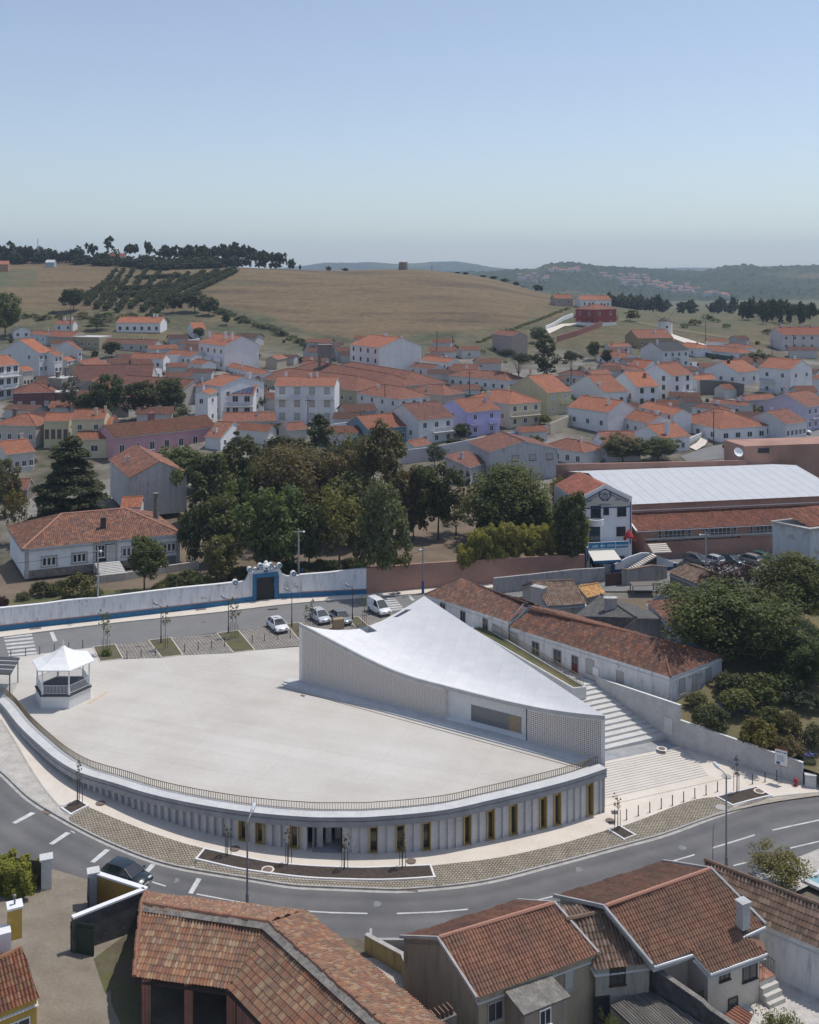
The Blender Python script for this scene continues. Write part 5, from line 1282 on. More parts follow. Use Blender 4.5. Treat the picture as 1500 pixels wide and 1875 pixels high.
def tree(name,label,cx,top,base,hw,key,col,gnd='T',group=None,parts=True,cat='tree',trunkfrac=.22,Y=None,zb=None,barkm='bark'):
    if Y is not None:g=PY(cx,base,Y);g.z=zb if zb is not None else (ZPK(g.x,g.y) if gnd=='P' else ZT(g.x,g.y))
    else:g=GP(cx,base) if gnd=='P' else G(cx,base)
    Ht=HCAM-(top-YH)*g.y/FPX-g.z;R=hw*g.y/FPX;tf=trunkfrac if parts else .05
    me,R0,H0,_=PROTO[key];hc=Ht*(1-tf)
    col=tuple(v*rnd.uniform(.88,1.12) for v in GREEN[col])
    if parts:
        root=thing(name,label,cat,tuple(g),group)
        o=bpy.data.objects.new("crown",me);COL.objects.link(o);o.parent=root
        o.location=(0,0,Ht*tf);o.scale=(R/R0,R/R0,hc/H0);o.rotation_euler=(0,0,rnd.uniform(0,6.28));o.color=(*col,1)
        t=bpy.data.objects.new("trunk",trunk_mesh('a%d'%(rnd.randrange(3)),barkm));COL.objects.link(t);t.parent=root
        hk=Ht*(tf+.16);t.scale=(max(.8,R*.45),max(.8,R*.45),hk);t.rotation_euler=(0,0,rnd.uniform(0,6.28))
        return root
    o=bpy.data.objects.new(name,me);COL.objects.link(o);tag(o,label,cat,group)
    o.location=(g.x,g.y,g.z+Ht*tf-.1);o.scale=(R/R0,R/R0,hc/H0);o.rotation_euler=(0,0,rnd.uniform(0,6.28));o.color=(*col,1);return o
PARK=[
 ("dark pointed conifer behind the park, left of the ochre framed apartments",433,783,885,28,'conifer1','con'),
 ("broad dark tree below the pointed conifer",440,810,935,48,'broad0','dark'),
 ("big brownish green tree in the middle of the park",562,815,990,84,'grand0','brown'),
 ("narrow dark tree in front of the ochre framed apartments",585,757,880,32,'tall0','dark'),
 ("tall pale green tree rising above the park toward the blue house",700,772,985,58,'fine1','olive'),
 ("dark tree behind the villa's right end",396,912,1035,46,'broad1','mid'),
 ("rounded green tree behind the garden gate",492,897,1052,54,'broad2','mid'),
 ("small bright green tree left of the garden gate",408,980,1068,34,'broad3','light'),
 ("pale green tree with straight bare trunk right of the gate",622,897,1048,48,'loose0','light'),
 ("dense olive tree hanging over the end of the white wall",702,893,1064,44,'broad0','olive'),
 ("slim brown green tree at the edge of the dirt clearing",757,862,990,32,'broad1','brown'),
 ("dark tree with leaning trunk on the dirt clearing",803,850,988,40,'broad2','dark'),
 ("wide feathery tree behind the bamboo",950,853,990,84,'grand1','mid'),
 ("small yellowish tree by the hall roof",1022,870,950,26,'loose1','yellow'),
 ("dark dense tree beside the band hall",1050,903,1032,33,'broad3','dark'),
 ("medium tree between bamboo and feathery tree",985,918,1000,38,'broad0','mid'),
 ("bushy tree beside the dirt clearing",835,908,980,36,'loose0','olive'),
 ("dark green tree behind the barn",372,830,955,48,'broad1','mid'),
 ("dark leafy tree at the back of the park",520,800,905,48,'broad3','dark'),
 ("green tree behind the tall pale tree",652,800,905,42,'broad2','mid'),
 ("small tree between the gate tree and the bare trunk tree",566,930,1045,38,'broad0','dark'),
 ("green tree at the back left of the park, below the pink house",330,822,900,44,'broad2','mid'),
 ("dark tree in front of the brownish tree",640,870,1000,46,'broad3','brown'),
 ("dark tree under the wide feathery tree",900,880,1000,46,'broad1','dark'),
 ("tree filling the gap left of the brownish tree",470,850,985,46,'broad1','mid'),
 ("young tree in the shade behind the villa",352,930,1035,20,'broad3','dark'),
]
for lb,cx,tp,bs,hw,key,col in PARK:tree("park_tree",lb,cx,tp,bs,hw*1.22,key,col,'P',trunkfrac=.22 if 'trunk' in lb else .07)
tree("cypress","left one of two slim dark cypresses beside the grey concrete building",845,858,945,8,'cypress','con','P',trunkfrac=.05)
tree("cypress","right one of two slim dark cypresses beside the grey concrete building",857,862,945,8,'cypress','con','P',trunkfrac=.05)
tree("cedar","huge dark spreading cedar behind the white villa",130,790,985,92,'conifer0','con','P',trunkfrac=.06)
tree("tree","green tree at the left edge beside the cedar",8,846,945,32,'broad0','olive','P')
tree("tree","yellow green tree at the left edge under the cedar",26,893,990,30,'loose1','yellow','P')
tree("tree","leafy tree standing before the villa steps",264,985,1085,42,'broad3','mid','P',trunkfrac=.25)
for lb,cx,tp,bs,hw,col in (("round green bush in front of the villa wall",143,1046,1098,33,'olive'),("dark bush at the villa's left corner",75,1062,1092,22,'dark'),("pink flowering bush beside the villa steps",163,1046,1072,14,'purple'),("small bush right of the villa steps",300,1060,1080,16,'mid'),("brown bush at the left edge inside the garden wall",4,1088,1116,14,'purple'),("bush near the garden gate",345,1040,1070,20,'light'),("light green bush behind the gate's right volute",560,1038,1062,18,'yellow'),("round dark bush under the villa's second window",112,1058,1086,20,'dark'),("green bush by the villa's stone base",98,1066,1092,16,'mid'),("light bush on the lawn edge left of the steps",176,1072,1094,14,'light'),("dense bush right of the leafy villa tree",318,1052,1078,20,'dark'),("spreading bush behind the white wall near the villa",290,1068,1088,18,'olive'),("trimmed bush between villa and gate",372,1048,1074,22,'mid'),("dark bush left of the gate's scroll",432,1044,1066,18,'dark'),("small bush at the lawn's left side",40,1080,1100,14,'olive'),("low bush by the villa's right end",320,1045,1070,16,'mid')):
    tree("bush",lb,cx,tp,bs,hw,'shrub%d'%rnd.randrange(3),col,'P',cat='bush',trunkfrac=.02)
for lb,cx,tp,bs,hw,key,col in (
 ("grey green tree beside the maroon house",127,690,768,22,'loose0','grey'),("dark tree before the brown roofed halls, tallest of its row",200,690,772,36,'broad0','dark'),("second dark tree right of the tallest before the halls",252,700,772,40,'broad1','dark'),
 ("dark tree near the lane at the right end of the row",307,694,764,32,'broad2','dark'),("low dark tree at the left end of the row",165,718,772,28,'broad3','dark'),("bushy low tree under the lane trees",330,742,772,22,'loose0','mid'),
 ("left olive tree in front of the tall chimney house",1140,797,848,40,'fine0','olive'),("right olive tree in front of the tall chimney house",1205,800,848,42,'fine0','olive'),
 ("grey leafless looking tree beside the white yard wall",796,810,858,28,'loose1','grey'),("dark shrub tree beside the lilac house",842,776,808,20,'broad1','dark'),("yellow green bush at the pale yellow house",998,760,778,12,'broad0','yellow'),
 ("small dark tree below the solar panels",472,722,752,14,'broad2','dark'),("dark tree between the far left houses",205,626,655,18,'broad3','dark'),("green tree on the slope beside the white long house",1388,646,668,30,'broad1','mid'),
 ("small tree beside the dark slate house",1235,653,672,14,'loose0','mid'),("large rounded tree at the left edge above the villa",10,540,618,34,'broad0','mid'),("dark spreading tree alone in the dry field",135,529,570,26,'broad2','con'),
 ("dark conifer clump above the orange roofed houses",177,575,605,24,'conifer1','con'),("left dark tree above the hillside villa's meadow",317,539,574,19,'broad1','dark'),("centre dark tree above the hillside villa's meadow",357,534,572,26,'broad3','dark'),("right dark tree above the hillside villa's meadow",383,545,578,19,'broad0','dark'),
 ("lonely round tree on the meadow slope",415,574,596,10,'broad2','dark'),("round bush tree beside the red house wall",1154,568,588,16,'broad1','olive'),("dark tree by the little outbuilding",365,600,620,12,'broad3','dark'),("small bushy tree below the red house terrace",985,600,628,16,'broad0','olive'),
 ("broad leaf tree above the cottage with three chimneys",1090,626,660,16,'broad1','mid'),("dark bush tree under the pines",1110,640,668,12,'broad2','dark')):
    tree("tree",lb,cx,tp,bs,hw,key,col)
for lb,cx,tp,bs,hw,key,tf in (("left umbrella pine with flat dark crown above the cream house",950,638,712,36,'pine0',.35),("tallest pine in the middle of the pine group",1000,612,712,32,'tall0',.25),("right pine with bare leaning trunk",1046,640,712,24,'pine1',.45)):
    tree("pine_tree",lb,cx,tp,bs,hw,key,'con',trunkfrac=tf)
for lb,cx,tp,bs,hw,key,col,Y,zb in (("big rounded green tree behind the end of the old houses",1335,1076,1290,122,'grand0','mid',122,3.2),("large dark tree at the right edge beside the parked cars",1445,1018,1230,95,'grand1','mid',132,4.0),("dark tree at the right edge behind the garden",1488,1160,1300,72,'grand0','dark',118,3.0),
  ("dark leafy tree between the two biggest trees on the right",1405,1100,1290,70,'grand1','mid',125,3.6),("shady tree behind the big rounded tree",1300,1120,1240,60,'grand1','dark',128,3.6),("purple leaved tree in front of the parked cars",1322,1035,1110,48,'loose0','purple',146,4.0),("dark purple tree beside the parked cars",1368,1030,1105,34,'loose1','purple',148,4.2)):
    tree("tree",lb,cx,tp,bs,hw,key,col,Y=Y,zb=zb)
def gpt(cx,base):
    Y=104.0
    while Y<150:
        p=PY(cx,base,Y)
        if p.z<=zgard(p.x,p.y) and p.y>104.5:break
        Y+=.3
    p=PY(cx,base,Y);return p.y,zgard(p.x,p.y)-.05
for lb,cx,tp,bs,hw,key,col in (("golden green bush behind the concrete wall",1388,1312,1372,34,'shrub0','yellow'),("dark round bush at the corner of the old house garden",1296,1282,1330,36,'shrub1','dark'),("yellow green hedge bush below the big tree",1350,1252,1306,34,'shrub2','light'),("long green bush under the big tree",1392,1225,1290,40,'shrub0','mid'),("spiky palm like bush in the garden",1442,1292,1348,24,'shrub1','olive'),("grey green bush further back in the garden",1432,1238,1280,30,'shrub2','grey'),("low olive bush at the right edge of the garden",1480,1262,1300,30,'shrub0','grey'),("bush beside the old house step",1276,1262,1296,22,'shrub2','olive'),("dark bush at the low end of the concrete wall",1478,1385,1432,24,'shrub1','dark'),("small bush in the dry grass",1420,1345,1372,18,'shrub2','olive'),("dark undergrowth bush right below the shady trees",1430,1215,1268,44,'shrub1','dark'),("dark undergrowth bush at the foot of the big rounded tree",1345,1225,1275,40,'shrub2','dark'),("leafy bush between the golden bush and the spiky bush",1412,1290,1330,26,'shrub0','mid'),("brownish bush on the slope above the notice board",1450,1345,1385,26,'shrub1','brown'),("green bush at the right edge above the flowers",1492,1320,1370,24,'shrub2','olive')):
    Y,zb=gpt(cx,bs);tree("bush",lb,cx,tp,bs,hw,key,col,Y=Y,zb=zb,cat='bush',trunkfrac=.02)
simple('flower_blue',(.16,.16,.50),.8)
for lb,pts_ in (("blue agapanthus flowers near the old house garden",[(1320,1290),(1332,1286),(1342,1284),(1350,1290),(1356,1296),(1362,1300),(1330,1297),(1345,1303),(1368,1298)]),("blue agapanthus flowers at the low end of the wall",[(1469,1380),(1478,1383),(1487,1382),(1495,1392),(1486,1400),(1474,1390)])):
    b=MB();g0=None
    for x,y in pts_:
        Y,zb=gpt(x,y+9);p=PY(x,y,Y)
        if g0 is None:g0=Vector((p.x,p.y,zb))
        b.tube([(p.x,p.y,zb),(p.x+.05,p.y,p.z)],.018,4,1)
        for _ in range(24):
            q=p+Vector((rnd.gauss(0,.17),rnd.gauss(0,.17),rnd.gauss(0,.13)));s=.07
            b.face([q+Vector((-s,0,rnd.uniform(-s,s))),q+Vector((0,-s,0)),q+Vector((s,0,rnd.uniform(-s,s))),q+Vector((0,s,0))],0)
    o=b.build("flower_clump",['flower_blue','green_paint'],org=g0);tag(o,lb,'flowers')
for k in range(34):
    x=432+k*7.4 if k<32 else 700+k;y=1062-(x-432)*.075+rnd.uniform(-10,3);
    if 455<x<520:continue
    tree("undergrowth_bush","dark undergrowth bush behind the white wall, between the gate and the pink wall",x,y-rnd.uniform(16,30),y,rnd.uniform(11,17),'shrub%d'%(k%3),['dark','mid','olive'][k%3],'P',parts=False,group="undergrowth behind the white wall",cat='bush')
c_,r_=[],[]
for _ in range(900):
    x=NR.uniform(842,1075);Yb=np.interp(x,[842,1075],[151.5,159.0])+NR.uniform(.4,4.5);X=(x-750)/FPX*Yb
    hh=4.9+.25*math.sin(x*.31)+.45*math.sin(x*.043);z=6.7+NR.uniform(.1,1)**.7*hh*(1 if x>860 else .6);c_.append((X,Yb,z));r_.append(NR.uniform(.28,.55))
o=bpy.data.objects.new("bamboo_hedge",leaf_mesh("bamboo_hedge",np.array(c_)-np.array([17,155,6.7]),np.array(r_),330,.19,flat=1.5,asp=.26,droop=.6,up=.3));COL.objects.link(o);o.location=(17,155,6.7)
o.color=(*GREEN['bam'],1);tag(o,"long yellow green bamboo hedge above the pink wall",'hedge')
# ---- hilltop trees, wood, orchard, valley pines
i=0
for (cx,tp,bs,hw,key) in [(6,448,492,11,'farpine0'),(19,440,492,13,'fartall'),(46,441,493,15,'farpine1'),(80,456,490,14,'far0'),(103,462,488,9,'far1'),(142,449,486,18,'far0'),(165,444,482,12,'farpine0'),(201,431,486,15,'fartall'),(241,437,482,17,'farpine1'),(272,441,480,11,'farpine0'),(516,462,490,11,'farpine0'),(533,474,489,10,'far1'),(602,487,493,5,'far2'),(632,490,494,8,'far0'),(550,484,489,3,'far1')]:
    nm=["flat topped pine on the left skyline, nearest the left edge","tall feathery tree on the left skyline near the edge","dark pine on the left skyline right of the feathery tree","round tree on the left skyline beside the mast","small round tree right of the mast","rounded dark tree on the skyline left of the farmhouse","umbrella pine just left of the hilltop farmhouse","tallest tree on the skyline above the farmhouse","wide flat pine right of the tallest skyline tree","small flat pine at the start of the wood","last tall pine at the right end of the hilltop wood","round tree beyond the end of the hilltop wood","tiny round tree on the bare ridge","low bush on the bare ridge left of the ruined mill","smallest bush near the end of the wood"][i];i+=1
    tree("skyline_tree",nm,cx,tp,bs,hw,key,'far',parts=False,Y=float(np.interp(cx,[0,300,650],[655,650,640])))
for k in range(34):
    cx=296+k*6.6+rnd.uniform(-2,2);tp=np.interp(cx,[295,320,400,420,445,480,515],[448,449,447,443,445,457,460])+rnd.uniform(-2,4)
    tree("wood_pine","dark pine in the wood on the left ridge",cx,tp,492,rnd.uniform(10,15),['fartall','farpine0','farpine1','fartall'][k%4],'far',parts=False,group="pines of the ridge wood",Y=rnd.uniform(622,655))
for k in range(170):
    cx=rnd.uniform(-5,445) if k<120 else rnd.uniform(170,440);b0=np.interp(cx,[0,60,200,300,440],[482,483,492,502,492]);bs=b0-rnd.uniform(0,14);hh=rnd.uniform(12,21)
    tree("wood_tree","dark rounded tree in the lower edge of the ridge wood",cx,bs-hh,bs,rnd.uniform(10,16),'far%d'%(k%3),'far',parts=False,group="rounded trees below the ridge wood",Y=float(np.interp(bs,[468,482,502],[690,650,597])))
rows_=[((160,560),(212,498)),((178,566),(226,497)),((196,568),(245,496)),((215,572),(268,497)),((240,566),(292,500)),((262,572),(322,505)),((285,560),(345,503)),((300,548),(372,500)),((318,540),(398,498)),((335,530),(428,494)),((205,545),(300,540)),((230,532),(330,528)),((150,548),(200,520)),((300,556),(345,520)),((330,548),(418,506)),((262,552),(300,520)),((345,540),(432,500)),((275,585),(300,560)),((190,545),(215,520)),((250,512),(330,508)),((330,515),(400,506))]
k=0
for (x0,y0),(x1,y1) in rows_:
    n=int(math.hypot(x1-x0,y1-y0)/4.3)
    for j in range(n):
        t=(j+rnd.uniform(-.2,.2))/max(1,n-1);x,y=x0+(x1-x0)*t,y0+(y1-y0)*t;q=np.interp(y,[495,565],[.78,1.25])
        tree("orchard_tree","small round fruit tree in an orchard row on the left slope",x,y-10*q,y,7.4*q,'far%d'%(k%3),'orch',parts=False,group="orchard trees on the slope");k+=1
for k in range(30):
    t=k/29;x=np.interp(t,[0,.3,.6,1],[385,455,515,590])+rnd.uniform(-8,8);y=np.interp(t,[0,.3,.6,1],[572,588,612,650])+rnd.uniform(-4,4);q=rnd.uniform(.7,1.3)
    tree("hedge_bush","bush in the hedge line at the foot of the big dry field",x,y-11*q,y,11*q,'farshrub','reed' if k%3 else 'mid',parts=False,group="hedge bushes below the dry field",cat='bush')
for k in range(26):
    x=30+rnd.uniform(0,290);y=np.interp(x,[0,150,320],[578,585,590])+rnd.uniform(-8,6);q=rnd.uniform(.8,1.5)
    tree("meadow_bush","green bush along the lower edge of the left hill",x,y-9*q,y,9*q,'farshrub','mid' if k%2 else 'olive',parts=False,group="bushes along the left hill foot",cat='bush')
for k in range(60):
    cx=rnd.uniform(1345,1492);bs=rnd.uniform(574,590);tp=np.interp(cx,[1340,1360,1420,1492],[548,541,545,550])+rnd.uniform(0,14)
    tree("valley_pine","dark pine in the dense grove behind the terraced houses",cx,min(tp,bs-12),bs,rnd.uniform(7,12),['fartall','far0','farpine0','far1'][k%4],'far',parts=False,group="pines of the right hand grove",Y=rnd.uniform(480,600))
for k in range(46):
    cx=rnd.uniform(1115,1345);bs=np.interp(cx,[1115,1200,1345],[560,566,568])+rnd.uniform(-6,2);tp=bs-rnd.uniform(12,24)
    tree("valley_tree","dark tree in the belt below the far village",cx,tp,bs,rnd.uniform(8,13),['far0','far1','fartall','far2'][k%4],'far',parts=False,group="trees of the valley belt",Y=rnd.uniform(640,800))
for k,(cx,tp,bs,hw) in enumerate([(885,503,512,9),(905,505,514,9),(925,509,520,9),(945,515,524,8),(983,521,534,12),(957,524,530,5),(838,497,503,7),(853,498,505,6)]):
    tree("crest_tree",["first","second","third","fourth","largest","smallest","leftmost low","second low"][k]+" dark tree behind the crest right of the ruined mill",cx,tp,bs+4,hw,'far%d'%(k%3),'far',parts=False,Y=655)
for k,(cx,bs,hw) in enumerate([(1272,596,14),(1296,586,12),(1310,590,9),(1408,612,12),(1440,612,10),(1255,600,10),(1330,600,9),(1480,628,16),(1452,632,14)]):
    tree("scrub_bush",["dark","rounded","small","greyish","olive","low","tiny","wide","broad"][k]+" scrub bush on the open slope left of or below the terraced houses",cx,bs-hw*1.1,bs,hw,'farshrub','mid',parts=False,cat='bush')
for k in range(34):
    t=k/33;x=875+t*165;y=628-t*62+rnd.uniform(-1,1)
    tree("vine_bush","green vine bush in the row climbing to the red house",x,y-5,y,5.5,'farshrub','light' if k%2 else 'mid',parts=False,group="vine row below the crest",cat='bush')
def inside(X,Y,pad=.8):
    for cs,_ in FOOT:
        o_,a_,b_=cs[0],cs[1]-cs[0],cs[3]-cs[0];v=Vector((X-o_.x,Y-o_.y,0));u,w=v.dot(a_)/a_.length_squared,v.dot(b_)/b_.length_squared
        if -pad/a_.length<u<1+pad/a_.length and -pad/b_.length<w<1+pad/b_.length:return True
    return False
k=0
while k<120:
    x,y=rnd.uniform(5,1495),rnd.uniform(625,850);g=G(x,y)
    if inside(g.x,g.y,1.2) or (x>1020 and y>800) or (y>815 and 400<x<800):continue
    k+=1;q=rnd.uniform(.7,1.6)*245/g.y
    tree("garden_bush","small green bush in a garden between village houses",x,y-13*q,y,9*q,['far0','far1','far2','farshrub'][k%4],['mid','dark','olive','light'][k%4],parts=False,group="bushes between the village houses",cat='bush')
# ================================================================ BUILDINGS AROUND THE SQUARE (explicit corners)
UZ=Vector((0,0,1))
def exroof(name,label,E0,E1,R0,R1,K0,K1,zb,wall=WHITE,roof='tile_old',geo=None,hip0=False,hip1=False,wmat='old_plaster',tint=(1,1,1),inset=.3,cat='house',walls='ekab',capm=None,capr=.15,group=None):
    E0,E1,R0,R1,K0,K1=[Vector(v) for v in (E0,E1,R0,R1,K0,K1)]
    mid=(E0+E1+K0+K1)/4;root=thing(name,label,cat,((E0.x+E1.x)/2,(E0.y+E1.y)/2,zb),group)
    r=MB()
    def pl(poly,a_,b_):
        if geo:tiled(r,poly,a_,b_,**geo)
        else:
            u=(b_-a_).normalized();r.face(poly,0,[((p-a_).dot(u)/.26,((p-a_)-u*((p-a_).dot(u))).length/.42) for p in poly])
        lo=[p-UZ*(.45 if geo else .12) for p in poly];r.face(lo[::-1],1)
        for i in range(len(poly)):
            if not geo:r.face([lo[i],lo[(i+1)%len(poly)],poly[(i+1)%len(poly)]-UZ*.01,poly[i]-UZ*.01],1)
    pl([E0,E1,R1,R0],E0,E1);pl([K1,K0,R0,R1],K1,K0)
    if hip0:pl([K0,E0,R0],K0,E0)
    if hip1:pl([E1,K1,R1],E1,K1)
    def cap(p,q):
        L=(q-p).length;n=max(2,int(L/.42));
        for k in range(n):
            a_,b_=p.lerp(q,k/n),p.lerp(q,(k+1)/n);r.tube([a_+UZ*.03,b_+UZ*.03],[capr*.88,capr],6,2,cap=False)
    cap(R0,R1)
    if hip0:cap(E0,R0);cap(K0,R0)
    if hip1:cap(E1,R1);cap(K1,R1)
    w=MB()
    def ins(p):d=mid-p;d.z=0;return p+d.normalized()*inset*1.3
    e0,e1,k0,k1=ins(E0),ins(E1),ins(K0),ins(K1)
    dn=Vector((0,0,-.10 if not geo else -.02))
    def q4(a_,b_):w.face([(a_.x,a_.y,zb),(b_.x,b_.y,zb),a_.__class__((b_.x,b_.y,b_.z+.0))+dn,a_+dn])
    if 'e' in walls:q4(e0,e1)
    if 'k' in walls:q4(k1,k0)
    for tag_,a_,b_,R_,hp in (('a',k0,e0,R0,hip0),('b',e1,k1,R1,hip1)):
        if tag_ not in walls:continue
        if hp:q4(a_,b_)
        else:
            rr=Vector(((a_.x+b_.x)/2,(a_.y+b_.y)/2,R_.z));t=((R_-a_).dot(b_-a_))/(b_-a_).length_squared;rr=a_.lerp(b_,min(max(t,.1),.9));rr.z=R_.z
            w.face([(a_.x,a_.y,zb),(b_.x,b_.y,zb),b_+dn,rr+dn,a_+dn])
    if w.f:w.build('wall',wmat,root,color=wall)
    r.build('roof',[roof,'eave_white',capm or roof],root,color=tint)
    h=House();h.root=root;h.e=(e0,e1,k0,k1);return h
def wwin(root,p,q,u,z,w,hgt,fr='white_paint',kind='glass',name='window',inset=.0):
    """window on the wall line p->q (outer side to the right when walking p->q is towards the viewer)"""
    p,q=Vector(p),Vector(q);d=Vector((q.x-p.x,q.y-p.y,0)).normalized();n=Vector((d.y,-d.x,0))
    c=Vector((p.x,p.y,z))+d*u+n*.01;return add_window(root,c,n,w,hgt,fr,kind,name)
def wpx(root,p,q,px,py,w,hgt,**k):
    p,q=Vector(p),Vector(q);kk=(px-750)/FPX;t=(p.x-kk*p.y)/((p.x-kk*p.y)-(q.x-kk*q.y));m_=p.lerp(q,t)
    z=HCAM-(py-YH)*m_.y/FPX-hgt/2;L=Vector((q.x-p.x,q.y-p.y,0)).length;return wwin(root,p,q,t*L,z,w,hgt,**k)
# ---- old whitewashed row beside the steps
H1E0,H1E1=P(777.6,1089,7.0),P(931.5,1138.5,7.0);H1R0,H1R1=P(845,1061,8.6),P(968,1106,8.6)
dx=Vector((.70,.715,0))
h1=exroof("old_house","old whitewashed house with red brown hipped roof, upper one of the row beside the steps",H1E0,H1E1,H1R0,H1R1,H1E0+dx*7.2,H1E1+dx*7.2,3.0,(.70,.70,.69),'tile_old',dict(pitch=.30,row=.45,amp=.06),hip0=True,inset=.15,tint=(.62,.60,.62))
for px,py,w_,hh in ((811,1112,.9,1.1),(848,1131,.8,1.6),(889,1145,.8,1.6)):wpx(h1.root,h1.e[0],h1.e[1],px,py,w_,hh,fr='frame_stone')
H2E0,H2E1=P(931.5,1147.5,6.35),P(1228,1240,6.35);H2R0,H2R1=P(969.7,1114.5,8.3),P(1212,1173,8.5)
H2K1=P(1325,1203,6.35);H2K0=H2E0+(H2K1-H2E1)
h2=exroof("old_house","long old whitewashed house with sagging tiled roof, lower one of the row beside the steps",H2E0,H2E1,H2R0,H2R1,H2K0,H2K1,2.2,(.70,.70,.70),'tile_old',dict(pitch=.30,row=.45,amp=.06),hip1=True,inset=.15,tint=(.64,.60,.60))
for px,py,w_,hh,kd in ((942,1170,.95,1.35,'shut'),(981,1187,1.0,1.45,'glass'),(1021,1202,1.05,1.5,'glass'),(1080.5,1220,1.0,1.5,'shut'),(1135.5,1239,.8,1.1,'shut')):wpx(h2.root,h2.e[0],h2.e[1],px,py,w_,hh,fr='frame_stone',kind=kd)
simple('door_red',(.12,.018,.02),.6)
dr=wpx(h2.root,h2.e[0],h2.e[1],1053,1218,.85,2.1,fr='frame_stone',kind='glass',name='door');
b=MB();
p_,q_=h2.e[0],h2.e[1];kk=(1053-750)/FPX;t=(p_.x-kk*p_.y)/((p_.x-kk*p_.y)-(q_.x-kk*q_.y));m_=p_.lerp(q_,t);d=Vector((q_.x-p_.x,q_.y-p_.y,0)).normalized();n_o=Vector((d.y,-d.x,0))
zd=HCAM-(1218-YH)*m_.y/FPX-1.05
b.frame(Vector((m_.x,m_.y,zd))-d*.42+n_o*.045,d,n_o,UZ,.84,.03,1.25);b.build('door_leaf','door_red',h2.root)
for px,py,w_,hh,kd,nm in ((1249,1256,.9,1.5,'shut','window'),(1272,1253,.8,2.1,'shut','door'),(1297,1236,.9,1.4,'shut','window')):wpx(h2.root,h2.e[1],h2.e[3],px,py,w_,hh,fr='frame_stone',kind=kd,name=nm)
b=MB();b.box(P(1093,1236,3.9),(.8,.5,.9),0,-.8);o=b.build('cabinet','white_paint',org=P(1093,1236,3.9));tag(o,"white air conditioning box on the wall of the old whitewashed house",'box')
# ---- sheds behind the old row
def exlist(label,name,e0,e1,r0,r1,ze,zr,depth,zb,roof,wall,**k):
    E0,E1,R0,R1=P(*e0,ze),P(*e1,ze),P(*r0,zr),P(*r1,zr);v=((R0-E0)+(R1-E1));v.z=0;v.normalize()
    v=v*depth;return exroof(name,label,E0,E1,R0,R1,E0+v,E1+v,zb,wall,roof,**k)
GEO=dict(pitch=.30,row=.45,amp=.06)
exlist("low tumbledown shed with brown tiled roof behind the old house chimney","shed",(1003,1110),(1076,1105),(972,1065),(1050,1062),6.6,8.4,9.0,3.5,'tile_moss',(.42,.41,.39),geo=GEO,cat='shed')
h3=exlist("grey slate roofed shed with broad white chimney","shed",(1052,1128),(1140,1152),(1100,1088),(1165,1131),6.4,8.0,8.0,3.5,'tile_grey',(.50,.50,.49),cat='shed')
b=MB();p=P(1118,1123,7.1);b.frame(p+Vector((-.75,-.3,-.6)),(1,0,0),(0,1,0),UZ,1.5,.7,2.4);b.frame(p+Vector((-.85,-.4,1.802)),(1,0,0),(0,1,0),UZ,1.7,.9,.2);b.build('chimney','old_plaster',h3.root,color=(.48,.47,.45))
b=MB();p=P(984,1098,6.4);b.frame(p+Vector((-.9,-.4,-.6)),(.8,-.6,0),(.6,.8,0),UZ,1.8,1.0,2.4);b.frame(p+Vector((-1.0,-.45,1.803)),(.8,-.6,0),(.6,.8,0),UZ,2.0,1.2,.15);b.build('chimney','old_plaster',h2.root,color=(.42,.41,.39))
exlist("old house with blue stained gable and brown roof behind the row","old_house",(1183,1101),(1246,1165),(1240,1089),(1310,1120),7.2,8.9,8.0,3.0,'tile_moss',(.50,.53,.56),geo=GEO,tint=(1.2,.9,.85))
exlist("weathered brown roofed shed in front of the parked cars","shed",(1222,1047),(1298,1078),(1258,1031),(1310,1050),6.6,7.8,6.5,3.4,'tile_moss',(.22,.21,.19),geo=GEO,cat='shed',tint=(.95,.95,.95))
exlist("small shed with ochre lichen roof beside the dark gate","shed",(1075,1094),(1110,1086),(1058,1074),(1096,1068),5.9,6.5,3.5,3.5,'tile_moss',(.3,.29,.27),cat='shed',tint=(1.9,1.5,.7))
def wallseg(name,label,pts,z0,z1,th,mats,cap=None,cat='wall',color=None,group=None):
    """free-standing wall along plan points with heights"""
    pts=[Vector((p[0],p[1],0)) for p in pts];n=len(pts)
    zz0=z0 if isinstance(z0,(list,tuple)) else [z0]*n;zz1=z1 if isinstance(z1,(list,tuple)) else [z1]*n
    mid=pts[n//2];root=thing(name,label,cat,(mid.x,mid.y,zz0[n//2]),group);b=MB()
    nr=[]
    for i in range(n):
        t=pts[min(i+1,n-1)]-pts[max(i-1,0)];t.normalize();nr.append(Vector((-t.y,t.x,0)))
    rows=[[p+UZ*z for p,z in zip(pts,zz0)],[p+UZ*z for p,z in zip(pts,zz1)],[p+q*th+UZ*z for p,q,z in zip(pts,nr,zz1)],[p+q*th+UZ*z for p,q,z in zip(pts,nr,zz0)]]
    b.grid(rows);b.face([r_[0] for r_ in rows]);b.face([r_[-1] for r_ in rows][::-1]);b.build('wall',mats,root,color=color)
    if cap:
        c=MB();rows=[[p-q*.05+UZ*(z+.003) for p,q,z in zip(pts,nr,zz1)],[p-q*.05+UZ*(z+cap[1]) for p,q,z in zip(pts,nr,zz1)],[p+q*(th+.05)+UZ*(z+cap[1]) for p,q,z in zip(pts,nr,zz1)],[p+q*(th+.05)+UZ*(z+.003) for p,q,z in zip(pts,nr,zz1)]]
        c.grid(rows);c.face([r_[0] for r_ in rows]);c.face([r_[-1] for r_ in rows][::-1]);c.build('coping',cap[0],root)
    return root
def wp(pts,Z):return [P(x,y,Z) for x,y in pts]
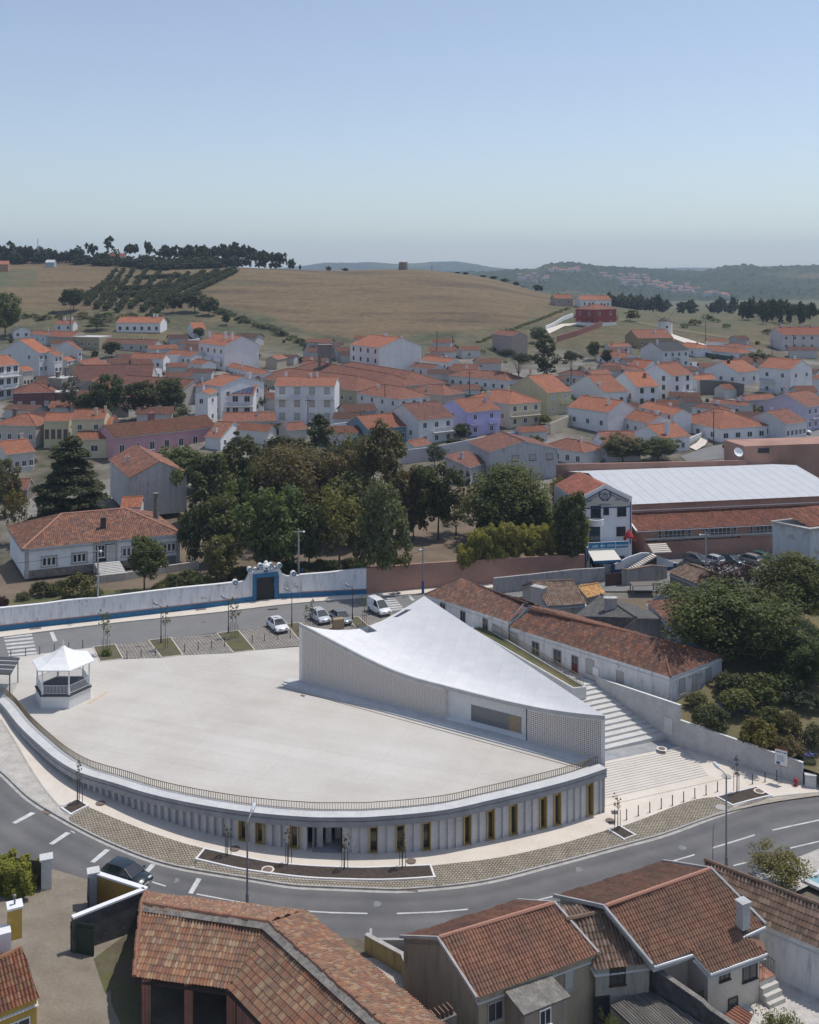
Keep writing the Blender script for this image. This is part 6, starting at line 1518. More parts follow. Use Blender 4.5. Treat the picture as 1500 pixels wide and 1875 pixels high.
wallseg("ruined_wall","ruined grey yard wall behind the old houses, left of the dark gate",wp([(905,1086),(970,1079),(1054,1069),(1108,1066)],4.5),3.2,6.6,.4,'old_plaster',color=(.36,.35,.34))
wallseg("ruined_wall","ruined grey yard wall with tile coping right of the dark gate",wp([(1139,1072),(1150,1072),(1195,1066),(1222,1060)],4.5),3.2,[6.9,6.7,6.9,6.2],.4,'old_plaster',cap=('tile_moss',.12),color=(.33,.31,.28))
b=MB();p0,p1=P(1108.5,1085,3.6),P(1138.5,1082,3.6);d=(p1-p0);L=d.length;d.normalize();n=Vector((-d.y,d.x,0))
for k in range(8):b.frame(p0+d*(L*k/8)+n*(.02*(k%2)),d,n,UZ,L/8-.02,.08,2.7)
tag(b.build("yard_gate",'iron_rust',org=p0),"dark red brown iron yard gate between ruined walls",'gate')
sheet("yard_earth",[P(1060,1130,3.9),P(1180,1120,3.9),P(1290,1090,3.9),P(1230,1060,4.1),P(1110,1072,4.1),P(985,1090,4.1)],'park_soil')
b=MB();p=P(1180,1094,4.0)
b.frame(p+Vector((-1.7,0,1.55)),(1,0,.04),(0,1,0),UZ,3.6,2.0,.07)
for u,v in ((0,.1),(3.3,.1),(0,1.8),(3.3,1.8)):b.frame(p+Vector((-1.65+u,v,-.2)),(1,0,0),(0,1,0),UZ,.12,.12,1.76)
tag(b.build("lean_shelter",'wood_grey',org=p),"flat rusty sheet shelter in the ruined yard",'shelter')
b=MB();p=P(1212,1098,4.0)
for k in range(5):b.frame(p+Vector((k*.5,0,0)),(1,0,0),(.25,.5,.83),(0,-.8,.5),.08,2.4,.08)
b.frame(p+Vector((-.1,.2,.6)),(1,0,0),(.25,.5,.83),(0,-.8,.5),2.3,.08,.08);b.frame(p+Vector((.3,.7,1.6)),(1,0,0),(.25,.5,.83),(0,-.8,.5),2.3,.08,.08)
tag(b.build("timber_stack",'wood_grey',org=p),"leaning timber frame in the ruined yard",'timber')
# ---- street wall: white with blue base, portal, pink wall
simple('pink_wall_paint',(.36,.215,.165),.95)
ground('pink_wall',(.36,.205,.155),(.42,.25,.19),.5,5.0,.95,.3,c3=(.30,.17,.13),s3=.25)
wa=[P(x,y,ZP) for x,y in WALLPX]
def wpt(px):
    for i in range(len(wa)-1):
        if WALLPX[i][0]<=px<=WALLPX[i+1][0]:
            kk=(px-750)/FPX;p,q=wa[i],wa[i+1];t=(p.x-kk*p.y)/((p.x-kk*p.y)-(q.x-kk*q.y));return p.lerp(q,t)
def ztop(px,py):p=wpt(px);return HCAM-(py-YH)*p.y/FPX
def street_wall(label,tops,th=.45,blue=True,mat='old_plaster',color=(.74,.74,.75),name='garden_wall'):
    pxs=[t[0] for t in tops];pts=[wpt(x) for x in pxs];zt_=[ztop(x,y) for x,y in tops]
    root=wallseg(name,label,pts,4.3,zt_,th,mat,cap=('white_paint',.1) if blue else None,color=color)
    if blue:
        b=MB()
        for i in range(len(pts)-1):
            d=(pts[i+1]-pts[i]);L=d.length;d.normalize();n=Vector((d.y,-d.x,0))
            b.frame(pts[i]+n*.002+Vector((0,0,-.1)),d,n,UZ,L,.06,.75,0);b.frame(pts[i]+n*.002+Vector((0,0,.655)),d,n,UZ,L,.05,.10,1)
        b.build('wall_base',['blue_paint','terracotta_line'],root)
    return root
street_wall("long white garden wall with blue base in front of the villa",[(-150,1127),(0,1114.7),(80,1106.7),(120,1101),(179,1096),(267,1085),(330,1077.5),(400,1070.7),(437,1066.5)])
street_wall("white garden wall with blue base right of the portal",[(549,1053.5),(600,1049.5),(640,1045),(671,1042)])
street_wall("long pink rendered wall along the upper road",[(671.5,1040),(720,1036.5),(777,1031.5),(850,1027),(950,1021),(1071,1015.5)],blue=False,mat='pink_wall',color=(1,1,1))
pt=thing("portal","white baroque garden portal with blue framed dark gate and scroll ornaments","gate",tuple(wpt(487)))
b=MB();prf=[(437,1066.5),(450,1063),(455,1052),(457,1047),(463,1046),(475,1043.5),(487,1042.5),(500,1041.5),(511,1041),(514,1044),(518,1051),(526,1055),(540,1054.5),(549,1053.5)]
def colm(lo,hi,px):
    p=wpt(px);return p
rowt=[Vector((wpt(x).x,wpt(x).y,ztop(x,y))) for x,y in prf];nb_=Vector((-.33,.944,0))
def gapz(x):return ztop(487,1055) if 466<x<507 else None
for i in range(len(prf)-1):
    x0,x1=prf[i][0],prf[i+1][0]
    for a_,c_ in ((x0,x1),):
        p,q=rowt[i],rowt[i+1];f_=466<(a_+c_)/2<507
        zb0=ztop(487,1054) if f_ else 4.3
        b.face([(p.x,p.y,zb0),(q.x,q.y,zb0),q,p]);b.face([p,q,q+nb_*.5,p+nb_*.5]);b.face([Vector((q.x,q.y,zb0))+nb_*.5,Vector((p.x,p.y,zb0))+nb_*.5,p+nb_*.5,q+nb_*.5])
        if f_:b.face([Vector((p.x,p.y,zb0)),Vector((p.x,p.y,zb0))+nb_*.5,Vector((q.x,q.y,zb0))+nb_*.5,Vector((q.x,q.y,zb0))])
b.build('wall','old_plaster',pt,color=(.70,.70,.70))
gl,gr=wpt(463.2),wpt(508.5);d=gr-gl;L=d.length;d.normalize();n=Vector((d.y,-d.x,0));zt_=ztop(487,1049)
b=MB();b.frame(gl-d*.02+n*.02-UZ*.1,d,n,UZ,.5,.14,zt_-4.4);b.frame(gr-d*.48+n*.02-UZ*.1,d,n,UZ,.5,.14,zt_-4.4);b.frame(gl+d*.482+n*.02+UZ*(zt_-4.5-.55),d,n,UZ,L-.964,.14,.55)
for x0,x1 in ((437,463),(509,549)):
    p,q=wpt(x0),wpt(x1);dd=(q-p).normalized();b.frame(p+n*.02-UZ*.1,dd,Vector((dd.y,-dd.x,0)),UZ,(q-p).length-.05,.06,.75)
b.build('frame','blue_paint',pt)
b=MB();g0=gl+d*.5+n*-.2
for k in range(13):b.frame(g0+d*((L-1.0)*k/13)+UZ*.05+n*(.03*(k%2)),d,n,UZ,(L-1.0)/13-.012,.06,zt_-4.5-1.05)
b.build('gate_leaf','paint_black',pt)
b=MB()
for px,py,r_ in ((431,1067,.42),(457.5,1043,.36),(512,1035.5,.36),(538,1051,.42),(477,1036,.34),(496,1035,.34),(468,1042,.22),(503,1040,.22)):
    p=wpt(px) if px>0 else None;p=Vector((p.x,p.y,HCAM-(py-YH)*p.y/FPX))
    if b.f:b.build('scroll_ornament',['white_paint','blue_paint'],pt);b=MB()
    b.tube([p-n*.06+n*.2,p-n*.5],r_,12,0);b.tube([p+n*.205,p+n*.24],r_*.72,10,1);b.tube([p+n*.245,p+n*.27],r_*.3,8,0)
b.build('scroll_ornament',['white_paint','blue_paint'],pt);b=MB()
p=wpt(487);pz=lambda y:Vector((p.x,p.y,HCAM-(y-YH)*p.y/FPX))
b.lathe(pz(1042),[(.5,0),(.42,.25),(.62,.5),(.5,.75),(.25,.9),(.30,1.0),(.02,1.25)],10,0);b.tube([pz(1046)+n*.2,pz(1034)+n*.25],[.3,.22],8,1)
for s_ in (-1,1):
    pts=[pz(1041)+d*s_*(.4+.2*k)+UZ*(.25*math.sin(k*.9)+.15) for k in range(7)];b.tube(pts,.11,6,1)
b.build('crest_ornament',['white_paint','blue_paint'],pt)
# ---- white villa
VE0,VE1=P(40,1006,10.4),P(335,977,10.4);d=(VE1-VE0);d.z=0;d.normalize();vn=Vector((-d.y,d.x,0));VD=14.0
VK0=P(12,964,10.4);VK1=VE1+(VK0-VE0);sv=(VK0-VE0)/2;rz_=13.3;VR0=VE0+d*6.8+sv;VR1=VE1-d*6.8+sv;VR0.z=VR1.z=rz_
vl=exroof("villa","white single storey villa with hipped tiled roof and broad front steps",VE0,VE1,VR0,VR1,VK0,VK1,6.0,(.76,.78,.80),'tile_old',dict(pitch=.27,row=.42,amp=.05),hip0=True,hip1=True,wmat='plaster',inset=.45,tint=(.74,.68,.66),cat='villa',capm='terracotta_line')
e0,e1,k0,k1=vl.e
def vbox(part,mat,u,w_,z,h_,dep,off=0.0):
    b=MB();b.frame(Vector((e0.x,e0.y,z))+d*u-vn*dep-vn*off,d,vn,UZ,w_,dep,h_);return b.build(part,mat,vl.root)
Lv=(Vector((e1.x,e1.y,0))-Vector((e0.x,e0.y,0))).length
vbox('stone_base','rubble',-.05,Lv+.1,6.0,1.15,.08);vbox('quoin','stone_trim',-.08,.55,6.0,4.2,.1);vbox('quoin','stone_trim',Lv-.45,.55,6.0,4.2,.1)
b=MB();b.frame(Vector((e0.x,e0.y,6.0))-d*.08,d,vn,UZ,.08,VD-1,1.15);b.build('stone_base','rubble',vl.root)
for px,py in ((90,1027.5),(145.5,1021),(236,1010),(310,1002)):
    kk=(px-750)/FPX;t=(e0.x-kk*e0.y)/((e0.x-kk*e0.y)-(e1.x-kk*e1.y));m_=e0.lerp(e1,t);zc_=HCAM-(py-YH)*m_.y/FPX
    u=t*Lv
    f=MB()
    for o_,lx,lz in (((u-1.15),2.3,.22),):
        f.frame(Vector((e0.x,e0.y,zc_+.62))+d*o_-vn*.12,d,vn,UZ,lx,.12,.22);f.frame(Vector((e0.x,e0.y,zc_-.84))+d*(o_-.1)-vn*.16,d,vn,UZ,lx+.2,.16,.18)
    f.frame(Vector((e0.x,e0.y,zc_-.65))+d*(u-1.15)-vn*.1,d,vn,UZ,.2,.1,1.26);f.frame(Vector((e0.x,e0.y,zc_-.65))+d*(u+.95)-vn*.1,d,vn,UZ,.2,.1,1.26)
    fo=f.build('window','stone_trim',vl.root)
    for j in range(3):o=add_window(vl.root,Vector((e0.x,e0.y,zc_-.55))+d*(u-.62+.62*j)-vn*.02,-vn,.42,1.05,'white_paint','glass','casement');o.parent=fo
px=193;kk=(px-750)/FPX;t=(e0.x-kk*e0.y)/((e0.x-kk*e0.y)-(e1.x-kk*e1.y));u=t*Lv;zf_=7.35
b=MB();b.frame(Vector((e0.x,e0.y,zf_))+d*(u-1.75)-vn*.15,d,vn,UZ,.4,.15,2.6);b.frame(Vector((e0.x,e0.y,zf_))+d*(u+1.35)-vn*.15,d,vn,UZ,.4,.15,2.6);b.frame(Vector((e0.x,e0.y,zf_+2.6))+d*(u-1.75)-vn*.15,d,vn,UZ,3.5,.15,.4)
b.build('door_surround','stone_trim',vl.root)
b=MB();b.frame(Vector((e0.x,e0.y,zf_))+d*(u-1.35)-vn*.03,d,vn,UZ,2.7,.03,2.58);b.build('porch_recess','interior_dark',vl.root)
add_window(vl.root,Vector((e0.x,e0.y,zf_))+d*(u+.75)-vn*.05,-vn,1.0,2.3,'white_paint','shut','door');add_window(vl.root,Vector((e0.x,e0.y,zf_+.7))+d*(u-.6)-vn*.05,-vn,1.0,1.7,'white_paint','glass','window')
b=MB()
for k in range(10):
    b.frame(Vector((e0.x,e0.y,zf_-.02-.12*(k+1)))+d*(u-1.6+.06*k)-vn*(.6+.42*(k+1)),d,vn,UZ,3.6,.45,.12,0);b.frame(Vector((e0.x,e0.y,zf_-.02-.12*(k+1)-.8))+d*(u-1.6+.06*k)-vn*(.6+.42*(k+1)-.003),d,vn,UZ,3.6,.4,.797,1)
b.frame(Vector((e0.x,e0.y,5.9))+d*(u-1.7)-vn*.62,d,vn,UZ,3.7,.45,zf_-5.95,0)
b.build('front_steps',['step_stone','stone_trim'],vl.root)
b=MB();p=e0+d*(Lv*.51)+vn*2.6;p.z=11.2;b.frame(p-d*.4,d,vn,UZ,.75,.6,2.0);b.build('chimney','metal_dark',vl.root)
b=MB();p=e1-d*2.2+vn*7.5;p.z=11.0;b.tube([p,p+UZ*4.0],[.42,.36],10);b.tube([p+UZ*4.0,p+UZ*4.3],[.5,.5],10);b.build('chimney','rubble',vl.root)
wallseg("low_stone_wall","low rubble stone wall at the foot of the villa steps",[(v.x,v.y) for v in (e0+d*(u-2.5)-vn*5.9,e0+d*(u+2)-vn*5.9,e0+d*(u+8)-vn*4.6,e0+d*(u+13)-vn*4.2)],5.8,6.95,.4,'white_calcada')
# ---- band hall with tiled pediment, cafe, stairs
HA,HB=P(1152,1000,6.6),None
hd=Vector((.985,.17,0)).normalized();hn=Vector((hd.y,-hd.x,0))
hr=PY(1157,911.5,164.0);hz0=4.6;hze=hr.z;HW=8.8;hl=hr-hd*HW;apx=hr-hd*(HW/2);apz=PY(1102.5,889,apx.y).z
hall=thing("band_hall","white band hall with blue tiled pediment and lyre emblem","hall",(hr.x-4,hr.y,hz0))
b=MB();dep=12.0;bk=-hn*dep
base=lambda v:Vector((v.x,v.y,hz0))
b.face([base(hl),base(hr),hr,Vector((apx.x,apx.y,apz)),hl]);b.face([base(hr),base(hr)+bk,hr+bk,hr]);b.face([base(hl)+bk,base(hl),hl,hl+bk])
b.build('wall','plaster',hall,color=(.76,.76,.77))
b=MB();ap=Vector((apx.x,apx.y,apz))
for s_ in (-1,1):
    ev=hl if s_<0 else hr;q=[ev-hn*.4,ev+bk,ap+bk,ap-hn*.4];q=[v-UZ*.05 for v in q]
    uu=(q[1]-q[0]).normalized();b.face(q,0,[((v-q[0]).dot(uu)/.26,((v-q[0])-uu*((v-q[0]).dot(uu))).length/.42) for v in q])
b.build('roof','tile_brown',hall,color=(1.5,1.2,1.1))
b=MB()
def bar(p,q,w_,m=0,off=.03,th=.06):
    dd=(q-p);L=dd.length;dd.normalize();nn=hn;up=nn.cross(dd);b.frame(p+nn*off-up*w_/2,dd,nn,up,L,th,w_,m)
bar(hl+UZ*.0,ap,.42,0,.01,.12);bar(ap,hr,.42,0,.01,.12)
zl=PY(1102,929.5,apx.y).z
bl_,br_=Vector((hl.x,hl.y,zl)),Vector((hr.x,hr.y,zl))
b.build('gable_coping','white_paint',hall)
b=MB();inx=.55
b.face([bl_+hd*.1+hn*.012+UZ*.1,br_-hd*.35+hn*.012+UZ*.1,hr-hd*.5+hn*.012-UZ*.35,ap+hn*.012-UZ*.5,hl+hd*.5+hn*.012-UZ*.35]);b.build('tile_panel','azulejo_cream',hall)
b=MB()
def dash(p,q,w_,n_):
    for k in range(n_):
        a_,c_=p.lerp(q,(k+.08)/n_),p.lerp(q,(k+.92)/n_);bar(a_,c_,w_,0,.02,.02)
dash(hl+hd*.5-UZ*.42,ap-UZ*.55,.20,16);b.build('tile_border','azulejo',hall);b=MB();dash(ap-UZ*.55,hr-hd*.45-UZ*.42,.20,16);dash(bl_,br_-hd*.3,.20,26);dash(hr-hd*.22-UZ*.6,Vector((hr.x,hr.y,hze-7.2))-hd*.22,.2,20)
b.build('tile_border','azulejo',hall)
def txt(s,size,p,ang,root,mat,name='lettering',tilt=0.0,align='CENTER',ext=.006):
    cu=bpy.data.curves.new(name,'FONT');cu.body=s;cu.size=size;cu.align_x=align;cu.align_y='CENTER';cu.extrude=ext
    o=bpy.data.objects.new(name,cu);COL.objects.link(o);dg=bpy.context.evaluated_depsgraph_get();me=bpy.data.meshes.new_from_object(o.evaluated_get(dg));bpy.data.objects.remove(o)
    me.materials.clear();me.materials.append(M[mat]);o=bpy.data.objects.new(name,me);COL.objects.link(o);o.parent=root
    o.matrix_local=Matrix.Translation(Vector(p)-Vector(root['_o']))@Matrix.Rotation(ang,4,'Z')@Matrix.Rotation(math.pi/2,4,'X')@Matrix.Rotation(tilt,4,'Z');return o
ang=math.atan2(hd.y,hd.x);sl=math.atan2(apz-hze,HW/2)
txt("BANDA FILARMONICA",.38,hl.lerp(ap,.56)-UZ*1.02+hn*.03,ang,hall,'azulejo',tilt=sl);txt("SOCIEDADE RECREIO",.38,ap.lerp(hr,.48)-UZ*1.02+hn*.03,ang,hall,'azulejo',tilt=-sl)
txt("1887",.42,Vector((apx.x,apx.y,zl))+hd*-2.55+UZ*1.1+hn*.03,ang,hall,'azulejo');txt("1985",.42,Vector((apx.x,apx.y,zl))+hd*2.0+UZ*1.15+hn*.03,ang,hall,'azulejo');txt("MERCEANA",.4,Vector((apx.x,apx.y,zl))+UZ*.45+hn*.03,ang,hall,'azulejo')
b=MB();c0=Vector((apx.x,apx.y,zl))+UZ*1.62+hn*.035
def ring(pts,r_):b.tube([c0+hd*x+UZ*y for x,y in pts],r_,5)
for s_ in (-1,1):
    ring([(s_*.12,-.45),(s_*.42,-.2),(s_*.45,.15),(s_*.28,.42),(s_*.36,.62)],.06)
    for k in range(7):
        t=k/6;x,y=s_*(.35+.5*math.sin(t*2.2)),-.55+1.15*t;ring([(x,y),(x+s_*.2,y+.16)],.055);ring([(x,y),(x+s_*.02,y+.22)],.05)
for x in (-.14,0,.14):ring([(x,-.35),(x,.42)],.025)
ring([(-.34,.45),(.34,.45)],.05);ring([(0,.5),(0,.8)],.05);ring([(-.14,.66),(.14,.66)],.045);ring([(-.3,-.5),(.3,-.5)],.06)
b.build('lyre_emblem','azulejo',hall)
for px,py,w_,hh in ((1091,937,1.5,1.7),(1110,935,.75,1.05),(1138.5,936.5,1.35,1.25),(1089,975,1.6,2.6),(1137,972.5,1.35,1.25)):wpx(hall,hl,hr,px,py,w_,hh,fr='metal_dark')
b=MB();p=PY(1090,962,hl.y-.2);b.lathe(Vector((p.x,p.y+.4,p.z-.0)),[(.02,-.2),(1.35,0),(1.4,1.0),(1.25,1.02),(1.22,.25)],18);b.build('balcony','white_paint',hall)
cf=thing("cafe","white cafe terrace block with blue sign boards under the band hall","cafe",tuple(P(1110,1046,4.6)))
c0_=P(1074,1049,4.6);cw_=6.8;zt_=PY(1110,1003,c0_.y+1).z;cd=4.8
b=MB();
for u0,u1,z0_,z1_ in ((0,.5,0,zt_-4.6),(2.75,cw_,0,zt_-4.6),(.5,2.75,2.35,zt_-4.6)):b.frame(c0_+hd*u0+UZ*z0_,hd,-hn,UZ,u1-u0-.001,cd,z1_-z0_)
b.build('wall','plaster',cf,color=(.60,.63,.66))
b=MB();b.frame(c0_+hd*.5-hn*2.2,hd,-hn,UZ,2.24,.1,2.34);b.build('doorway','interior_dark',cf)
wwin(cf,c0_,c0_+hd*cw_,3.7,6.0,1.5,.8,fr='metal_dark');wwin(cf,c0_,c0_+hd*cw_,5.4,6.5,1.2,.35,fr='metal_dark')
simple('sign_blue',(.015,.18,.36),.5);simple('sign_navy',(.02,.06,.22),.5)
b=MB()
for k in range(3):b.frame(c0_+hd*(.25+2.15*k)+UZ*(zt_-4.6+.05)+hn*.05,hd,hn,UZ,2.1,.08,.95)
b.build('sign_board','sign_blue',cf)
b=MB()
for k in range(3):
    o_=c0_+hd*(.25+2.15*k)+UZ*(zt_-4.6+.05)+hn*.06;b.frame(o_-UZ*.05,hd,hn,UZ,2.1,.1,.05);b.frame(o_+UZ*.95,hd,hn,UZ,2.1,.1,.05);b.frame(o_-hd*.03,hd,hn,UZ,.06,.1,.95)
b.build('sign_frame','white_paint',cf)
ay=zt_+.05+.45
for k,(s_,sz) in enumerate((("cafe",.62),("BAR   MUSICA",.42),("esplanada",.5))):txt(s_,sz,c0_+hd*(1.3+2.15*k)+UZ*(ay-4.6-.03)+hn*.15,ang,cf,'white_lettering')
b=MB();b.frame(c0_+hd*-.35+hn*.25+UZ*1.9,hd,hn,UZ,.5,.12,1.9);b.build('sign_board','sign_navy',cf)
for k,s_ in enumerate("CAFE"):txt(s_,.42,c0_+hd*-.1+hn*.38+UZ*(3.5-.42*k),ang,cf,'white_lettering')
aw=thing("awning","cream canvas awning with blue valance over the cafe door","awning",tuple(c0_+UZ*2.5))
b=MB();a0_,a1_=c0_+hd*.1+UZ*3.55,c0_+hd*4.2+UZ*3.55;f0,f1=c0_+hd*.25+hn*2.4+UZ*2.45,c0_+hd*4.6+hn*2.4+UZ*2.45;b.face([f0,f1,a1_,a0_]);b.face([v-UZ*.04 for v in (a0_,a1_,f1,f0)]);b.build('canvas','canvas',aw)
b=MB();b.frame(f0-UZ*.38+hn*.01,(f1-f0).normalized(),hn,UZ,(f1-f0).length,.03,.37);b.build('valance','blue_paint',aw)
ns=MB()
s0_=c0_+hd*6.2+hn*1.6
for k in range(17):
    ns.frame(s0_+hd*(-1.7+.32*k)+UZ*(.17*k-.0),hd,hn,UZ,.34,1.5,.17,0);ns.frame(s0_+hd*(-1.7+.32*k+.003)-UZ*.4,hd,hn,UZ,.33,1.45,.17*k+.398,1)
for k in range(5):ns.frame(s0_+hd*3.8+UZ*(2.9+.17*k)-hn*(.0+.45*k),hd,-hn,UZ,3.0,.5,.17,0)
tag(ns.build("terrace_steps",['cream_paving','wood_dark'],org=s0_),"striped outside steps climbing to the band hall terrace",'steps')
sw_=thing("sloping_wall","white sloping stair wall with dark blue base beside the cafe","wall",tuple(s0_+hn*2))
b=MB();q0=P(1118,1050,4.6);top=[(1118,1036),(1126,1033),(1150,1021),(1175,1012.5),(1195,1013),(1215,1022),(1234,1030),(1240,1031)]
qd=Vector((.985,.17,0)).normalized()
def qpt(px):kk=(px-750)/FPX;t=(kk*q0.y-q0.x)/(qd.x-kk*qd.y);return q0+qd*t
tp_=[Vector((qpt(x).x,qpt(x).y,HCAM-(y-YH)*qpt(x).y/FPX)) for x,y in top];bt_=[Vector((v.x,v.y,4.4)) for v in tp_]
b.grid([bt_,tp_,[v-hn*.35 for v in tp_],[v-hn*.35 for v in bt_]]);b.face([bt_[0],tp_[0],tp_[0]-hn*.35,bt_[0]-hn*.35]);b.build('wall','plaster',sw_,color=(.60,.63,.66))
b=MB();L=(bt_[-1]-bt_[0]).length;b.frame(bt_[0]+hn*.03,qd,-hn,UZ,L,.02,.75);b.frame(bt_[0]+hn*.031,qd,-hn,UZ,.7,.02,1.6);b.frame(bt_[-1]-qd*.6+hn*.031,qd,-hn,UZ,.6,.02,1.2);b.build('wall_base','navy_paint',sw_)
# ---- long warehouse
wl0,wl1=P(1181,1024,4.7),P(1560,1003,4.7);wd=(wl1-wl0);wd.z=0;WLn=wd.length;wd.normalize();wn=Vector((wd.y,-wd.x,0))
wh=thing("warehouse","long pink warehouse with white metal roof and brown tiled lean roof","warehouse",tuple(wl0))
ze_=PY(1181,969.4,wl0.y).z;
b=MB();b.frame(wl0-UZ*.3,wd,-wn,UZ,WLn,5.0,ze_-4.4,0)
up0=PY(1159.5,940,wl0.y+4.6);up_z=up0.z;wt_z=PY(1159.5,922,wl0.y+5).z
o5=wl0-wn*4.8-wd*1.8;b.frame(Vector((o5.x,o5.y,4.4)),wd,-wn,UZ,WLn+4,.4,wt_z-4.4,0)
b.build('wall','pink_wall',wh)
b=MB();E0,E1=wl0-wd*1.6+wn*.5,wl1+wd*1+wn*.5;E0.z=E1.z=ze_-.1;T0,T1=E0-wn*5.3,E1-wn*5.3;T0.z=T1.z=up_z
tiled(b,[E0,E1,T1,T0],E0,E1,pitch=.32,row=.5,amp=.06);b.build('tile_roof','tile_brown',wh,color=(1.0,.92,.9))
b=MB();b.frame(E0-UZ*.16,wd,-wn,UZ,(E1-E0).length,.1,.12);dd=(T0-E0);b.frame(E0-wd*.1-UZ*.05,wd,dd.normalized(),UZ,.2,dd.length,.2);b.frame(T0+UZ*.35+wn*.03,wd,-wn,UZ,(T1-T0).length,.1,.12);b.build('gutter','white_paint',wh)
b=MB();R0_,R1_=o5.copy(),o5+wd*(WLn+4);R0_.z=R1_.z=wt_z+.02;rdp=15.5;q0r=PY(1077,865.6,R0_.y+rdp)
A0,A1=R0_+wn*.4,R1_+wn*.4;C0,C1=R0_-wn*rdp,R1_-wn*rdp;C0.z=C1.z=q0r.z
uu=wd;b.face([A0,A1,C1,C0],0,[((v-A0).dot(uu)/.3,(v-A0).dot(-wn)/6) for v in (A0,A1,C1,C0)])
D0,D1=C0-wn*rdp*.9,C1-wn*rdp*.9;D0.z=D1.z=wt_z;b.face([C0,C1,D1,D0],0,[((v-C0).dot(uu)/.3,(v-C0).dot(-wn)/6) for v in (C0,C1,D1,D0)])
b.build('metal_roof','sheet_white',wh)
b=MB();b.face([R0_+wn*.01-UZ*.02,C0-UZ*.02,D0-UZ*.02,Vector((D0.x,D0.y,4.4)),Vector((R0_.x,R0_.y,4.4))]);b.build('gable_wall','pink_wall',wh)
b=MB();b.frame(wl0+wn*.02+UZ*3.05,wd,wn,UZ,WLn,.35,.32);b.build('ledge','stone_trim',wh)
b=MB();b.frame(wl0+wn*.02+UZ*2.65,wd,wn,UZ,WLn*.45,.02,.2);b.build('vent_strip','interior_dark',wh)
zwin=ze_-1.85
def wwt(px):kk=(px-750)/FPX;return (kk*wl0.y-wl0.x)/(wd.x-kk*wd.y)
for x0,x1 in ((1205,1211),(1216,1254),(1259,1265),(1290,1296),(1300,1337),(1342,1348),(1373,1378),(1384,1420),(1425,1431),(1455,1462),(1466,1500)):
    u0,u1=wwt(x0),wwt(x1);n_=max(1,int(round((u1-u0)/.7)))
    f=MB();f.frame(wl0+wd*u0+wn*.02+UZ*(zwin-4.7),wd,wn,UZ,u1-u0,.03,1.5,1)
    for k in range(n_+1):f.frame(wl0+wd*(u0+(u1-u0)*k/n_-.06)+wn*.052+UZ*(zwin-4.7-.05),wd,wn,UZ,.12,.06,1.6,0)
    for z_ in (-.06,.75,1.5):f.frame(wl0+wd*u0+wn*.052+UZ*(zwin-4.7+z_),wd,wn,UZ,u1-u0,.05,.09,0)
    f.build('window',['stone_trim','glass'],wh)
pw=thing("parapet_wall","long pinkish parapet wall behind the white metal roof","wall",tuple(C0));b=MB()
p0,p1,p2=PY(1020,862,196),PY(1365,841,200),PY(1365,820,200)
b.frame(Vector((p0.x,p0.y,6)),(p1-Vector((p0.x,p0.y,p1.z))).normalized(),wn*-1,UZ,(p1-p0).length,.5,p0.z+1.2-6)
b.build('wall','pink_wall',pw)
annex=thing("pink_annex","blank pink annex with small window behind the right end of the white metal roof","building",tuple(p1));b=MB()
b.frame(Vector((p1.x,p1.y+.6,6)),wd,-wn,UZ,30,8,PY(1400,818,200).z-6);b.build('wall','pink_wall',annex);wwin(annex,Vector((p1.x,p1.y+.6,0)),Vector((p1.x,p1.y+.6,0))+wd*30,4.0,PY(1440,830,200).z,2.2,.7,fr='metal_dark')
gh=thing("town_house","tall grey white house with stone framed windows cut by the right edge","house",tuple(P(1483,1052,4.6)))
gc=PY(1483,972,140);b=MB();gd1=Vector((-.62,.78,0));gd2=Vector((.92,.39,0));zb_=4.0
b.frame(Vector((gc.x,gc.y,zb_)),gd1,gd2,UZ,5.6,12,gc.z-zb_);b.build('wall','old_plaster',gh,color=(.52,.55,.58))
b=MB();b.frame(Vector((gc.x,gc.y,gc.z+.002))-gd2*.2-gd1*.2,gd1,gd2,UZ,6,12.4,.3);b.build('cornice','stone_trim',gh)
b=MB();g0_=Vector((gc.x,gc.y,gc.z+.35))+gd1*.5+gd2*.6;tiled(b,[g0_,g0_+gd2*11,g0_+gd2*11+gd1*5+UZ*1.4,g0_+gd1*5+UZ*1.4],g0_,g0_+gd2*11);b.build('roof','tile_brown',gh)
for u_,z_ in ((1.6,6.0),(4.0,6.2),(1.6,8.6),(4.0,8.8)):add_window(gh,Vector((gc.x,gc.y,z_+.5))+gd1*u_-gd2*.01,-gd2,.95,1.5,'frame_stone','shut' if u_>2 else 'half')
for u_,z_ in ((2.0,7.0),(2.0,9.4)):add_window(gh,Vector((gc.x,gc.y,z_))+gd2*u_-gd1*.01,-gd1,.95,1.5,'frame_stone','shut')
# ================================================================ FOREGROUND BUILDINGS
NEARG=dict(pitch=.235,row=.40,amp=.055,sub=6,step=.03)
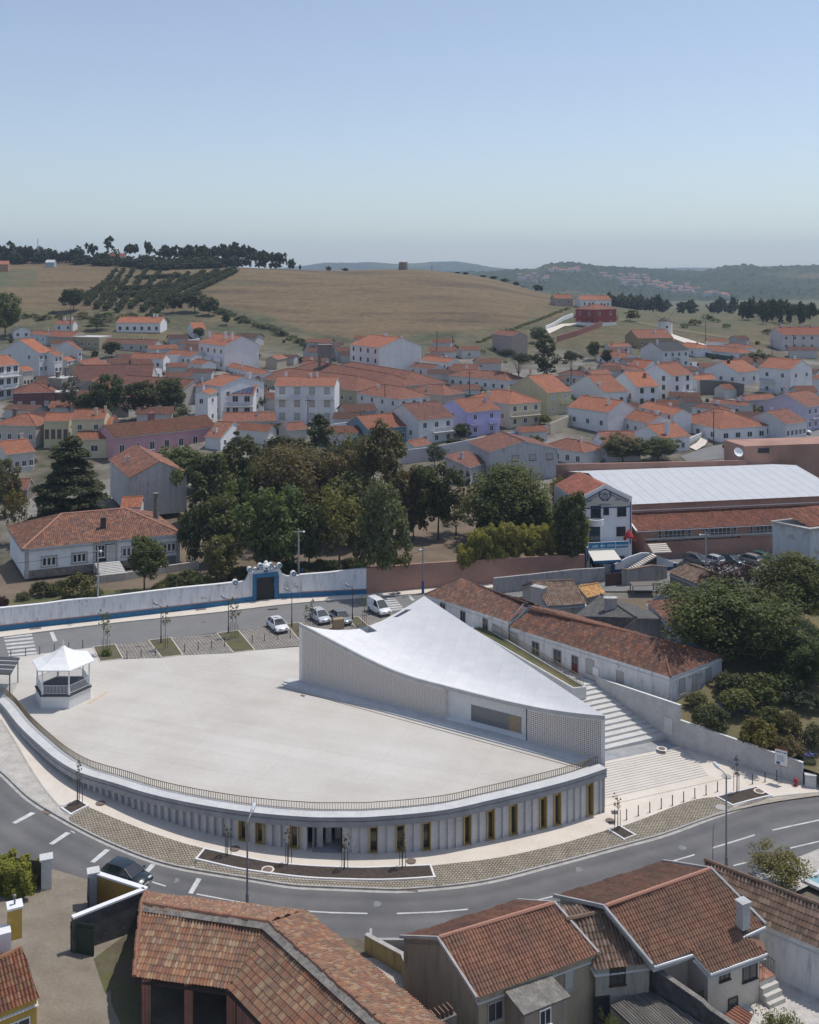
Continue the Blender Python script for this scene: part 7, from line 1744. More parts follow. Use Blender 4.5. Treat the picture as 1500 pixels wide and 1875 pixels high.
# ---- large bent barn roof bottom left
A_bk0,A_rg0,A_ev0=P(268,1634,4.6),P(259,1655,7.3),P(245,1789,5.2)
A_bk1,A_rg1,A_ev1=P(561,1668,4.6),P(492,1689,7.3),P(418,1811,5.2)
def ext(p,q,t):return p+(q-p)*t
A_bk2,A_rg2,A_ev2=P(780,1848,4.6),P(700,1875,7.3),P(478,1875,5.2)
A_rg3=ext(A_rg1,A_rg2,1.7);A_bk3=ext(A_bk1,A_bk2,1.25);A_ev3=A_ev1+(A_rg3-A_rg1)*.82;A_ev3.z=5.2
barn=thing("tile_barn","old open barn with mottled orange tile roof bent in the middle, bottom left","barn",(A_ev0.x,A_ev0.y,2.3))
TB=dict(pitch=.222,row=.42,amp=.062,sub=6,step=.04)
b=MB();tiled(b,[A_ev0,A_ev1,A_rg1,A_rg0],A_ev0,A_ev1,**TB);tiled(b,[A_bk1,A_bk0,A_rg0,A_rg1],A_bk1,A_bk0,**TB)
tiled(b,[A_ev1,A_ev3,A_rg3,A_rg1],A_ev1,A_ev3,**TB);tiled(b,[A_bk3,A_bk1,A_rg1,A_rg3],A_bk3,A_bk1,**TB)
for q in ([A_ev0,A_ev1,A_rg1,A_rg0],[A_bk1,A_bk0,A_rg0,A_rg1],[A_ev1,A_ev3,A_rg3,A_rg1],[A_bk3,A_bk1,A_rg1,A_rg3]):b.face([v-UZ*.40 for v in q],1)
b.build('roof',['tile_barn','wood_dark'],barn)
b=MB()
def mortar(p,q,w_,m=0,r_=.16):
    n=int((q-p).length/.45)
    for k in range(n):
        j=Vector((rnd.uniform(-.04,.04),rnd.uniform(-.04,.04),rnd.uniform(-.02,.03)));b.tube([p.lerp(q,k/n)+UZ*.06+j,p.lerp(q,(k+1)/n)+UZ*.06+j],[r_*.85,r_],7,m,cap=True)
mortar(A_rg0,A_rg1,.2);mortar(A_rg1,A_rg3,.2);mortar(A_ev0+UZ*.02,A_rg0,.2);mortar(A_rg0,A_bk0,.2)
b.build('ridge_tiles','tile_barn',barn)
b=MB()
nd=(A_rg1-A_rg0);nd.z=0;nd.normalize();nv=Vector((nd.y,-nd.x,0));b.face([A_rg0+nv*.12-UZ*.0+UZ*.05,A_rg1+nv*.12+UZ*.05,A_rg1+nv*.55-UZ*.12,A_rg0+nv*.55-UZ*.12])
nd2=(A_rg3-A_rg1);nd2.z=0;nd2.normalize();nv2=Vector((nd2.y,-nd2.x,0));b.face([A_rg1+nv2*.12+UZ*.06,A_rg3+nv2*.12+UZ*.06,A_rg3+nv2*.6-UZ*.10,A_rg1+nv2*.6-UZ*.10])
b.build('mortar_band','rubble',barn)
for px,py in ((262,1800),(340,1808),(418,1818)):
    p=P(px,py,5.0);b=MB();q=p+Vector((.1,.55,0));b.box((q.x,q.y,1.6),(.55,.55,3.45),0,.1);b.build('brick_pillar','brick_red',barn)
b=MB()
for p_,q_ in ((A_bk0,A_bk1),(A_bk1,A_bk3)):
    a_,c_=p_+Vector((.1,-.4,0)),q_+Vector((.1,-.4,0));b.face([(a_.x,a_.y,1.2),(c_.x,c_.y,1.2),c_-UZ*.15,a_-UZ*.15])
b.face([(A_bk0.x+.3,A_bk0.y-.3,1.2),(A_rg0.x+.3,A_rg0.y,1.2),A_rg0+Vector((.3,0,-.2)),A_bk0+Vector((.3,-.3,-.2))])
b.face([(A_ev1.x+.3,A_ev1.y+.5,1.2),(A_ev3.x+.3,A_ev3.y+.5,1.2),A_ev3+Vector((.3,.5,-.2)),A_ev1+Vector((.3,.5,-.2))])
b.build('wall','brick_red',barn)
# ---- yellow house bottom left
YE0,YE1=P(-60,1880,5.2),P(71.5,1828,5.2);YR0,YR1=P(-75,1790,6.9),P(39,1736,6.9);v=(YR1-YE1)*2;v.z=0
yh=exroof("yellow_house","yellow house with red tile roof and white capped chimney at the bottom left corner",YE0,YE1,YR0,YR1,YE0+v,YE1+v,2.0,(.50,.33,.07),'tile_barn',TB,wmat='plaster',tint=(.78,.62,.55),inset=.12)
wwin(yh.root,yh.e[0],yh.e[1],(yh.e[1]-yh.e[0]).length*.72,3.2,1.3,1.0,fr='white_paint')
b=MB();p=P(27,1706,6.2)+Vector((0,0,0));b.box((p.x,p.y,5.9),(.85,.85,2.0),0,.45);b.box((p.x,p.y,7.902),(1.0,1.0,.14),1,.45);b.tube([(p.x,p.y,8.04),(p.x,p.y,8.5)],.07,8,2);b.lathe((p.x,p.y,8.5),[(.02,0),(.12,.05),(.1,.16),(.01,.2)],8,2)
b.build('chimney',['plaster','white_paint','metal_grey'],yh.root,color=(.50,.33,.07))
b=MB();p=P(3,1716,6.5);b.box((p.x,p.y,5.4),(1.1,1.1,1.6),0,.45);b.build('chimney',['white_paint'],yh.root)
# ---- yellow and black yard wall with white coping, gate pillars, gates, hedge
wallA=[P(178,1601,5.0),P(222,1615,5.0),P(266,1629,5.0)];wallB=[P(266,1629,5.0),P(200,1655,5.0),P(134,1681,5.0)]
wallseg("yard_wall","ochre yard wall with white coping beside the dark car",[(v_.x,v_.y) for v_ in wallA],1.6,4.9,.3,'plaster',cap=('white_paint',.14),color=(.40,.24,.05))
wallseg("yard_wall","soot black yard wall with white coping running to the green gate leaf",[(v_.x,v_.y) for v_ in wallB[::-1]],1.6,4.9,.3,'soot_wall',cap=('white_paint',.14))
def pillar(label,px,py,zt_,w_,mat='coping_concrete'):
    p=P(px,py,zt_);b=MB();b.box((p.x,p.y,1.8),(w_,w_,zt_-1.95),0,.35);b.box((p.x,p.y,zt_-.148),(w_*1.3,w_*1.3,.15),0,.35);tag(b.build("gate_pillar",mat,org=(p.x,p.y,1.8)),label,'pillar')
pillar("stone gate pillar at the end of the ochre yard wall",171,1593,5.15,.7);pillar("stone gate pillar at the end of the ivy hedge",85,1568,5.3,.75)
def leafgate(label,p,q,zt_,zb_,mat):
    d_=(q-p);d_.z=0;L=d_.length;d_.normalize();n_=Vector((-d_.y,d_.x,0));b=MB()
    for k in range(10):b.frame(Vector((p.x,p.y,zb_))+d_*(L*k/10)+n_*.02*(k%2),d_,n_,UZ,L/10-.008,.05,zt_-zb_)
    b.frame(Vector((p.x,p.y,zb_+.3))-n_*.05,d_,n_,UZ,L,.045,.12);b.frame(Vector((p.x,p.y,zt_-.4))-n_*.05,d_,n_,UZ,L,.045,.12)
    tag(b.build("gate_leaf",mat,org=(p.x,p.y,zb_)),label,'gate')
leafgate("dark green metal gate leaf standing open against the black wall",P(129,1688,4.6),P(172,1693.5,4.6),4.6,2.15,'green_paint')
leafgate("black gate leaf seen edge on beside the ochre wall pillar",P(162,1600,4.8),P(160.5,1640,4.8),4.8,2.3,'paint_black')
c_,r_=[],[]
h0,h1=P(-120,1545,5.2),P(78,1572,5.2)
for _ in range(900):
    t=NR.uniform(0,.93);p=h0.lerp(h1,t);c_.append((p.x+NR.uniform(-.6,.3),p.y+NR.uniform(-2.0,.6),NR.uniform(2.0,5.1)));r_.append(NR.uniform(.25,.4))
hg=thing("ivy_hedge","clipped green ivy hedge wall at the left edge beside the gate pillar","hedge",tuple(Vector((h1.x-3,h1.y,2.2))))
me=leaf_mesh("foliage",np.array(c_)-np.array(hg['_o']),np.array(r_),620,.085,asp=.7);o=bpy.data.objects.new("foliage",me);COL.objects.link(o);o.parent=hg;o.color=(.24,.24,.035,1)
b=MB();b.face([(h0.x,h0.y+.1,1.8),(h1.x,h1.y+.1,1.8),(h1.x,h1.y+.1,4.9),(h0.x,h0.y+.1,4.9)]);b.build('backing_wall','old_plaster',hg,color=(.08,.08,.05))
sheet("yard_ground",[S(x,y,-.05) for x,y in [(-250,1640),(92,1590),(160,1610),(178,1660),(250,1700),(250,2000),(-250,2000)]],'yard_gravel')
sheet("yard_grass",[S(x,y,-.02) for x,y in [(172,1755),(245,1700),(262,1790),(262,1900),(215,1900),(196,1830)]],'bed_soil')
sheet("barn_floor",[S(x,y,-.04) for x,y in [(245,1700),(480,1690),(900,1760),(900,2050),(215,2050)]],'yard_earth')
# ---- tan house, low house, large brown roofed house (bottom right)
PE0,PE1=P(875.7,1828,5.0),P(1095,1747,5.0);PR0,PR1=P(804,1717,6.9),P(1014,1654,6.9);PK0,PK1=P(735,1714.5,5.0),P(945,1649,5.0)
tn=exroof("tan_house","tan stained house with red brown corrugated tile roof, bottom middle",PE0,PE1,PR0,PR1,PK0,PK1,-.6,(.36,.31,.22),'tile_near',NEARG,inset=.12,tint=(1.1,1.02,1.0),wmat='old_plaster',capm='terracotta_line',capr=.14)
wpx(tn.root,tn.e[0],tn.e[1],907,1851,1.0,1.1,fr='stone_trim');wpx(tn.root,tn.e[0],tn.e[1],1042,1794,.6,1.1,fr='stone_trim',kind='shut')
for a_,c_ in ((PE0,PR0),(PR0,PK0),(PE1,PR1),(PR1,PK1)):b=MB();dd=(c_-a_);L=dd.length;dd.normalize();sx=Vector((-.884,-.467,0)) if a_ in (PE0,) or c_ is PK0 else Vector((.884,.467,0));b.frame(a_+UZ*-.1,dd,sx,UZ,L,.16,.22);b.build('verge','stone_trim',tn.root)
an=thing("lean_annex","flat grey roofed annex built against the tan house","annex",tuple(P(960,1858,3.0)))
sl=[P(924,1814,4.82),P(1009,1785,4.72),P(1045.5,1824,4.28),P(959,1858.5,4.36)]
b=MB();b.face(sl);b.face([v_-UZ*.13 for v_ in sl][::-1])
for i in range(4):b.face([sl[i]-UZ*.13,sl[(i+1)%4]-UZ*.13,sl[(i+1)%4],sl[i]])
b.build('roof','rubble',an)
b=MB();c4=sum(sl,Vector((0,0,0)))/4;ii=[v_.lerp(c4,.06) for v_ in sl]
for i in range(4):b.face([(ii[i].x,ii[i].y,-.6),(ii[(i+1)%4].x,ii[(i+1)%4].y,-.6),ii[(i+1)%4]-UZ*.12,ii[i]-UZ*.12])
b.build('wall','old_plaster',an,color=(.33,.27,.21));wpx(an,ii[3],ii[2],998,1862,.75,.9,fr='white_paint')
QE0,QE1=P(1090,1777,4.3),P(1192,1764,4.3);QR0,QR1=P(1036,1684,6.3),P(1112,1668,6.3);QK0,QK1=P(1012,1660,5.9),P(1104,1655,5.9)
lh=exroof("low_house","narrow low house with lichen covered roof between the tan house and the large roof",QE0,QE1,QR0,QR1,QK0,QK1,-.8,(.34,.32,.28),'tile_moss',dict(pitch=.27,row=.45,amp=.07,sub=6,step=.04),inset=.1,wmat='old_plaster',walls='e')
wpx(lh.root,lh.e[0],lh.e[1],1131,1787,.95,1.0,fr='wood_dark');wpx(lh.root,lh.e[0],lh.e[1],1101,1856,1.0,2.2,fr='wood_dark',kind='glass',name='door')
RR0,RR1=P(1108,1660,7.0),P(1300,1592,7.0);RE0,RE1,RN,RM=P(1197,1768,4.6),P(1268,1746,4.6),P(1360,1714,4.6),P(1401,1695,4.6);RX0,RX1=P(1300,1782,3.75),P(1404,1744,3.75)
RK0,RK1=P(1016,1640,5.0),P(1212,1578,5.0)
rh=thing("large_house","large house with brown corrugated tile roof, grey chimney and corner porch, bottom right","house",(RE1.x,RE1.y,-.2))
b=MB();tiled(b,[RE0,RM,RR1,RR0],RE0,RM,**NEARG);tiled(b,[RK1,RK0,RR0,RR1],RK1,RK0,**NEARG)
up_=Vector((-.465,.886,0))*.45+UZ*.24;tiled(b,[RX0,RX1,RN+up_,RE1+up_],RX0,RX1,**NEARG)
RY=RX1+Vector((.5,2.2,0));RY=P(1362,1716,4.5)+Vector((.9,.9,-.5))
for q in ([RE0,RM,RR1,RR0],[RK1,RK0,RR0,RR1],[RX0,RX1,RN,RE1]):b.face([v_-UZ*.45 for v_ in q],1)
b.build('roof',['tile_near','eave_white'],rh)
b=MB();b.face([RX1,RN+UZ*.03,RN+Vector((1.6,.6,-.75))]);b.build('roof_hip','tile_near',rh)
b=MB();n=22
for k in range(n):b.tube([RR0.lerp(RR1,k/n)+UZ*.05,RR0.lerp(RR1,(k+1)/n)+UZ*.05],[.13,.15],7)
b.build('ridge_tiles','terracotta_line',rh)
for a_,c_,sx in ((RE0,RR0,-1),(RR0,RK0,-1),(RM,RR1,1),(RR1,RK1,1)):b=MB();dd=(c_-a_);L=dd.length;dd.normalize();b.frame(a_-UZ*.08,dd,Vector((.886,.465,0))*sx,UZ,L,.18,.24);b.build('verge','concrete_dark',rh)
b=MB()
for a_,c_ in ((RE0,RE1),(RX0,RX1),(RE1,RX0),(RN,RM)):dd=(c_-a_);L=dd.length;dd.normalize();b.frame(a_-UZ*.15,dd,Vector((.467,-.884,0)),Vector((0,0,1)),L,.1,.13)
b.build('gutter','metal_white',rh)
b=MB();ln=Vector((.886,.465,0));fn=Vector((.465,-.886,0))
def wq(a_,c_,z0,z1a,z1b=None):b.face([(a_.x,a_.y,z0),(c_.x,c_.y,z0),(c_.x,c_.y,z1b if z1b is not None else z1a),(a_.x,a_.y,z1a)])
pA=RE0+ln*.15-fn*1.6;pB=RE1+ln*.3-fn*1.6;pC=RX0+ln*.15-fn*.35;pD=RX1-ln*.35-fn*.35;pE=pD-fn*3.2+ln*.0;pF=RM-ln*.2-fn*.3;pG=RK1+fn*.4-ln*.2;pH=RK0+fn*.4+ln*.2
pB2=Vector((pC.x,pC.y,0))-fn*1.9
wq(pA,pB2,-.8,5.2);wq(pB2,pC,-.8,5.0,3.9);wq(pC,pD,-.8,3.75);wq(pD,pE,-.8,3.8,5.3);wq(pE,pF,-.8,4.7);wq(pF,pG,-.8,4.6,5.0);wq(pG,pH,-.8,4.95);wq(pH,pA,-.8,4.9,5.2)
b.face([(pF.x,pF.y,4.5),(pG.x,pG.y,4.9),(RR1.x-.2,RR1.y-.1,6.9)]);b.face([(pH.x,pH.y,4.9),(pA.x,pA.y,5.2),(RR0.x+.2,RR0.y+.1,6.9)])
b.build('wall','plaster',rh,color=(.56,.51,.44))
b=MB();b.frame(Vector((pA.x,pA.y,1.0))+fn*.05,ln,fn,UZ,4.2,2.2,.15);b.build('porch_floor','terracotta_line',rh)
wpx(rh,pC,pD,1327,1782,.75,.75,fr='wood_dark');wpx(rh,pC,pD,1373,1769,1.15,1.7,fr='metal_dark');wpx(rh,pC,pD,1342,1836,.7,.6,fr='metal_dark');wwin(rh,pA,pB2,.9,2.1,.9,2.1,fr='door_wood',kind='shut',name='door')
b=MB();p=P(1361,1690,5.2);b.box((p.x,p.y,4.9),(.7,.62,1.75),0,.48);b.box((p.x,p.y,6.652),(.85,.78,.1),0,.48);b.build('chimney','concrete_wall',rh)
bc=thing("entrance_stair","outside stair with dark iron railing at the right of the large house","stairs",tuple(pD))
b=MB();o_=Vector((pD.x,pD.y,-.6))+ln*.05-fn*1.4
b.frame(o_,ln,fn,UZ,1.5,1.4,2.2,0);b.frame(o_+UZ*2.203,ln,fn,UZ,1.5,1.4,.06,1)
for k in range(5):b.frame(o_+fn*(1.405+.3*k),ln,fn,UZ,1.5,.3,1.9-.35*k,0)
b.build('stair',['plaster','terracotta_line'],bc,color=(.56,.53,.48))
b=MB()
def rail(p,q,h_=.95,sp=.14):
    dd=q-p;L=dd.length;b.tube([p+UZ*h_,q+UZ*h_],.025,5);b.tube([p+UZ*.1,q+UZ*.1],.02,5)
    for k in range(int(L/sp)+1):s_=p+dd*min(1,k*sp/L);b.frame(s_-Vector((.012,.012,0)),(1,0,0),(0,1,0),UZ,.024,.024,h_)
z_=1.66;r0=Vector((o_.x,o_.y,z_));rail(r0+ln*1.45,r0+ln*1.45+fn*1.4);rail(r0+fn*1.4,r0+fn*1.4+ln*.5)
b.build('railing','metal_dark',bc)
pr=MB();b=pr;z_=1.15;r0=Vector((pA.x,pA.y,z_))+fn*2.2;rail(r0+ln*2.2,r0+ln*4.2);rail(r0+ln*4.2,r0+ln*4.2-fn*1.2)
tag(pr.build("iron_railing",'metal_dark',org=r0),"dark iron railing around the porch of the large house",'railing')
wallseg("block_wall","dark grey block wall running down between the low house and the porch",[(v_.x,v_.y) for v_ in (P(1190,1772,3.6),P(1230,1800,3.4),P(1285,1838,3.2),P(1300,1850,2.8),P(1360,1890,2.7))],-.8,[3.7,3.5,3.3,2.8,2.7],.28,'soot_wall',cap=('rubble',.06))
b=MB();q=[P(1118,1842,2.4),P(1190,1811,2.4),P(1330,1905,1.9),P(1240,1960,1.9)];tiled(b,q,q[3],q[2],pitch=.2,row=2.0,amp=.03,sub=6,step=0)
cs_=thing("corrugated_shed","grey corrugated sheet roof of a shed below the dark block wall","shed",tuple(q[0]));b.build('roof','tile_grey',cs_)
b=MB();b.face([(q[0].x,q[0].y+.05,-.8),(q[3].x,q[3].y,-.8),q[3]-UZ*.1,q[0]+Vector((0,.05,-.1))]);b.face([(q[1].x,q[1].y,-.8),(q[0].x,q[0].y,-.8),q[0]-UZ*.1,q[1]-UZ*.1]);b.build('wall','old_plaster',cs_,color=(.3,.28,.22))
b=MB();q=[P(1318,1868,1.9),P(1350,1838,2.3),P(1380,1858,2.0),P(1360,1900,1.6)];tiled(b,q,q[3],q[2],pitch=.22,row=.4,amp=.04,sub=6)
ts_=thing("tile_canopy","small terracotta tiled canopy below the porch railing","canopy",tuple(q[0]));b.build('roof','tile_near',ts_,color=(1.2,.95,.9));b=MB();b.box((q[0].x+.3,q[0].y-.3,-.8),(1.0,.8,2.5),0,.4);b.build('wall','plaster',ts_,color=(.5,.46,.4))
SE0,SE1=P(1386,1692,3.7),P(1560,1762,3.7);SR0,SR1=P(1290,1574,5.5),P(1560,1680,5.5);SE0=SE1+(SE0-SE1)*1.9
v=(SR1-SE1);v.z=0;SR0b=SE0+v;SR0b.z=5.5;SR0b=SR0
E0_=SR0-v;E0_.z=3.7
rw=exroof("outbuilding","long white outbuilding with lichen covered tile roof at the right edge",E0_,SE1,SR0,SR1,SR0+v*1.0-UZ*1.8,SR1+v*1.0-UZ*1.8,-1.2,(.62,.62,.62),'tile_moss',dict(pitch=.27,row=.45,amp=.07,sub=6,step=.04),inset=.2,cat='building')
sheet("gravel_yard",[S(x,y,.05) for x,y in [(1330,1900),(1400,1700),(1600,1800),(1600,2100),(1330,2100)]],'gravel_white')
b0=wp([(668,1738),(735,1775),(745,1800)],1.6)
wallseg("yard_parapet","ochre stained yard parapet between the barn roof and the tan house",[(v_.x,v_.y) for v_ in b0],-.5,2.6,.25,'old_plaster',color=(.36,.30,.13),cap=('stone_trim',.06))
bw=thing("wash_basin","grey concrete basin in the small yard beside the tan house","basin",tuple(P(712,1742,1.2)));b=MB();p=P(716,1744,1.2)
b.frame(p+Vector((-1.6,0,-.8)),(1,0,0),(0,1,0),UZ,3.2,.25,1.7);b.frame(p+Vector((-1.6,.252,-.8)),(1,0,0),(0,1,0),UZ,.2,1.4,1.5);b.frame(p+Vector((.2,-.9,-.8)),(1,0,0),(0,1,0),UZ,1.6,.25,1.3);b.build('basin','concrete_dark',bw)
sheet("yard_slab",[P(x,y,.9) for x,y in [(672,1745),(738,1735),(745,1800),(720,1800)]],'concrete_wall')
tw=thing("tile_topped_wall","grey roughcast wall end topped with upright tiles in front of the tan house","wall",tuple(P(793,1870,4.2)));b=MB()
p0,p1=P(760,1863,4.2),P(822,1836,4.2);dd=(p1-p0);L=dd.length;dd.normalize();nn=Vector((dd.y,-dd.x,0));b.frame(Vector((p0.x,p0.y,0)),dd,nn,UZ,L,.9,4.0);b.build('wall','rubble',tw)
b=MB()
for k in range(8):b.frame(Vector((p0.x,p0.y,4.003))+dd*(L*k/8+.05)+nn*.1,dd,nn,UZ,.07,.7,.38)
b.build('tile_crest','tile_moss',tw)
for lb,cx,tp,bs,hw,Y,zb in (("green garden tree beside the outbuilding roof and the pool",1432,1560,1672,62,85,.2),("leafy shrub at the bottom right on the white gravel",1425,1846,1930,42,66,-.1),("small yellow green shrub at the bottom edge by the low house",1117,1856,1915,20,66,.0)):
    tree("garden_tree",lb,cx,tp,bs,hw,'nearleaf','light',Y=Y,zb=zb,trunkfrac=.12)
# ================================================================ BANDSTAND, SHELTER
BC=Vector((-37.0,112.05,ZP));bs=thing("bandstand","white hexagonal bandstand with tent roof and railings on the plaza","bandstand",tuple(BC))
def hexp(r_,z):return [BC+Vector((r_*math.cos(k*math.pi/3),r_*math.sin(k*math.pi/3),z)) for k in range(6)]
b=MB();b.prism([(v.x,v.y) for v in hexp(2.94,0)],ZP-.05,ZP+1.28);b.build('plinth','white_concrete',bs)
b=MB();b.prism([(v.x,v.y) for v in hexp(3.06,0)],ZP+1.283,ZP+1.40);b.build('floor','metal_dark',bs)
for k,v in enumerate(hexp(2.78,1.403)):
    b=MB();b.tube([v,v+UZ*2.72],.085,8);b.tube([v,v+UZ*.9],.11,8);b.build('post','metal_white',bs)
hx=hexp(2.78,1.403)
for k in range(6):
    p,q=hx[k],hx[(k+1)%6];d=q-p;b=MB();b.tube([p+UZ*.95,q+UZ*.95],.03,5);b.tube([p+UZ*.12,q+UZ*.12],.025,5)
    for j in range(1,19):s_=p+d*(j/19);b.frame(s_-Vector((.015,.015,-.12)),(1,0,0),(0,1,0),UZ,.03,.03,.83)
    b.build('railing','metal_white',bs)
b=MB();prof=[(3.35,4.02),(3.35,4.12),(2.3,4.42),(1.3,4.88),(.55,5.35),(.06,5.75)]
rows=[hexp(r_,z) for r_,z in prof];b.grid(rows,close=True);b.face(hexp(3.35,4.02)[::-1]);b.build('roof','white_paint',bs)
b=MB();c=BC+UZ*5.72;b.tube([c,c+UZ*.6],.035,6);b.tube([c+Vector((-.2,0,.32)),c+Vector((.2,0,.32))],.03,5);b.lathe(c,[(.02,0),(.1,.06),(.02,.16)],8);b.build('finial','metal_white',bs)
gl_=thing("glass_shelter","glass entrance shelter with dark panelled roof at the left edge of the plaza","shelter",tuple(P(10,1270,ZP)))
c0=P(18,1278,ZP);b=MB()
for (x,y) in ((0,0),(-3.2,.4),(-.7,4.2),(-3.9,4.6)):b.box((c0.x+x,c0.y+y,ZP-.4),(.1,.1,2.9),0)
b.build('frame','metal_dark',gl_)
b=MB();q=[Vector((c0.x+.15,c0.y-.2,ZP+2.52)),Vector((c0.x-4.2,c0.y+.3,ZP+2.52)),Vector((c0.x-4.9,c0.y+4.9,ZP+2.6)),Vector((c0.x-.55,c0.y+4.4,ZP+2.6))]
b.face(q);b.face([v+UZ*.12 for v in q])
for i in range(4):b.face([q[i],q[(i+1)%4],q[(i+1)%4]+UZ*.12,q[i]+UZ*.12])
b.build('roof','slate_dark',gl_)
b=MB()
for t in (.25,.5,.75):p,r_=q[0].lerp(q[3],t)+UZ*.123,q[1].lerp(q[2],t)+UZ*.123;b.frame(p,(r_-p).normalized(),Vector((0,1,0)),UZ,(r_-p).length,.1,.02)
b.build('roof_rib','metal_white',gl_)
a=NM('thin_glass');a.set(Roughness=.05,Alpha=.25);a.base((.5,.6,.58));M['thin_glass']=a.m
b=MB();b.face([(c0.x-.05,c0.y,ZP-.3),(c0.x-3.1,c0.y+.4,ZP-.3),(c0.x-3.1,c0.y+.4,ZP+2.4),(c0.x-.05,c0.y,ZP+2.4)]);b.face([(c0.x,c0.y+.1,ZP-.3),(c0.x-.65,c0.y+4.1,ZP-.3),(c0.x-.65,c0.y+4.1,ZP+2.4),(c0.x,c0.y+.1,ZP+2.4)]);b.build('pane','thin_glass',gl_)
# ================================================================ CARS
def make_car(kind):
    """car along +x, wheels on z=0"""
    r=thing("parked_car","car","car")
    if kind=='hatch':L,Wd,st=4.0,1.70,[(-2.0,.50,.80),(-1.93,.30,.95),(-1.2,.24,.98),(0,.22,.96),(.95,.24,.92),(1.65,.28,.80),(1.93,.34,.66),(2.0,.42,.56)];cab=[(-1.86,.95),(-1.45,1.40),(-.5,1.47),(.25,1.42),(1.12,.93)]
    elif kind=='sedan':L,Wd,st=4.4,1.72,[(-2.2,.50,.82),(-2.1,.30,.93),(-1.3,.24,.95),(0,.22,.93),(1.0,.24,.89),(1.8,.28,.78),(2.12,.34,.65),(2.2,.42,.56)];cab=[(-1.75,.93),(-1.1,1.36),(-.4,1.42),(.3,1.37),(1.15,.90)]
    elif kind=='van':L,Wd,st=4.2,1.72,[(-2.1,.48,1.1),(-2.05,.30,1.12),(-1.2,.25,1.12),(0,.23,1.08),(1.0,.24,1.0),(1.7,.28,.86),(2.03,.34,.70),(2.1,.44,.58)];cab=[(-2.06,1.12),(-1.98,1.80),(-.6,1.84),(.35,1.74),(1.3,.98)]
    else:L,Wd,st=4.3,1.76,[(-2.15,.50,.9),(-2.08,.30,1.0),(-1.2,.25,1.02),(0,.23,1.0),(1.0,.25,.95),(1.75,.29,.82),(2.07,.35,.68),(2.15,.44,.58)];cab=[(-2.0,1.0),(-1.7,1.45),(-.5,1.55),(.3,1.48),(1.25,.97)]
    b=MB();rows=[]
    for k,(x,zb,zt) in enumerate(st):
        w=Wd/2*(.90 if k in (0,len(st)-1) else (.96 if k in (1,len(st)-2) else 1));e=.10
        rows.append([(x,-w+.06,zb),(x,-w,zb+.10),(x,-w,(zb+zt)/2),(x,-w+.03,zt-.10),(x,-w+.15,zt),(x,0,zt+.025),(x,w-.15,zt),(x,w-.03,zt-.10),(x,w,(zb+zt)/2),(x,w,zb+.10),(x,w-.06,zb),(x,0,zb)])
    b.grid(rows,close=True);b.face(rows[0][::-1]);b.face(rows[-1])
    bd=b.build('body','car_paint',r,smooth=True,color=(.5,.5,.5));bd['_paint']=1
    cw=[]
    for k,(x,z) in enumerate(cab):w=Wd/2-.10 if k in (0,len(cab)-1) else Wd/2-.27;cw.append([Vector((x,-w,z)),Vector((x,w,z))])
    rf=MB();rr=[[cw[k][0]+UZ*.0,Vector((cw[k][0].x,0,cw[k][0].z+.05)),cw[k][1]] for k in range(1,len(cab)-1)];rf.grid(rr);
    for s_ in (0,1):
        for k in (1,len(cab)-2):
            o_=0 if k==1 else len(cab)-1;rf.tube([cw[o_][s_],cw[k][s_]],.04,5)
        mid=cw[2][s_];rf.tube([Vector((mid.x-.1,(-1 if s_==0 else 1)*(Wd/2-.10),cab[0][1]-.02)),mid],.035,5)
    t=rf.build('roof','car_paint',r,smooth=True,color=(.5,.5,.5));t['_paint']=1
    for nm,k0,k1 in (('rear_window',0,1),('windscreen',len(cab)-1,len(cab)-2)):
        g=MB();g.face([cw[k0][0],cw[k0][1],cw[k1][1],cw[k1][0]]);g.build(nm,'glass',r)
    for s_ in (0,1):
        g=MB();pts=[cw[k][s_] for k in range(len(cab))]
        if kind=='van':pts=[Vector((-.2,pts[0].y*1.0,1.12)),Vector((-.2,pts[2].y,1.8)),cw[3][s_],cw[4][s_]]
        g.face(pts if s_==0 else pts[::-1]);g.build('side_window','glass',r)
        if kind=='van':g=MB();g.face([cw[0][s_],cw[1][s_],cw[2][s_],Vector((-.2,cw[2][s_].y,1.8)),Vector((-.2,cw[0][s_].y,1.12))]);t=g.build('side_panel','car_paint',r,color=(.5,.5,.5));t['_paint']=1
    for x in (-L*.30,L*.31):
        for s_ in (-1,1):
            w=MB();w.tube([(x,s_*(Wd/2-.20),.31),(x,s_*(Wd/2+.01),.31)],.31,16);wo_=w.build('wheel','rubber',r)
            w=MB();w.tube([(x,s_*(Wd/2-.05),.31),(x,s_*(Wd/2+.02),.31)],.19,12);w.build('rim','metal_grey',wo_)
    for s_ in (-1,1):
        h_=MB();h_.frame((L/2-.16,s_*(Wd/2-.42)-.17,.60),(1,0,-.1),(0,1,0),(.1,0,1),.13,.34,.14);h_.build('headlight','lamp_glass',r)
        h_=MB();h_.frame((-L/2-.005,s_*(Wd/2-.28)-.12,.72),(1,0,0),(0,1,0),(0,0,1),.1,.24,.2);h_.build('tail_light','red_paint',r)
        h_=MB();h_.frame((.85,s_*(Wd/2+.08)-.09,.92),(1,0,0),(0,1,0),(0,0,1),.12,.18,.13);t=h_.build('mirror','car_paint',r,color=(.5,.5,.5));t['_paint']=1
    h_=MB();h_.frame((L/2-.03,-.27,.40),(1,0,0),(0,1,0),(0,0,1),.04,.54,.11);h_.build('number_plate','white_paint',r)
    h_=MB();h_.frame((L/2-.05,-.5,.54),(1,0,0),(0,1,0),(0,0,1),.04,1.0,.08);h_.build('grille','paint_black',r)
    return r
CP={k:make_car(k) for k in ('hatch','sedan','van','suv')};used_c=set()
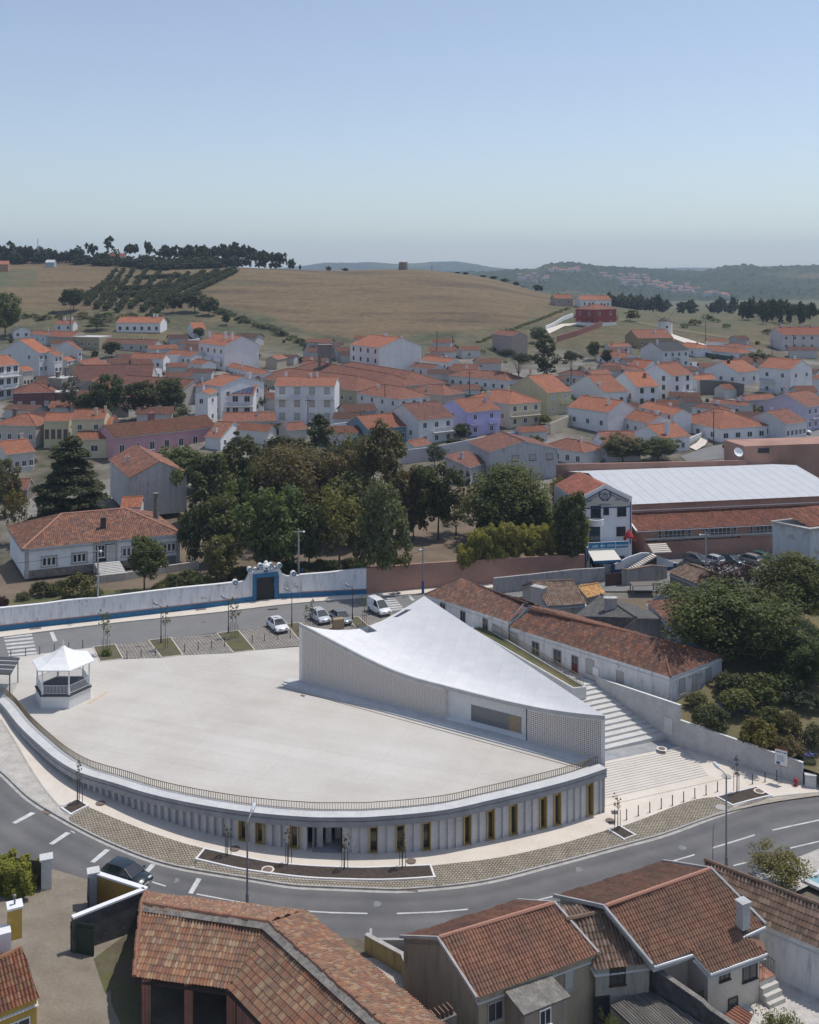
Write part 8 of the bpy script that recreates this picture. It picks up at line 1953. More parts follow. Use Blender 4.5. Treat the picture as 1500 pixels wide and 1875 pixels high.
def car(kind,p,ang,label,colr,group=None):
    if kind not in used_c:
        used_c.add(kind);r=CP[kind];r['label']=label
        if group:r['group']=group
        for ch in r.children:
            if ch.get('_paint'):ch.color=(*colr,1)
        r.location=p;r.rotation_euler=(0,0,math.radians(ang));return r
    return dup(CP[kind],tuple(p),math.radians(ang),label,group,color=colr)
WH=(.78,.78,.77);SIL=(.42,.44,.46)
ga="cars parked along the plaza"
car('sedan',(-16.9,134.0,4.51),-62,"white hatchback car nearest the plaza bollards",WH,ga)
car('hatch',(-11.7,137.2,4.51),-62,"silver car half hidden by a sapling behind the pavilion roof",(.55,.57,.6),ga)
d_=CP['sedan'];car('sedan',(-9.0,136.9,4.51),-62,"grey silver saloon car beside the hidden silver car",(.23,.26,.28),ga)
car('van',(-4.1,140.5,4.51),-58,"white small delivery van beside the right zebra crossing",WH,ga)
car('hatch',(-22.1,82.0,ZS(-22.1)-.09),-27,"black green car on the lower road behind the ochre yard wall",(.008,.017,.020))
gb_="cars parked in front of the warehouse"
for k,(px,py,kd,an,cl,lb) in enumerate([(1276,1031,'suv',-52,(.11,.115,.12),"dark grey estate car leftmost in the row by the warehouse"),(1304,1031,'hatch',128,(.45,.50,.54),"pale silver blue hatchback seen from behind in the warehouse row"),(1338,1031,'sedan',-50,(.015,.03,.03),"very dark green saloon in the warehouse row"),(1371,1030,'suv',130,(.26,.235,.21),"sandy brown car with red tail lights in the warehouse row"),(1397,1027,'hatch',-52,(.03,.10,.11),"teal green car in the warehouse row"),(1424,1025,'sedan',128,(.02,.02,.022),"black car half hidden by the big dark tree in the warehouse row"),(1449,1023,'van',128,WH,"white car at the right end of the warehouse row")]):
    p=P(px,py,4.7);car(kd,(p.x,p.y,4.62),an,lb,cl,gb_)
for px,py,kd,an,cl,lb in ((1432,803,'sedan',-25,(.015,.018,.022),"black saloon parked beside the greyish row house at the crossing"),(1470,795,'hatch',-25,WH,"white car parked behind the black saloon at the crossing"),(1276,675,'van',10,WH,"white van below the dark slate roofed house"),(518,661,'hatch',5,WH,"white car at the field edge beside the beige hut"),(617,652,'suv',20,(.02,.03,.06),"dark blue car on the track left of the white town house"),(1076,594,'hatch',-30,(.25,.04,.06),"dark red car on the red house terrace")):
    p=G(px,py);car(kd,(p.x,p.y,p.z+.15),an,lb,cl)
# ================================================================ STREET FURNITURE
def street_lamp(label,base,pz,head,mats=('metal_grey','lamp_glass'),r_=.085,group=None):
    t=thing("street_lamp",label,"street lamp",tuple(base),group);b=MB();tp=Vector((base[0],base[1],pz))
    b.tube([base,base+UZ*.9],r_*1.5,10);b.tube([base+UZ*.9,tp],[r_,r_*.7],10);b.build('pole',mats[0],t)
    hd_=Vector(head);b=MB();b.tube([tp,tp.lerp(hd_,.5)+UZ*.08,hd_],[r_*.6,r_*.5,r_*.45],8);b.build('arm',mats[0],t)
    d=(hd_-tp);d=d.normalized();b=MB();b.tube([hd_,hd_+d*.22,hd_+d*.6,hd_+d*.78],[.07,.16,.17,.08],10);b.build('lamp_head',mats[1],t);return t
b0=S(453,1657);street_lamp("tall grey street lamp rising from behind the barn roof",b0,PY(456.5,1508,b0.y).z,PY(460,1489,b0.y+.6))
b0=S(1330,1588);street_lamp("tall grey street lamp leaning its arm over the right bend of the road",b0,PY(1335,1421,b0.y).z,PY(1318,1408,b0.y+.6))
b0=S(1305,1582);t=thing("thin_pole","thin grey pole left of the right hand street lamp","pole",tuple(b0));b=MB();b.tube([b0,PY(1306,1515,b0.y),PY(1310,1507,b0.y)],[.04,.03,.02],6);b.build('pole','metal_grey',t)
def small_lamp(label,px,yb,yt,hdx,mats=('metal_dark','metal_grey'),r_=.06,z=ZP,group=None,Y=None):
    b0=P(px,yb,z);return street_lamp(label,b0,PY(px,yt+3,b0.y).z,PY(px+hdx,yt,b0.y),mats,r_,group)
gl2="dark post lamps along the plaza edge"
for lb,px,yb,yt in (("dark post lamp in the second planting bed from the left",295,1178,1108),("dark post lamp in the third planting bed, beside twin saplings",418.5,1160,1096),("dark post lamp beside the white hatchback",534.5,1148,1082),("dark post lamp between the grey saloon and the white van",645.5,1137,1074)):small_lamp(lb,px,yb,yt,-5,group=gl2)
def pole(label,px,yb,yt,z,mat,r_=.14,globe=False,name="utility_pole",Y=None):
    b0=P(px,yb,z) if z is not None else G(px,yb);t=thing(name,label,"pole",tuple(b0));b=MB();tp=Vector((b0.x,b0.y,PY(px,yt,b0.y).z));b.tube([b0-UZ*.2,tp],[r_,r_*.65],8);b.build('pole',mat,t)
    b=MB();b.frame(tp-Vector((.7,.05,.5)),(1,0,0),(0,1,0),UZ,1.4,.1,.1);b.build('crossarm',mat,t)
    if globe:b=MB();hd_=tp+Vector((globe,-.5,-.3));b.tube([tp-UZ*.4,hd_],.04,6);b.lathe(hd_-UZ*.2,[(.02,0),(.16,.1),(.15,.26),(.02,.36)],10);b.build('lamp','white_paint',t)
    return tp
w1=pole("concrete lamp pole in front of the villa steps",179.5,1134,1003,4.5,'concrete_dark',.15,.5);w2=pole("tall grey concrete pole right of the portal",547,1084,968,4.5,'concrete_dark',.16,.8);w3=pole("bare wooden pole at the joint of the white and pink walls",676.5,1076,995,4.5,'wood_tan',.11)
w4=pole("grey lamp pole with blue sleeve beside the pink wall",774.5,1086,1001,4.5,'metal_grey',.11,-.4);w5=pole("concrete lamp pole in front of the warehouse windows",1292.5,1040,974,4.6,'concrete_dark',.15,-1.0)
b=MB();p=P(774.5,1086,4.5);b.tube([p,p+UZ*1.7],.19,8);tag(b.build("poster_sleeve",'sign_navy',org=p),"blue poster sleeve wrapped around the grey lamp pole",'poster')
b=MB();p=P(548,1084,4.5)+Vector((.25,-.3,1.9));b.frame(p,(1,0,0),(0,1,0),UZ,.45,.03,1.5);tag(b.build("banner",'sign_navy',org=p),"small blue white banner on the pole right of the portal",'banner')
for lb,px,yb,yt in (("dark pole before the hipped brown roofed house",705,765,704),("pole in front of the ochre framed apartments",564,790,730),("lamp pole near the school fence",860,740,680),("lamp pole at the crossing with white globe",1085,848,826),("pole on the lane above the pink house",290,760,725),("dark pole behind the far left houses",129,625,540),("thin pole on the right slope",1292,626,588),("pole with transformer at the right",1453,652,612),("thin slope pole left of the transformer pole",1414,650,622),("tall mast behind the terraced houses",1427,606,556),("pole between the unfinished house and the town house",800,660,606),("pole left of the field track",829,650,614),("pole at the crossing stop line",1307,815,752)):
    pole(lb,px,yb,yt,None,'wood_dark',.13)
b=MB();p=PY(69.5,476,655);b.tube([p-UZ*3,PY(69.5,437,655)],[.35,.18],5);tag(b.build("radio_mast",'metal_grey',org=p),"thin radio mast on the left skyline",'mast')
b=MB();p=PY(791,497,650);b.tube([p-UZ*2,PY(791,486,650)],[.3,.2],5);b.tube([PY(788.5,488.5,650),PY(793.5,488.5,650)],.2,4);tag(b.build("pylon",'metal_grey',org=p),"small pylon on the crest right of the ruined mill",'pylon')
cb=0
for p,q in ((w1,w2),(w2,w3),(w3,w4),(Vector((w1.x-25,w1.y-6,w1.z)),w1)):
    b=MB();pts=[p.lerp(q,k/14)-UZ*(.9*4*(k/14)*(1-k/14))-UZ*.5 for k in range(15)];b.tube(pts,.022,4,cap=False);o=b.build("overhead_cable",'paint_black',org=p);tag(o,["black overhead cable between the villa lamp pole and the portal pole","black overhead cable from the portal pole to the wooden pole","black overhead cable from the wooden pole to the blue sleeved lamp pole","black overhead cable leaving the villa lamp pole to the left"][cb],'cable');cb+=1
bl=MB();bl.tube([(0,0,-.05),(0,0,.92)],.045,10);bl.tube([(0,0,.921),(0,0,.95)],[.045,.03],10);bl.tube([(0,0,0),(0,0,.03)],.075,10)
bp=bl.build("bollard",'iron_dark' if 'iron_dark' in M else 'metal_dark');first=[True]
def bollard(p,label,group):
    o=bp if first[0] else dup(bp);first[0]=False;o.location=p;tag(o,label,'bollard',group)
lowb=[(1147.5,1501.5),(1169,1494.5),(1190,1488),(1211,1481),(1231.5,1475),(1252,1468.5),(1272.5,1462),(1293,1456),(1314,1450),(1378,1436),(1401,1432),(1422.5,1429)]
for k,(x,y) in enumerate(lowb):bollard(S(x,y)+UZ*.05,"slim dark bollard in the row along the lower pavement by the steps","bollards along the lower pavement")
upb=[(20,1204),(47,1201),(73,1198),(99.6,1193.5),(126,1190),(151.7,1186),(232.6,1206.5),(258.6,1203),(284.5,1200.5),(338,1194),(363,1190),(387.5,1187),(411.5,1183),(462,1177),(484.5,1174),(509,1171),(531.5,1168)]
for x,y in upb:bollard(P(x,y,ZP),"slim dark bollard in the row along the upper edge of the plaza","bollards along the upper plaza edge")
proto('sapling0','tall',.55,1.9,26,110,.075);proto('sapling1','broad',.55,1.5,20,100,.075)
def sapling(label,base,Ht,col,key,stakes=3,group=None,spread=1.0):
    t=thing("sapling",label,"young tree",tuple(base),group);me,R0,H0,_=PROTO[key]
    o=bpy.data.objects.new("crown",me);COL.objects.link(o);o.parent=t;o.location=(0,0,Ht*.42);o.scale=(spread,spread,Ht*.58/H0);o.rotation_euler=(0,0,rnd.uniform(0,6));o.color=(*GREEN[col],1)
    b=MB();b.tube([(base.x,base.y,base.z-.1),(base.x+.03,base.y,base.z+Ht*.5),(base.x,base.y+.02,base.z+Ht*.9)],[.035,.03,.012],6);b.build('trunk','stake_wood',t)
    for k in range(stakes):
        a_=k*2.1+.4;b=MB();q=Vector((base.x+.28*math.cos(a_),base.y+.28*math.sin(a_),base.z-.1));b.tube([q,q+UZ*1.75],.03,6);b.build('stake','stake_wood',t)
GREEN['sap']=(.10,.075,.03);GREEN['sapg']=(.13,.14,.045)
gs="staked saplings along the lower pavement";k=0
for lb,x,y,top in (("staked sapling in the small bed at the left bend",145,1472,1392),("staked sapling at the left end of the long bed",417,1568,1508),("staked sapling left of the entrance recess",528,1583,1517),("staked sapling right of the entrance recess",631,1592,1524),("staked sapling near the right end of the long bed",737,1590,1520),("staked sapling at the right corner of the curved building",1131,1519,1450),("staked sapling in the bed before the concrete wall",1349,1452,1383)):
    b0=S(x,y);b0.z+=.08;sapling(lb,b0,PY(x,top,b0.y).z-b0.z,'sap','sapling%d'%(k%2),group=gs,spread=.8);k+=1
gs2="thin saplings in the plaza planting beds"
for lb,x,y,top in (("thin sapling in the first planting bed from the left",190,1196,1114),("second thin sapling in the first planting bed",197,1198,1120),("thin sapling in the second planting bed, beside the post lamp",303,1188,1108),("thin sapling in the third planting bed, taller twin",425,1166,1092),("thin sapling in the third planting bed, lower twin",432,1168,1100),("leafy sapling left of the hidden silver car",572,1150,1096),("thin sapling beside the white van",667,1144,1086),("bushy sapling in front of the hidden silver car",562,1152,1108)):
    b0=P(x,y,ZP+.04);sapling(lb,b0,PY(x,top,b0.y).z-b0.z,'sapg','sapling%d'%(k%2),2,gs2,1.2);k+=1
o=tree("weed_patch","green weeds around the saplings of the first planting bed",196,1185,1200,10,'shrub0','light',Y=P(196,1200,ZP).y,zb=ZP,parts=False,cat='weeds')
def seg(px,py,z):return P(px,py,z)
bo=thing("notice_board","white notice board with red edges standing against the concrete wall","sign",tuple(P(1431,1431,-.1)))
q=P(1431,1431,-.1);bd_=Vector((.83,-.556,0));bn=Vector((-.556,-.83,0));c_=PY(1430.5,1387,q.y-.3)
b=MB();b.frame(c_-bd_*.58-UZ*.75,bd_,bn,UZ,1.16,.05,1.5);b.build('panel','white_paint',bo)
b=MB();b.frame(c_-bd_*.58+UZ*.755,bd_,bn,UZ,1.16,.05,.06);b.frame(c_-bd_*.58-UZ*.81,bd_,bn,UZ,1.16,.05,.055);b.build('edge_strip','red_paint',bo)
b=MB();b.frame(c_-bd_*.45-UZ*.68+bn*.052,bd_,bn,UZ,.36,.01,.24)
for k in range(7):b.frame(c_-bd_*(.42-.02*(k%3))+UZ*(.18-.09*k)+bn*.052,bd_,bn,UZ,.75-.1*(k%2),.006,.022)
for u,w_ in ((-.5,.2),(-.25,.25),(.1,.12),(.28,.22)):b.frame(c_+bd_*u+UZ*.48+bn*.052,bd_,bn,UZ,w_,.006,.1)
b.build('print','sign_navy',bo)
b=MB();b.tube([Vector((c_.x,c_.y,-.2)),Vector((c_.x,c_.y,c_.z-.8))],.04,6);b.build('post','metal_grey',bo)
hy=thing("hydrant","red fire hydrant at the foot of the concrete wall's low end","hydrant",tuple(S(1457.5,1439)));h0=S(1457.5,1439);b=MB();b.lathe(h0,[(.22,0),(.22,.06),(.14,.1),(.14,.55),(.19,.6),(.17,.72),(.06,.8),(.01,.82)],12);b.build('barrel','red_paint',hy)
b=MB();b.tube([h0+Vector((-.28,0,.45)),h0+Vector((.28,0,.45))],.08,8);b.tube([h0+Vector((0,-.26,.42)),h0+Vector((0,0,.42))],.1,8);b.build('outlet','red_paint',hy)
p=S(1484,1440);b=MB();b.box(tuple(p),(1.0,.55,1.15),0,-.2);b.box((p.x,p.y,p.z+1.153),(1.08,.62,.06),0,-.2);cbx=b.build("utility_cabinet",'coping_concrete',org=p);tag(cbx,"white grey utility cabinet right of the concrete wall's end",'cabinet')
p=S(1126,1507);b=MB();b.box(tuple(p),(.08,.08,.85),0);b.frame(p+Vector((-.3,-.12,.85)),(1,0,0),(0,1,.25),(0,-.25,1),.6,.4,.04);tag(b.build("info_lectern",'metal_dark',org=p),"small dark information lectern beside the right corner sapling",'sign')
wallseg("low_side_wall","low grey wall beyond the utility cabinet at the right edge",[(v.x,v.y) for v in (S(1492,1436),S(1540,1430),S(1640,1420))],-1.5,.75,.3,'rubble')
b=MB();p=P(619,1153,4.5);b.box((p.x,p.y+.45,4.5),(1.35,.9,1.3),0,.35);b.frame(Vector((p.x-.1,p.y-.06,4.5)),(.94,.34,0),(-.34,.94,0),UZ,.5,.1,.55,1);tag(b.build("wooden_crate",['wood_tan','white_paint'],org=p),"tan wooden box structure in front of the grey saloon, behind the pavilion roof",'box')
def disc(px,py,r_,fn,label=None,mat='manhole',rim=None):
    c=fn(px,py);b=MB();n=18;b.face([(c.x+r_*math.cos(2*math.pi*k/n),c.y+r_*math.sin(2*math.pi*k/n),c.z) for k in range(n)])
    if rim:
        b2=MB();b2.face([(c.x+r_*1.4*math.cos(2*math.pi*k/n),c.y+r_*1.4*math.sin(2*math.pi*k/n),c.z-.004) for k in range(n)]);struct(b2.build("manhole_rim",rim))
    struct(b.build("manhole_cover",mat))
low=lambda x,y:S(x,y,.09)
for x,y in ((184,1470),(430,1553),(753,1576),(1117,1502)):disc(x,y,.42,low)
for x,y in ((320,1612),(690,1655),(1060,1592),(1250,1552)):disc(x,y,.36,lambda x,y:S(x,y,-.09),mat='plinth_granite')
for x,y in ((490,1592),(1391,1448)):disc(x,y,.4,lambda x,y:S(x,y,.11),rim='cream_paving')
disc(1321,1478,.55,lambda x,y:S(x,y,.08),mat='stone_trim');disc(1212,1370.5,.38,lambda x,y:P(x,y,.79),rim='white_concrete');disc(1330,1421,.5,low,mat='stone_trim')
for x,y in ((85,1487),(755,1629)):
    c=S(x,y,-.08);b=MB();b.box((c.x,c.y,c.z),(.9,.45,.012),0,-.5 if x<100 else 0);struct(b.build("drain_grate",'manhole'))
for x,y in ((322,1119),(368,1116),(65,1151),(725,1087),(500,1114)):
    c=P(x,y,4.512);b=MB();b.box((c.x,c.y,c.z),(1.4,.5,.006),0,.35);struct(b.build("drain_grate",'manhole'))
for x,y in ((373,1139),(140,1143)):disc(x,y,.35,lambda x,y:P(x,y,4.412))
def chair(label,p,ang_,mat):
    t=thing("plastic_chair",label,"chair",tuple(p));ca,sa=math.cos(ang_),math.sin(ang_);ex,ey=Vector((ca,sa,0)),Vector((-sa,ca,0))
    b=MB();b.frame(p-ex*.22-ey*.22+UZ*.42,ex,ey,UZ,.44,.44,.04);b.build('seat',mat,t)
    b=MB();b.frame(p-ex*.22+ey*.2+UZ*.46,ex,(ey+UZ*-.1).normalized(),(UZ+ey*.15).normalized(),.44,.04,.42);b.build('backrest',mat,t)
    for u in (-.2,.16):
        for v in (-.2,.16):b=MB();b.frame(p+ex*u+ey*v,ex,ey,UZ,.04,.04,.42);b.build('leg',mat,t)
    return t
cp=P(1091,1047,4.6);cp.z=4.6
chair("teal plastic chair under the awning, behind the cafe table",cp+Vector((.3,.9,0)),.0,'plastic_teal');chair("teal plastic chair right of the cafe table",cp+Vector((1.1,.1,0)),-1.4,'plastic_teal');chair("teal plastic chair carrying the seated person",cp+Vector((-.7,0,0)),1.4,'plastic_teal')
t=thing("cafe_table","round teal cafe table under the awning","table",tuple(cp+Vector((.25,.15,0))));c=cp+Vector((.25,.15,0));b=MB();b.tube([c+UZ*.70,c+UZ*.73],.38,16);b.build('table_top','plastic_teal',t);b=MB();b.tube([c,c+UZ*.70],.04,8);b.tube([c,c+UZ*.03],.25,10);b.build('leg','plastic_teal',t)
def person_seated(label,p,ang_):
    t=thing("person",label,"person",tuple(p));J=[(0,0,.50),(0,.02,.75),(0,0,1.0),(0,0,1.14),(0,-.03,1.30),(.10,0,.48),(.12,-.42,.50),(.12,-.46,.08),(.12,-.60,.05),(-.10,0,.48),(-.12,-.42,.50),(-.12,-.46,.08),(-.12,-.60,.05),(.19,0,1.02),(.26,-.08,.76),(.16,-.34,.68),(-.19,0,1.02),(-.26,-.08,.76),(-.16,-.34,.68)]
    Ed=[(0,1),(1,2),(2,3),(3,4),(0,5),(5,6),(6,7),(7,8),(0,9),(9,10),(10,11),(11,12),(2,13),(13,14),(14,15),(2,16),(16,17),(17,18)]
    R_=[.15,.14,.15,.055,.105,.09,.07,.045,.04,.09,.07,.045,.04,.055,.045,.035,.055,.045,.035]
    ca,sa=math.cos(ang_),math.sin(ang_);me=bpy.data.meshes.new("body");me.from_pydata([(x*ca-y*sa,x*sa+y*ca,z) for x,y,z in J],Ed,[])
    o=bpy.data.objects.new("body",me);COL.objects.link(o);m_=o.modifiers.new("s",'SKIN');o.modifiers.new("d",'SUBSURF').levels=1
    for i,r_ in enumerate(R_):me.skin_vertices[0].data[i].radius=(r_,r_)
    me.skin_vertices[0].data[0].use_root=True
    dg=bpy.context.evaluated_depsgraph_get();m2=bpy.data.meshes.new_from_object(o.evaluated_get(dg));bpy.data.objects.remove(o)
    for mt in ('skin','cloth_white','cloth_blue'):m2.materials.append(M[mt])
    for f in m2.polygons:z=f.center.z;f.material_index=0 if z>1.12 else (1 if z>.60 else 2);f.use_smooth=True
    o=bpy.data.objects.new("body",m2);COL.objects.link(o);o.parent=t
    b=MB();b.lathe(Vector((p.x,p.y,p.z+1.31))+Vector((0,.02,0)),[(.11,-.02),(.115,.05),(.09,.11),(.01,.13)],12);b.build('hair','hair_dark',t);return t
person_seated("person in white shirt sitting on a teal chair at the cafe table",cp+Vector((-.7,0,0)),1.4)
rp_=PY(1152,992,162.5)
chair("left red chair on the band hall terrace",rp_+Vector((-.6,0,-.2)),0,'red_paint');chair("right red chair on the band hall terrace",rp_+Vector((.9,.1,-.2)),-.4,'red_paint')
t=thing("parasol","closed dark red parasol on the band hall terrace","parasol",tuple(rp_-UZ*.2));b=MB();b.tube([rp_-UZ*.2,rp_+UZ*1.9],.03,6);b.build('pole','metal_grey',t);b=MB();b.lathe(rp_+UZ*.7,[(.75,0),(.7,.25),(.35,.8),(.03,1.2)],12);b.build('canopy','red_paint',t)
# ================================================================ LANDMARKS BEYOND
wt_=G(595,694);k_=wt_.y/FPX
t=thing("water_tower","dark concrete water tower on four legs above the brown hall roofs","tower",tuple(wt_));zt0,zt1=PY(595,654,wt_.y).z,PY(595,632,wt_.y).z;hw_=12*k_
b=MB();b.box((wt_.x,wt_.y,zt0),(2*hw_,2*hw_,zt1-zt0),0,.25);b.box((wt_.x,wt_.y,zt1+.003),(2.1*hw_,2.1*hw_,.25),0,.25);b.build('tank','old_plaster',t,color=(.20,.18,.17))
for u,v in ((-.85,-.85),(.85,-.85),(-.85,.85),(.85,.85)):b=MB();b.box((wt_.x+u*hw_,wt_.y+v*hw_,wt_.z-1),(.5,.5,zt0-wt_.z+.99),0,.25);b.build('leg','old_plaster',t,color=(.22,.20,.19))
b=MB();b.box((wt_.x,wt_.y,(wt_.z+zt0)/2),(1.9*hw_,1.9*hw_,.4),0,.25);b.build('brace','old_plaster',t,color=(.22,.2,.19))
wm=G(1218,612);R_=13*wm.y/FPX;zt1=PY(1218,588,wm.y).z
t=thing("windmill","white round windmill with dark thatched cap and bare sail poles","windmill",tuple(wm));b=MB();b.lathe(wm,[(R_*1.03,-1),(R_*.97,zt1-wm.z)],24);b.build('tower','plaster',t,smooth=True,color=(.68,.67,.65))
b=MB();b.lathe(Vector((wm.x,wm.y,zt1)),[(R_*1.05,0),(R_*.5,1.1),(.05,1.9)],20);b.build('cap','wood_dark',t)
for dx,dz in ((3.4,4.2),(-5.0,2.4),(4.6,-1.4)):b=MB();c=Vector((wm.x,wm.y-R_*.9,zt1+.3));b.tube([c,c+Vector((dx,.6,dz))],[.12,.06],5);b.build('sail_pole','wood_grey',t)
b=MB();b.frame(Vector((wm.x-.3,wm.y-R_*1.02,wm.z+2.6)),(1,0,0),(0,1,0),UZ,.7,.1,.9);b.build('window','interior_dark',t)
rm=PY(738.5,494.5,641);R_=8.4*641/FPX;hh=PY(738.5,479.5,641).z-rm.z
t=thing("ruined_mill","ruined stone mill stump alone on the bare hilltop","tower",tuple(rm));b=MB();n=28;rows=[]
for z_,f_ in ((-.8,1.06),(hh*.4,1.0),(hh*.85,.95)):rows.append([rm+Vector((R_*f_*math.cos(2*math.pi*k/n),R_*f_*math.sin(2*math.pi*k/n),z_)) for k in range(n)])
rows.append([rm+Vector((R_*.94*math.cos(2*math.pi*k/n),R_*.94*math.sin(2*math.pi*k/n),hh*(.94+.07*math.sin(k*2.3)+.05*math.sin(k*.7)))) for k in range(n)]);rows.append([v+(rm-v)*.18*Vector((1,1,0)).length*0+Vector(((rm.x-v.x)*.2,(rm.y-v.y)*.2,0)) for v in rows[-1]]);rows.append([Vector((v.x,v.y,rm.z+.5)) for v in rows[-1]])
b.grid(rows,close=True);b.build('tower','mill_stone' if 'mill_stone' in M else 'wood_tan',t)
def gwall(label,pts,h_,th,mat,color=None,cap=None,name='garden_wall'):
    q=[G(x,y) for x,y in pts];n_=10;q2=resample(q,max(n_,len(q)));zz=[ZT(v.x,v.y) for v in q2];return wallseg(name,label,[(v.x,v.y) for v in q2],[z-.6 for z in zz],[z+h_ for z in zz],th,mat,cap=cap,color=color)
gwall("long brick red retaining wall below the red house",[(1022,626),(1060,614),(1098,600),(1132,586)],2.2,.4,'plaster',(.26,.11,.085));gwall("white stepped wall left of the red house",[(1000,604),(1018,596),(1030,588),(1050,580)],1.6,.4,'plaster',WHITE)
sheet("terrace_drive",[G(x,y)+UZ*.25 for x,y in [(1000,604),(1028,594),(1070,592),(1068,596),(1034,598),(1006,612)]],'cream_paving')
for lb,pts,h_,col in (("long cream garden wall beside the pale yellow house",[(1008,795),(1045,780),(1080,768)],2.6,(.50,.46,.36)),("dark grey block wall behind the houses on the right",[(1282,722),(1325,724),(1362,730)],4.2,(.16,.15,.14)),("white yard wall in front of the balcony house",[(735,850),(800,842),(868,828),(912,818)],3.0,(.58,.56,.56)),("lilac garden wall beside the lilac house",[(920,812),(960,806),(1003,796)],2.2,(.44,.41,.58)),("long white wall on the left behind the flat shed",[(250,676),(300,668),(360,664)],3.0,WHITE),("white wall below the hillside villa",[(310,630),(340,632),(366,628)],1.8,WHITE),("white wall by the upper right bungalow",[(1330,668),(1365,676),(1400,680)],1.6,GREYW),("white wall at the foot of the ochre framed apartments",[(585,795),(612,793),(640,789)],2.2,WHITE),("green fence wall before the long low white house",[(1262,648),(1300,655),(1345,662)],1.6,(.05,.09,.08)),("grey wall beside the school",[(800,726),(850,732),(915,735)],1.6,(.12,.2,.19)),("low white wall by the tall chimney house",[(1262,812),(1276,806),(1290,800)],1.2,WHITE)):
    gwall(lb,pts,h_,.3,'plaster',col)
def patch(name,pts,mat,dz=.12,n=12):
    A=resample([G(x,y) for x,y in pts[:len(pts)//2]],n);B=resample([G(x,y) for x,y in pts[len(pts)//2:][::-1]],n);rows=[]
    for k in range(7):rows.append([Vector((q.x,q.y,ZT(q.x,q.y)+dz)) for q in [a_.lerp(c_,k/6) for a_,c_ in zip(A,B)]])
    b=MB();b.grid(rows);o=b.build(name,mat);o.data.flip_normals() if o.data.polygons[0].normal.z<0 else None;struct(o)
patch("village_road",[(1245,836),(1300,818),(1400,806),(1520,782),(1520,806),(1420,822),(1345,838),(1260,848)],'upper_asphalt');patch("village_pavement",[(1262,820),(1276,812),(1286,800),(1300,800),(1292,816),(1275,826)],'cream_paving',.2)
patch("village_road",[(338,756),(346,735),(352,715),(362,715),(366,740),(366,770)],'upper_asphalt');patch("track",[(1230,612),(1260,622),(1300,634),(1350,648),(1345,652),(1295,641),(1255,629),(1226,618)],'cream_paving',.2);patch("track",[(1135,583),(1180,590),(1230,600),(1500,640),(1500,644),(1228,604),(1178,594),(1134,588)],'dry_grass',.1)
t=thing("stop_sign","small red stop sign at the village crossing","sign",tuple(G(1325,836)));p=G(1325,836);b=MB();b.tube([p,p+UZ*2.2],.04,6);b.build('post','metal_grey',t);b=MB();b.tube([p+UZ*2.3-Vector((0,.06,0)),p+UZ*2.3-Vector((0,.09,0))],.38,8);b.build('plate','red_paint',t)
p=PY(1351,829,199);t=thing("satellite_dish","white satellite dish on the parapet behind the metal roof","dish",tuple(p));b=MB();b.lathe(p,[(.02,0),(.5,.12),(.9,.4)],16);o=b.build('dish','white_paint',t);o.rotation_euler=(1.0,.3,0);b=MB();b.tube([p-UZ*1.5,p],.05,6);b.build('mount','metal_grey',t)
b=MB();hs=hsol
for i in range(8):
    for j in range(2):
        u0,u1=hs.L1*(.02+.96*i/8),hs.L1*(.02+.96*(i+.9)/8);v0,v1=hs.L2*(.04+.32*j),hs.L2*(.04+.32*(j+.92));q=[hs.L(u,v,hs.zr(u,v)+.14) for u,v in ((u0,v0),(u1,v0),(u1,v1),(u0,v1))];b.face(q)
b.build('solar_panel','solar_cell',hs.roof)
bpy.context.view_layer.update();hob=[o for o in bpy.data.objects if o.name.startswith("hills")][0]
fh=MB();fh.prism([(-5,-4),(5,-4),(5,4),(-5,4)],-4,5.0,0);
fh.face([(-5.4,-4.4,5.0),(5.4,-4.4,5.0),(5.4,0,7.2),(-5.4,0,7.2)],1);fh.face([(5.4,4.4,5.0),(-5.4,4.4,5.0),(-5.4,0,7.2),(5.4,0,7.2)],1);fh.face([(-5,-4,5),(-5,4,5),(-5,0,7)],0);fh.face([(5,-4,5),(5,4,5),(5,0,7)],0)
fp=fh.build("far_house",['plain','far_roof'] if 'far_roof' in M else ['plain','tile_orange'],color=(.6,.59,.57));tag(fp,"tiny pale house with red roof in the village on the far hillside",'house',"houses of the far hillside village");ff=True
spots=[(rnd.uniform(1008,1062),rnd.uniform(494,500)) for _ in range(16)]+[(lambda t:(1110+t*215+rnd.gauss(0,12),508+t*36+rnd.gauss(0,4)))(rnd.random()) for _ in range(70)]+[(rnd.uniform(945,1005),rnd.uniform(504,517)) for _ in range(12)]+[(rnd.uniform(1100,1180),rnd.uniform(503,509)) for _ in range(10)]
for x,y in spots:
    d=Vector(((x-750)/FPX,1,-(y-YH)/FPX)).normalized();ok,loc,nr,ix=hob.ray_cast(Vector((0,1250/1.0*0,HCAM)),d)
    if not ok:continue
    o=fp if ff else dup(fp);ff=False;s_=rnd.uniform(.5,1.0);o.location=loc;o.rotation_euler=(0,0,rnd.uniform(-.6,.6));o.scale=(s_*rnd.uniform(.8,1.5),s_,s_);v_=rnd.uniform(.75,1.05);o.color=(.6*v_,.58*v_,.56*v_,1)
k=0;tries=0
ofp={}
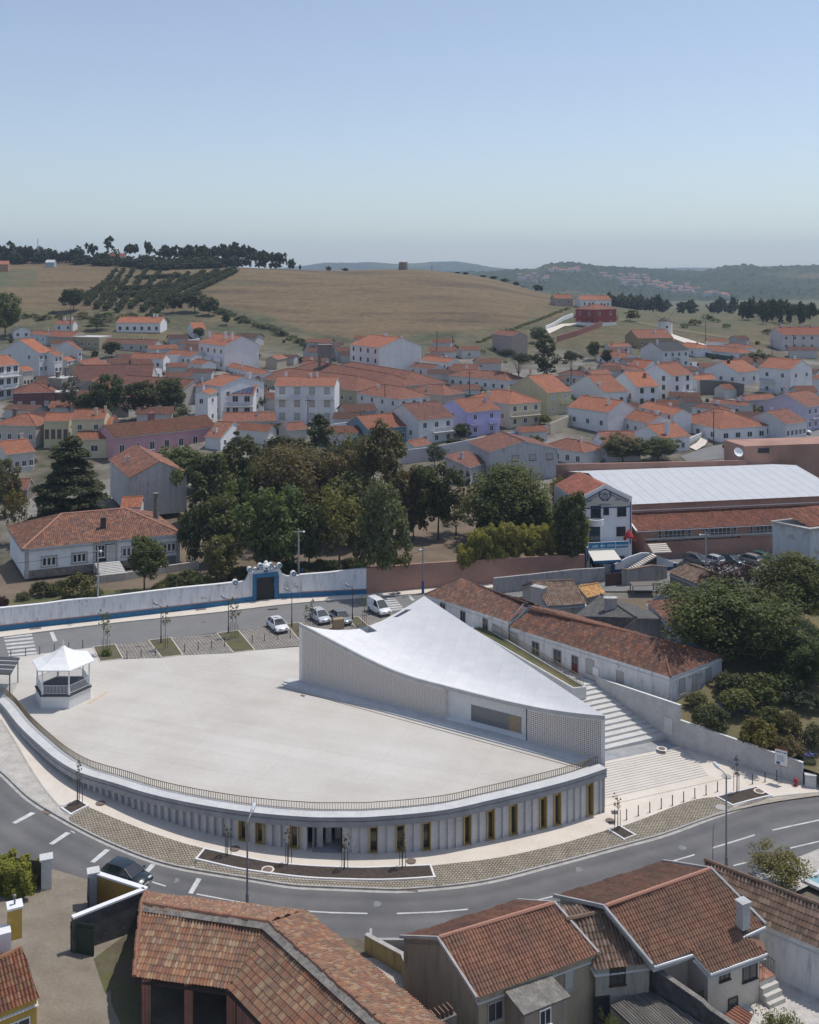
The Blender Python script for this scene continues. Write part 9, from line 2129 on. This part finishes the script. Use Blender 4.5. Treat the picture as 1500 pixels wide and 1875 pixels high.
for nm,rf in (('a','tile_orange'),('b','tile_brown')):
    m_=MB();m_.prism([(-3,-2.4),(3,-2.4),(3,2.4),(-3,2.4)],-1.5,2.7,0)
    for s_ in (-1,1):
        q=[(-3.3,s_*2.7,2.62),(3.3,s_*2.7,2.62),(3.3,0,3.9),(-3.3,0,3.9)];m_.face(q if s_<0 else q[::-1],1,[(0,0),(25,0),(25,7),(0,7)] if s_<0 else [(0,7),(25,7),(25,0),(0,0)])
    for s_ in (-3,3):m_.face([(s_,-2.4,2.7),(s_,2.4,2.7),(s_,0,3.85)],0)
    ofp[nm]=m_.build("outbuilding",['plain',rf],color=(.55,.53,.5))
seed_used=set()
while k<90 and tries<6000:
    tries+=1;x,y=rnd.uniform(10,1490),rnd.uniform(632,815);g=G(x,y)
    if inside(g.x,g.y,3.2) or (x>1020 and y>790) or (900<x<1100 and y<700) or (y<655 and x<560 and x>480):continue
    nm='ab'[k%2];o=ofp[nm] if nm not in seed_used else dup(ofp[nm]);seed_used.add(nm);k+=1
    o.location=(g.x,g.y,g.z);o.rotation_euler=(0,0,rnd.uniform(-.5,.6));o.scale=(rnd.uniform(.8,1.6),rnd.uniform(.8,1.4),rnd.uniform(.8,1.2));v_=rnd.uniform(.7,1.1);o.color=(.55*v_,.54*v_,.52*v_,1)
    tag(o,"small tiled outbuilding squeezed between larger village houses",'outbuilding',"outbuildings between the village houses")
    FOOT.append(([Vector((g.x-3,g.y-3,0)),Vector((g.x+3,g.y-3,0)),Vector((g.x+3,g.y+3,0)),Vector((g.x-3,g.y+3,0))],g.z))
pq=[S(x,y,.02) for x,y in [(1478,1612),(1560,1582),(1620,1604),(1540,1640)]]
t=thing("swimming_pool","pale blue swimming pool with stone edge at the right behind the garden tree","pool",tuple(pq[0]));b=MB();b.face([v+UZ*.08 for v in pq]);b.build('water','pool_water',t)
for i in range(4):
    p,q=pq[i],pq[(i+1)%4];d=q-p;L=d.length;d.normalize();n=Vector((-d.y,d.x,0)).normalized();b=MB();b.frame(p-d*.3-UZ*.1,d,n*(-1 if (sum(pq,Vector((0,0,0)))/4-p).dot(n)>0 else 1),UZ,L+.6,.5,.26);b.build('edge','coping_concrete',t)
# ================================================================ AIR
hz=MB();hz.box((0,4100,-40),(19000,8800,330));hm=bpy.data.materials.new("haze");hm.use_nodes=True;hm.node_tree.nodes.clear()
ho=hm.node_tree.nodes.new("ShaderNodeOutputMaterial");hv=hm.node_tree.nodes.new("ShaderNodeVolumePrincipled")
hv.inputs['Color'].default_value=(.64,.80,1.0,1);hv.inputs['Density'].default_value=1.35e-4;hv.inputs['Anisotropy'].default_value=.1
hm.node_tree.links.new(hv.outputs[0],ho.inputs['Volume']);M['haze']=hm
struct(hz.build("haze",'haze'),'stuff')
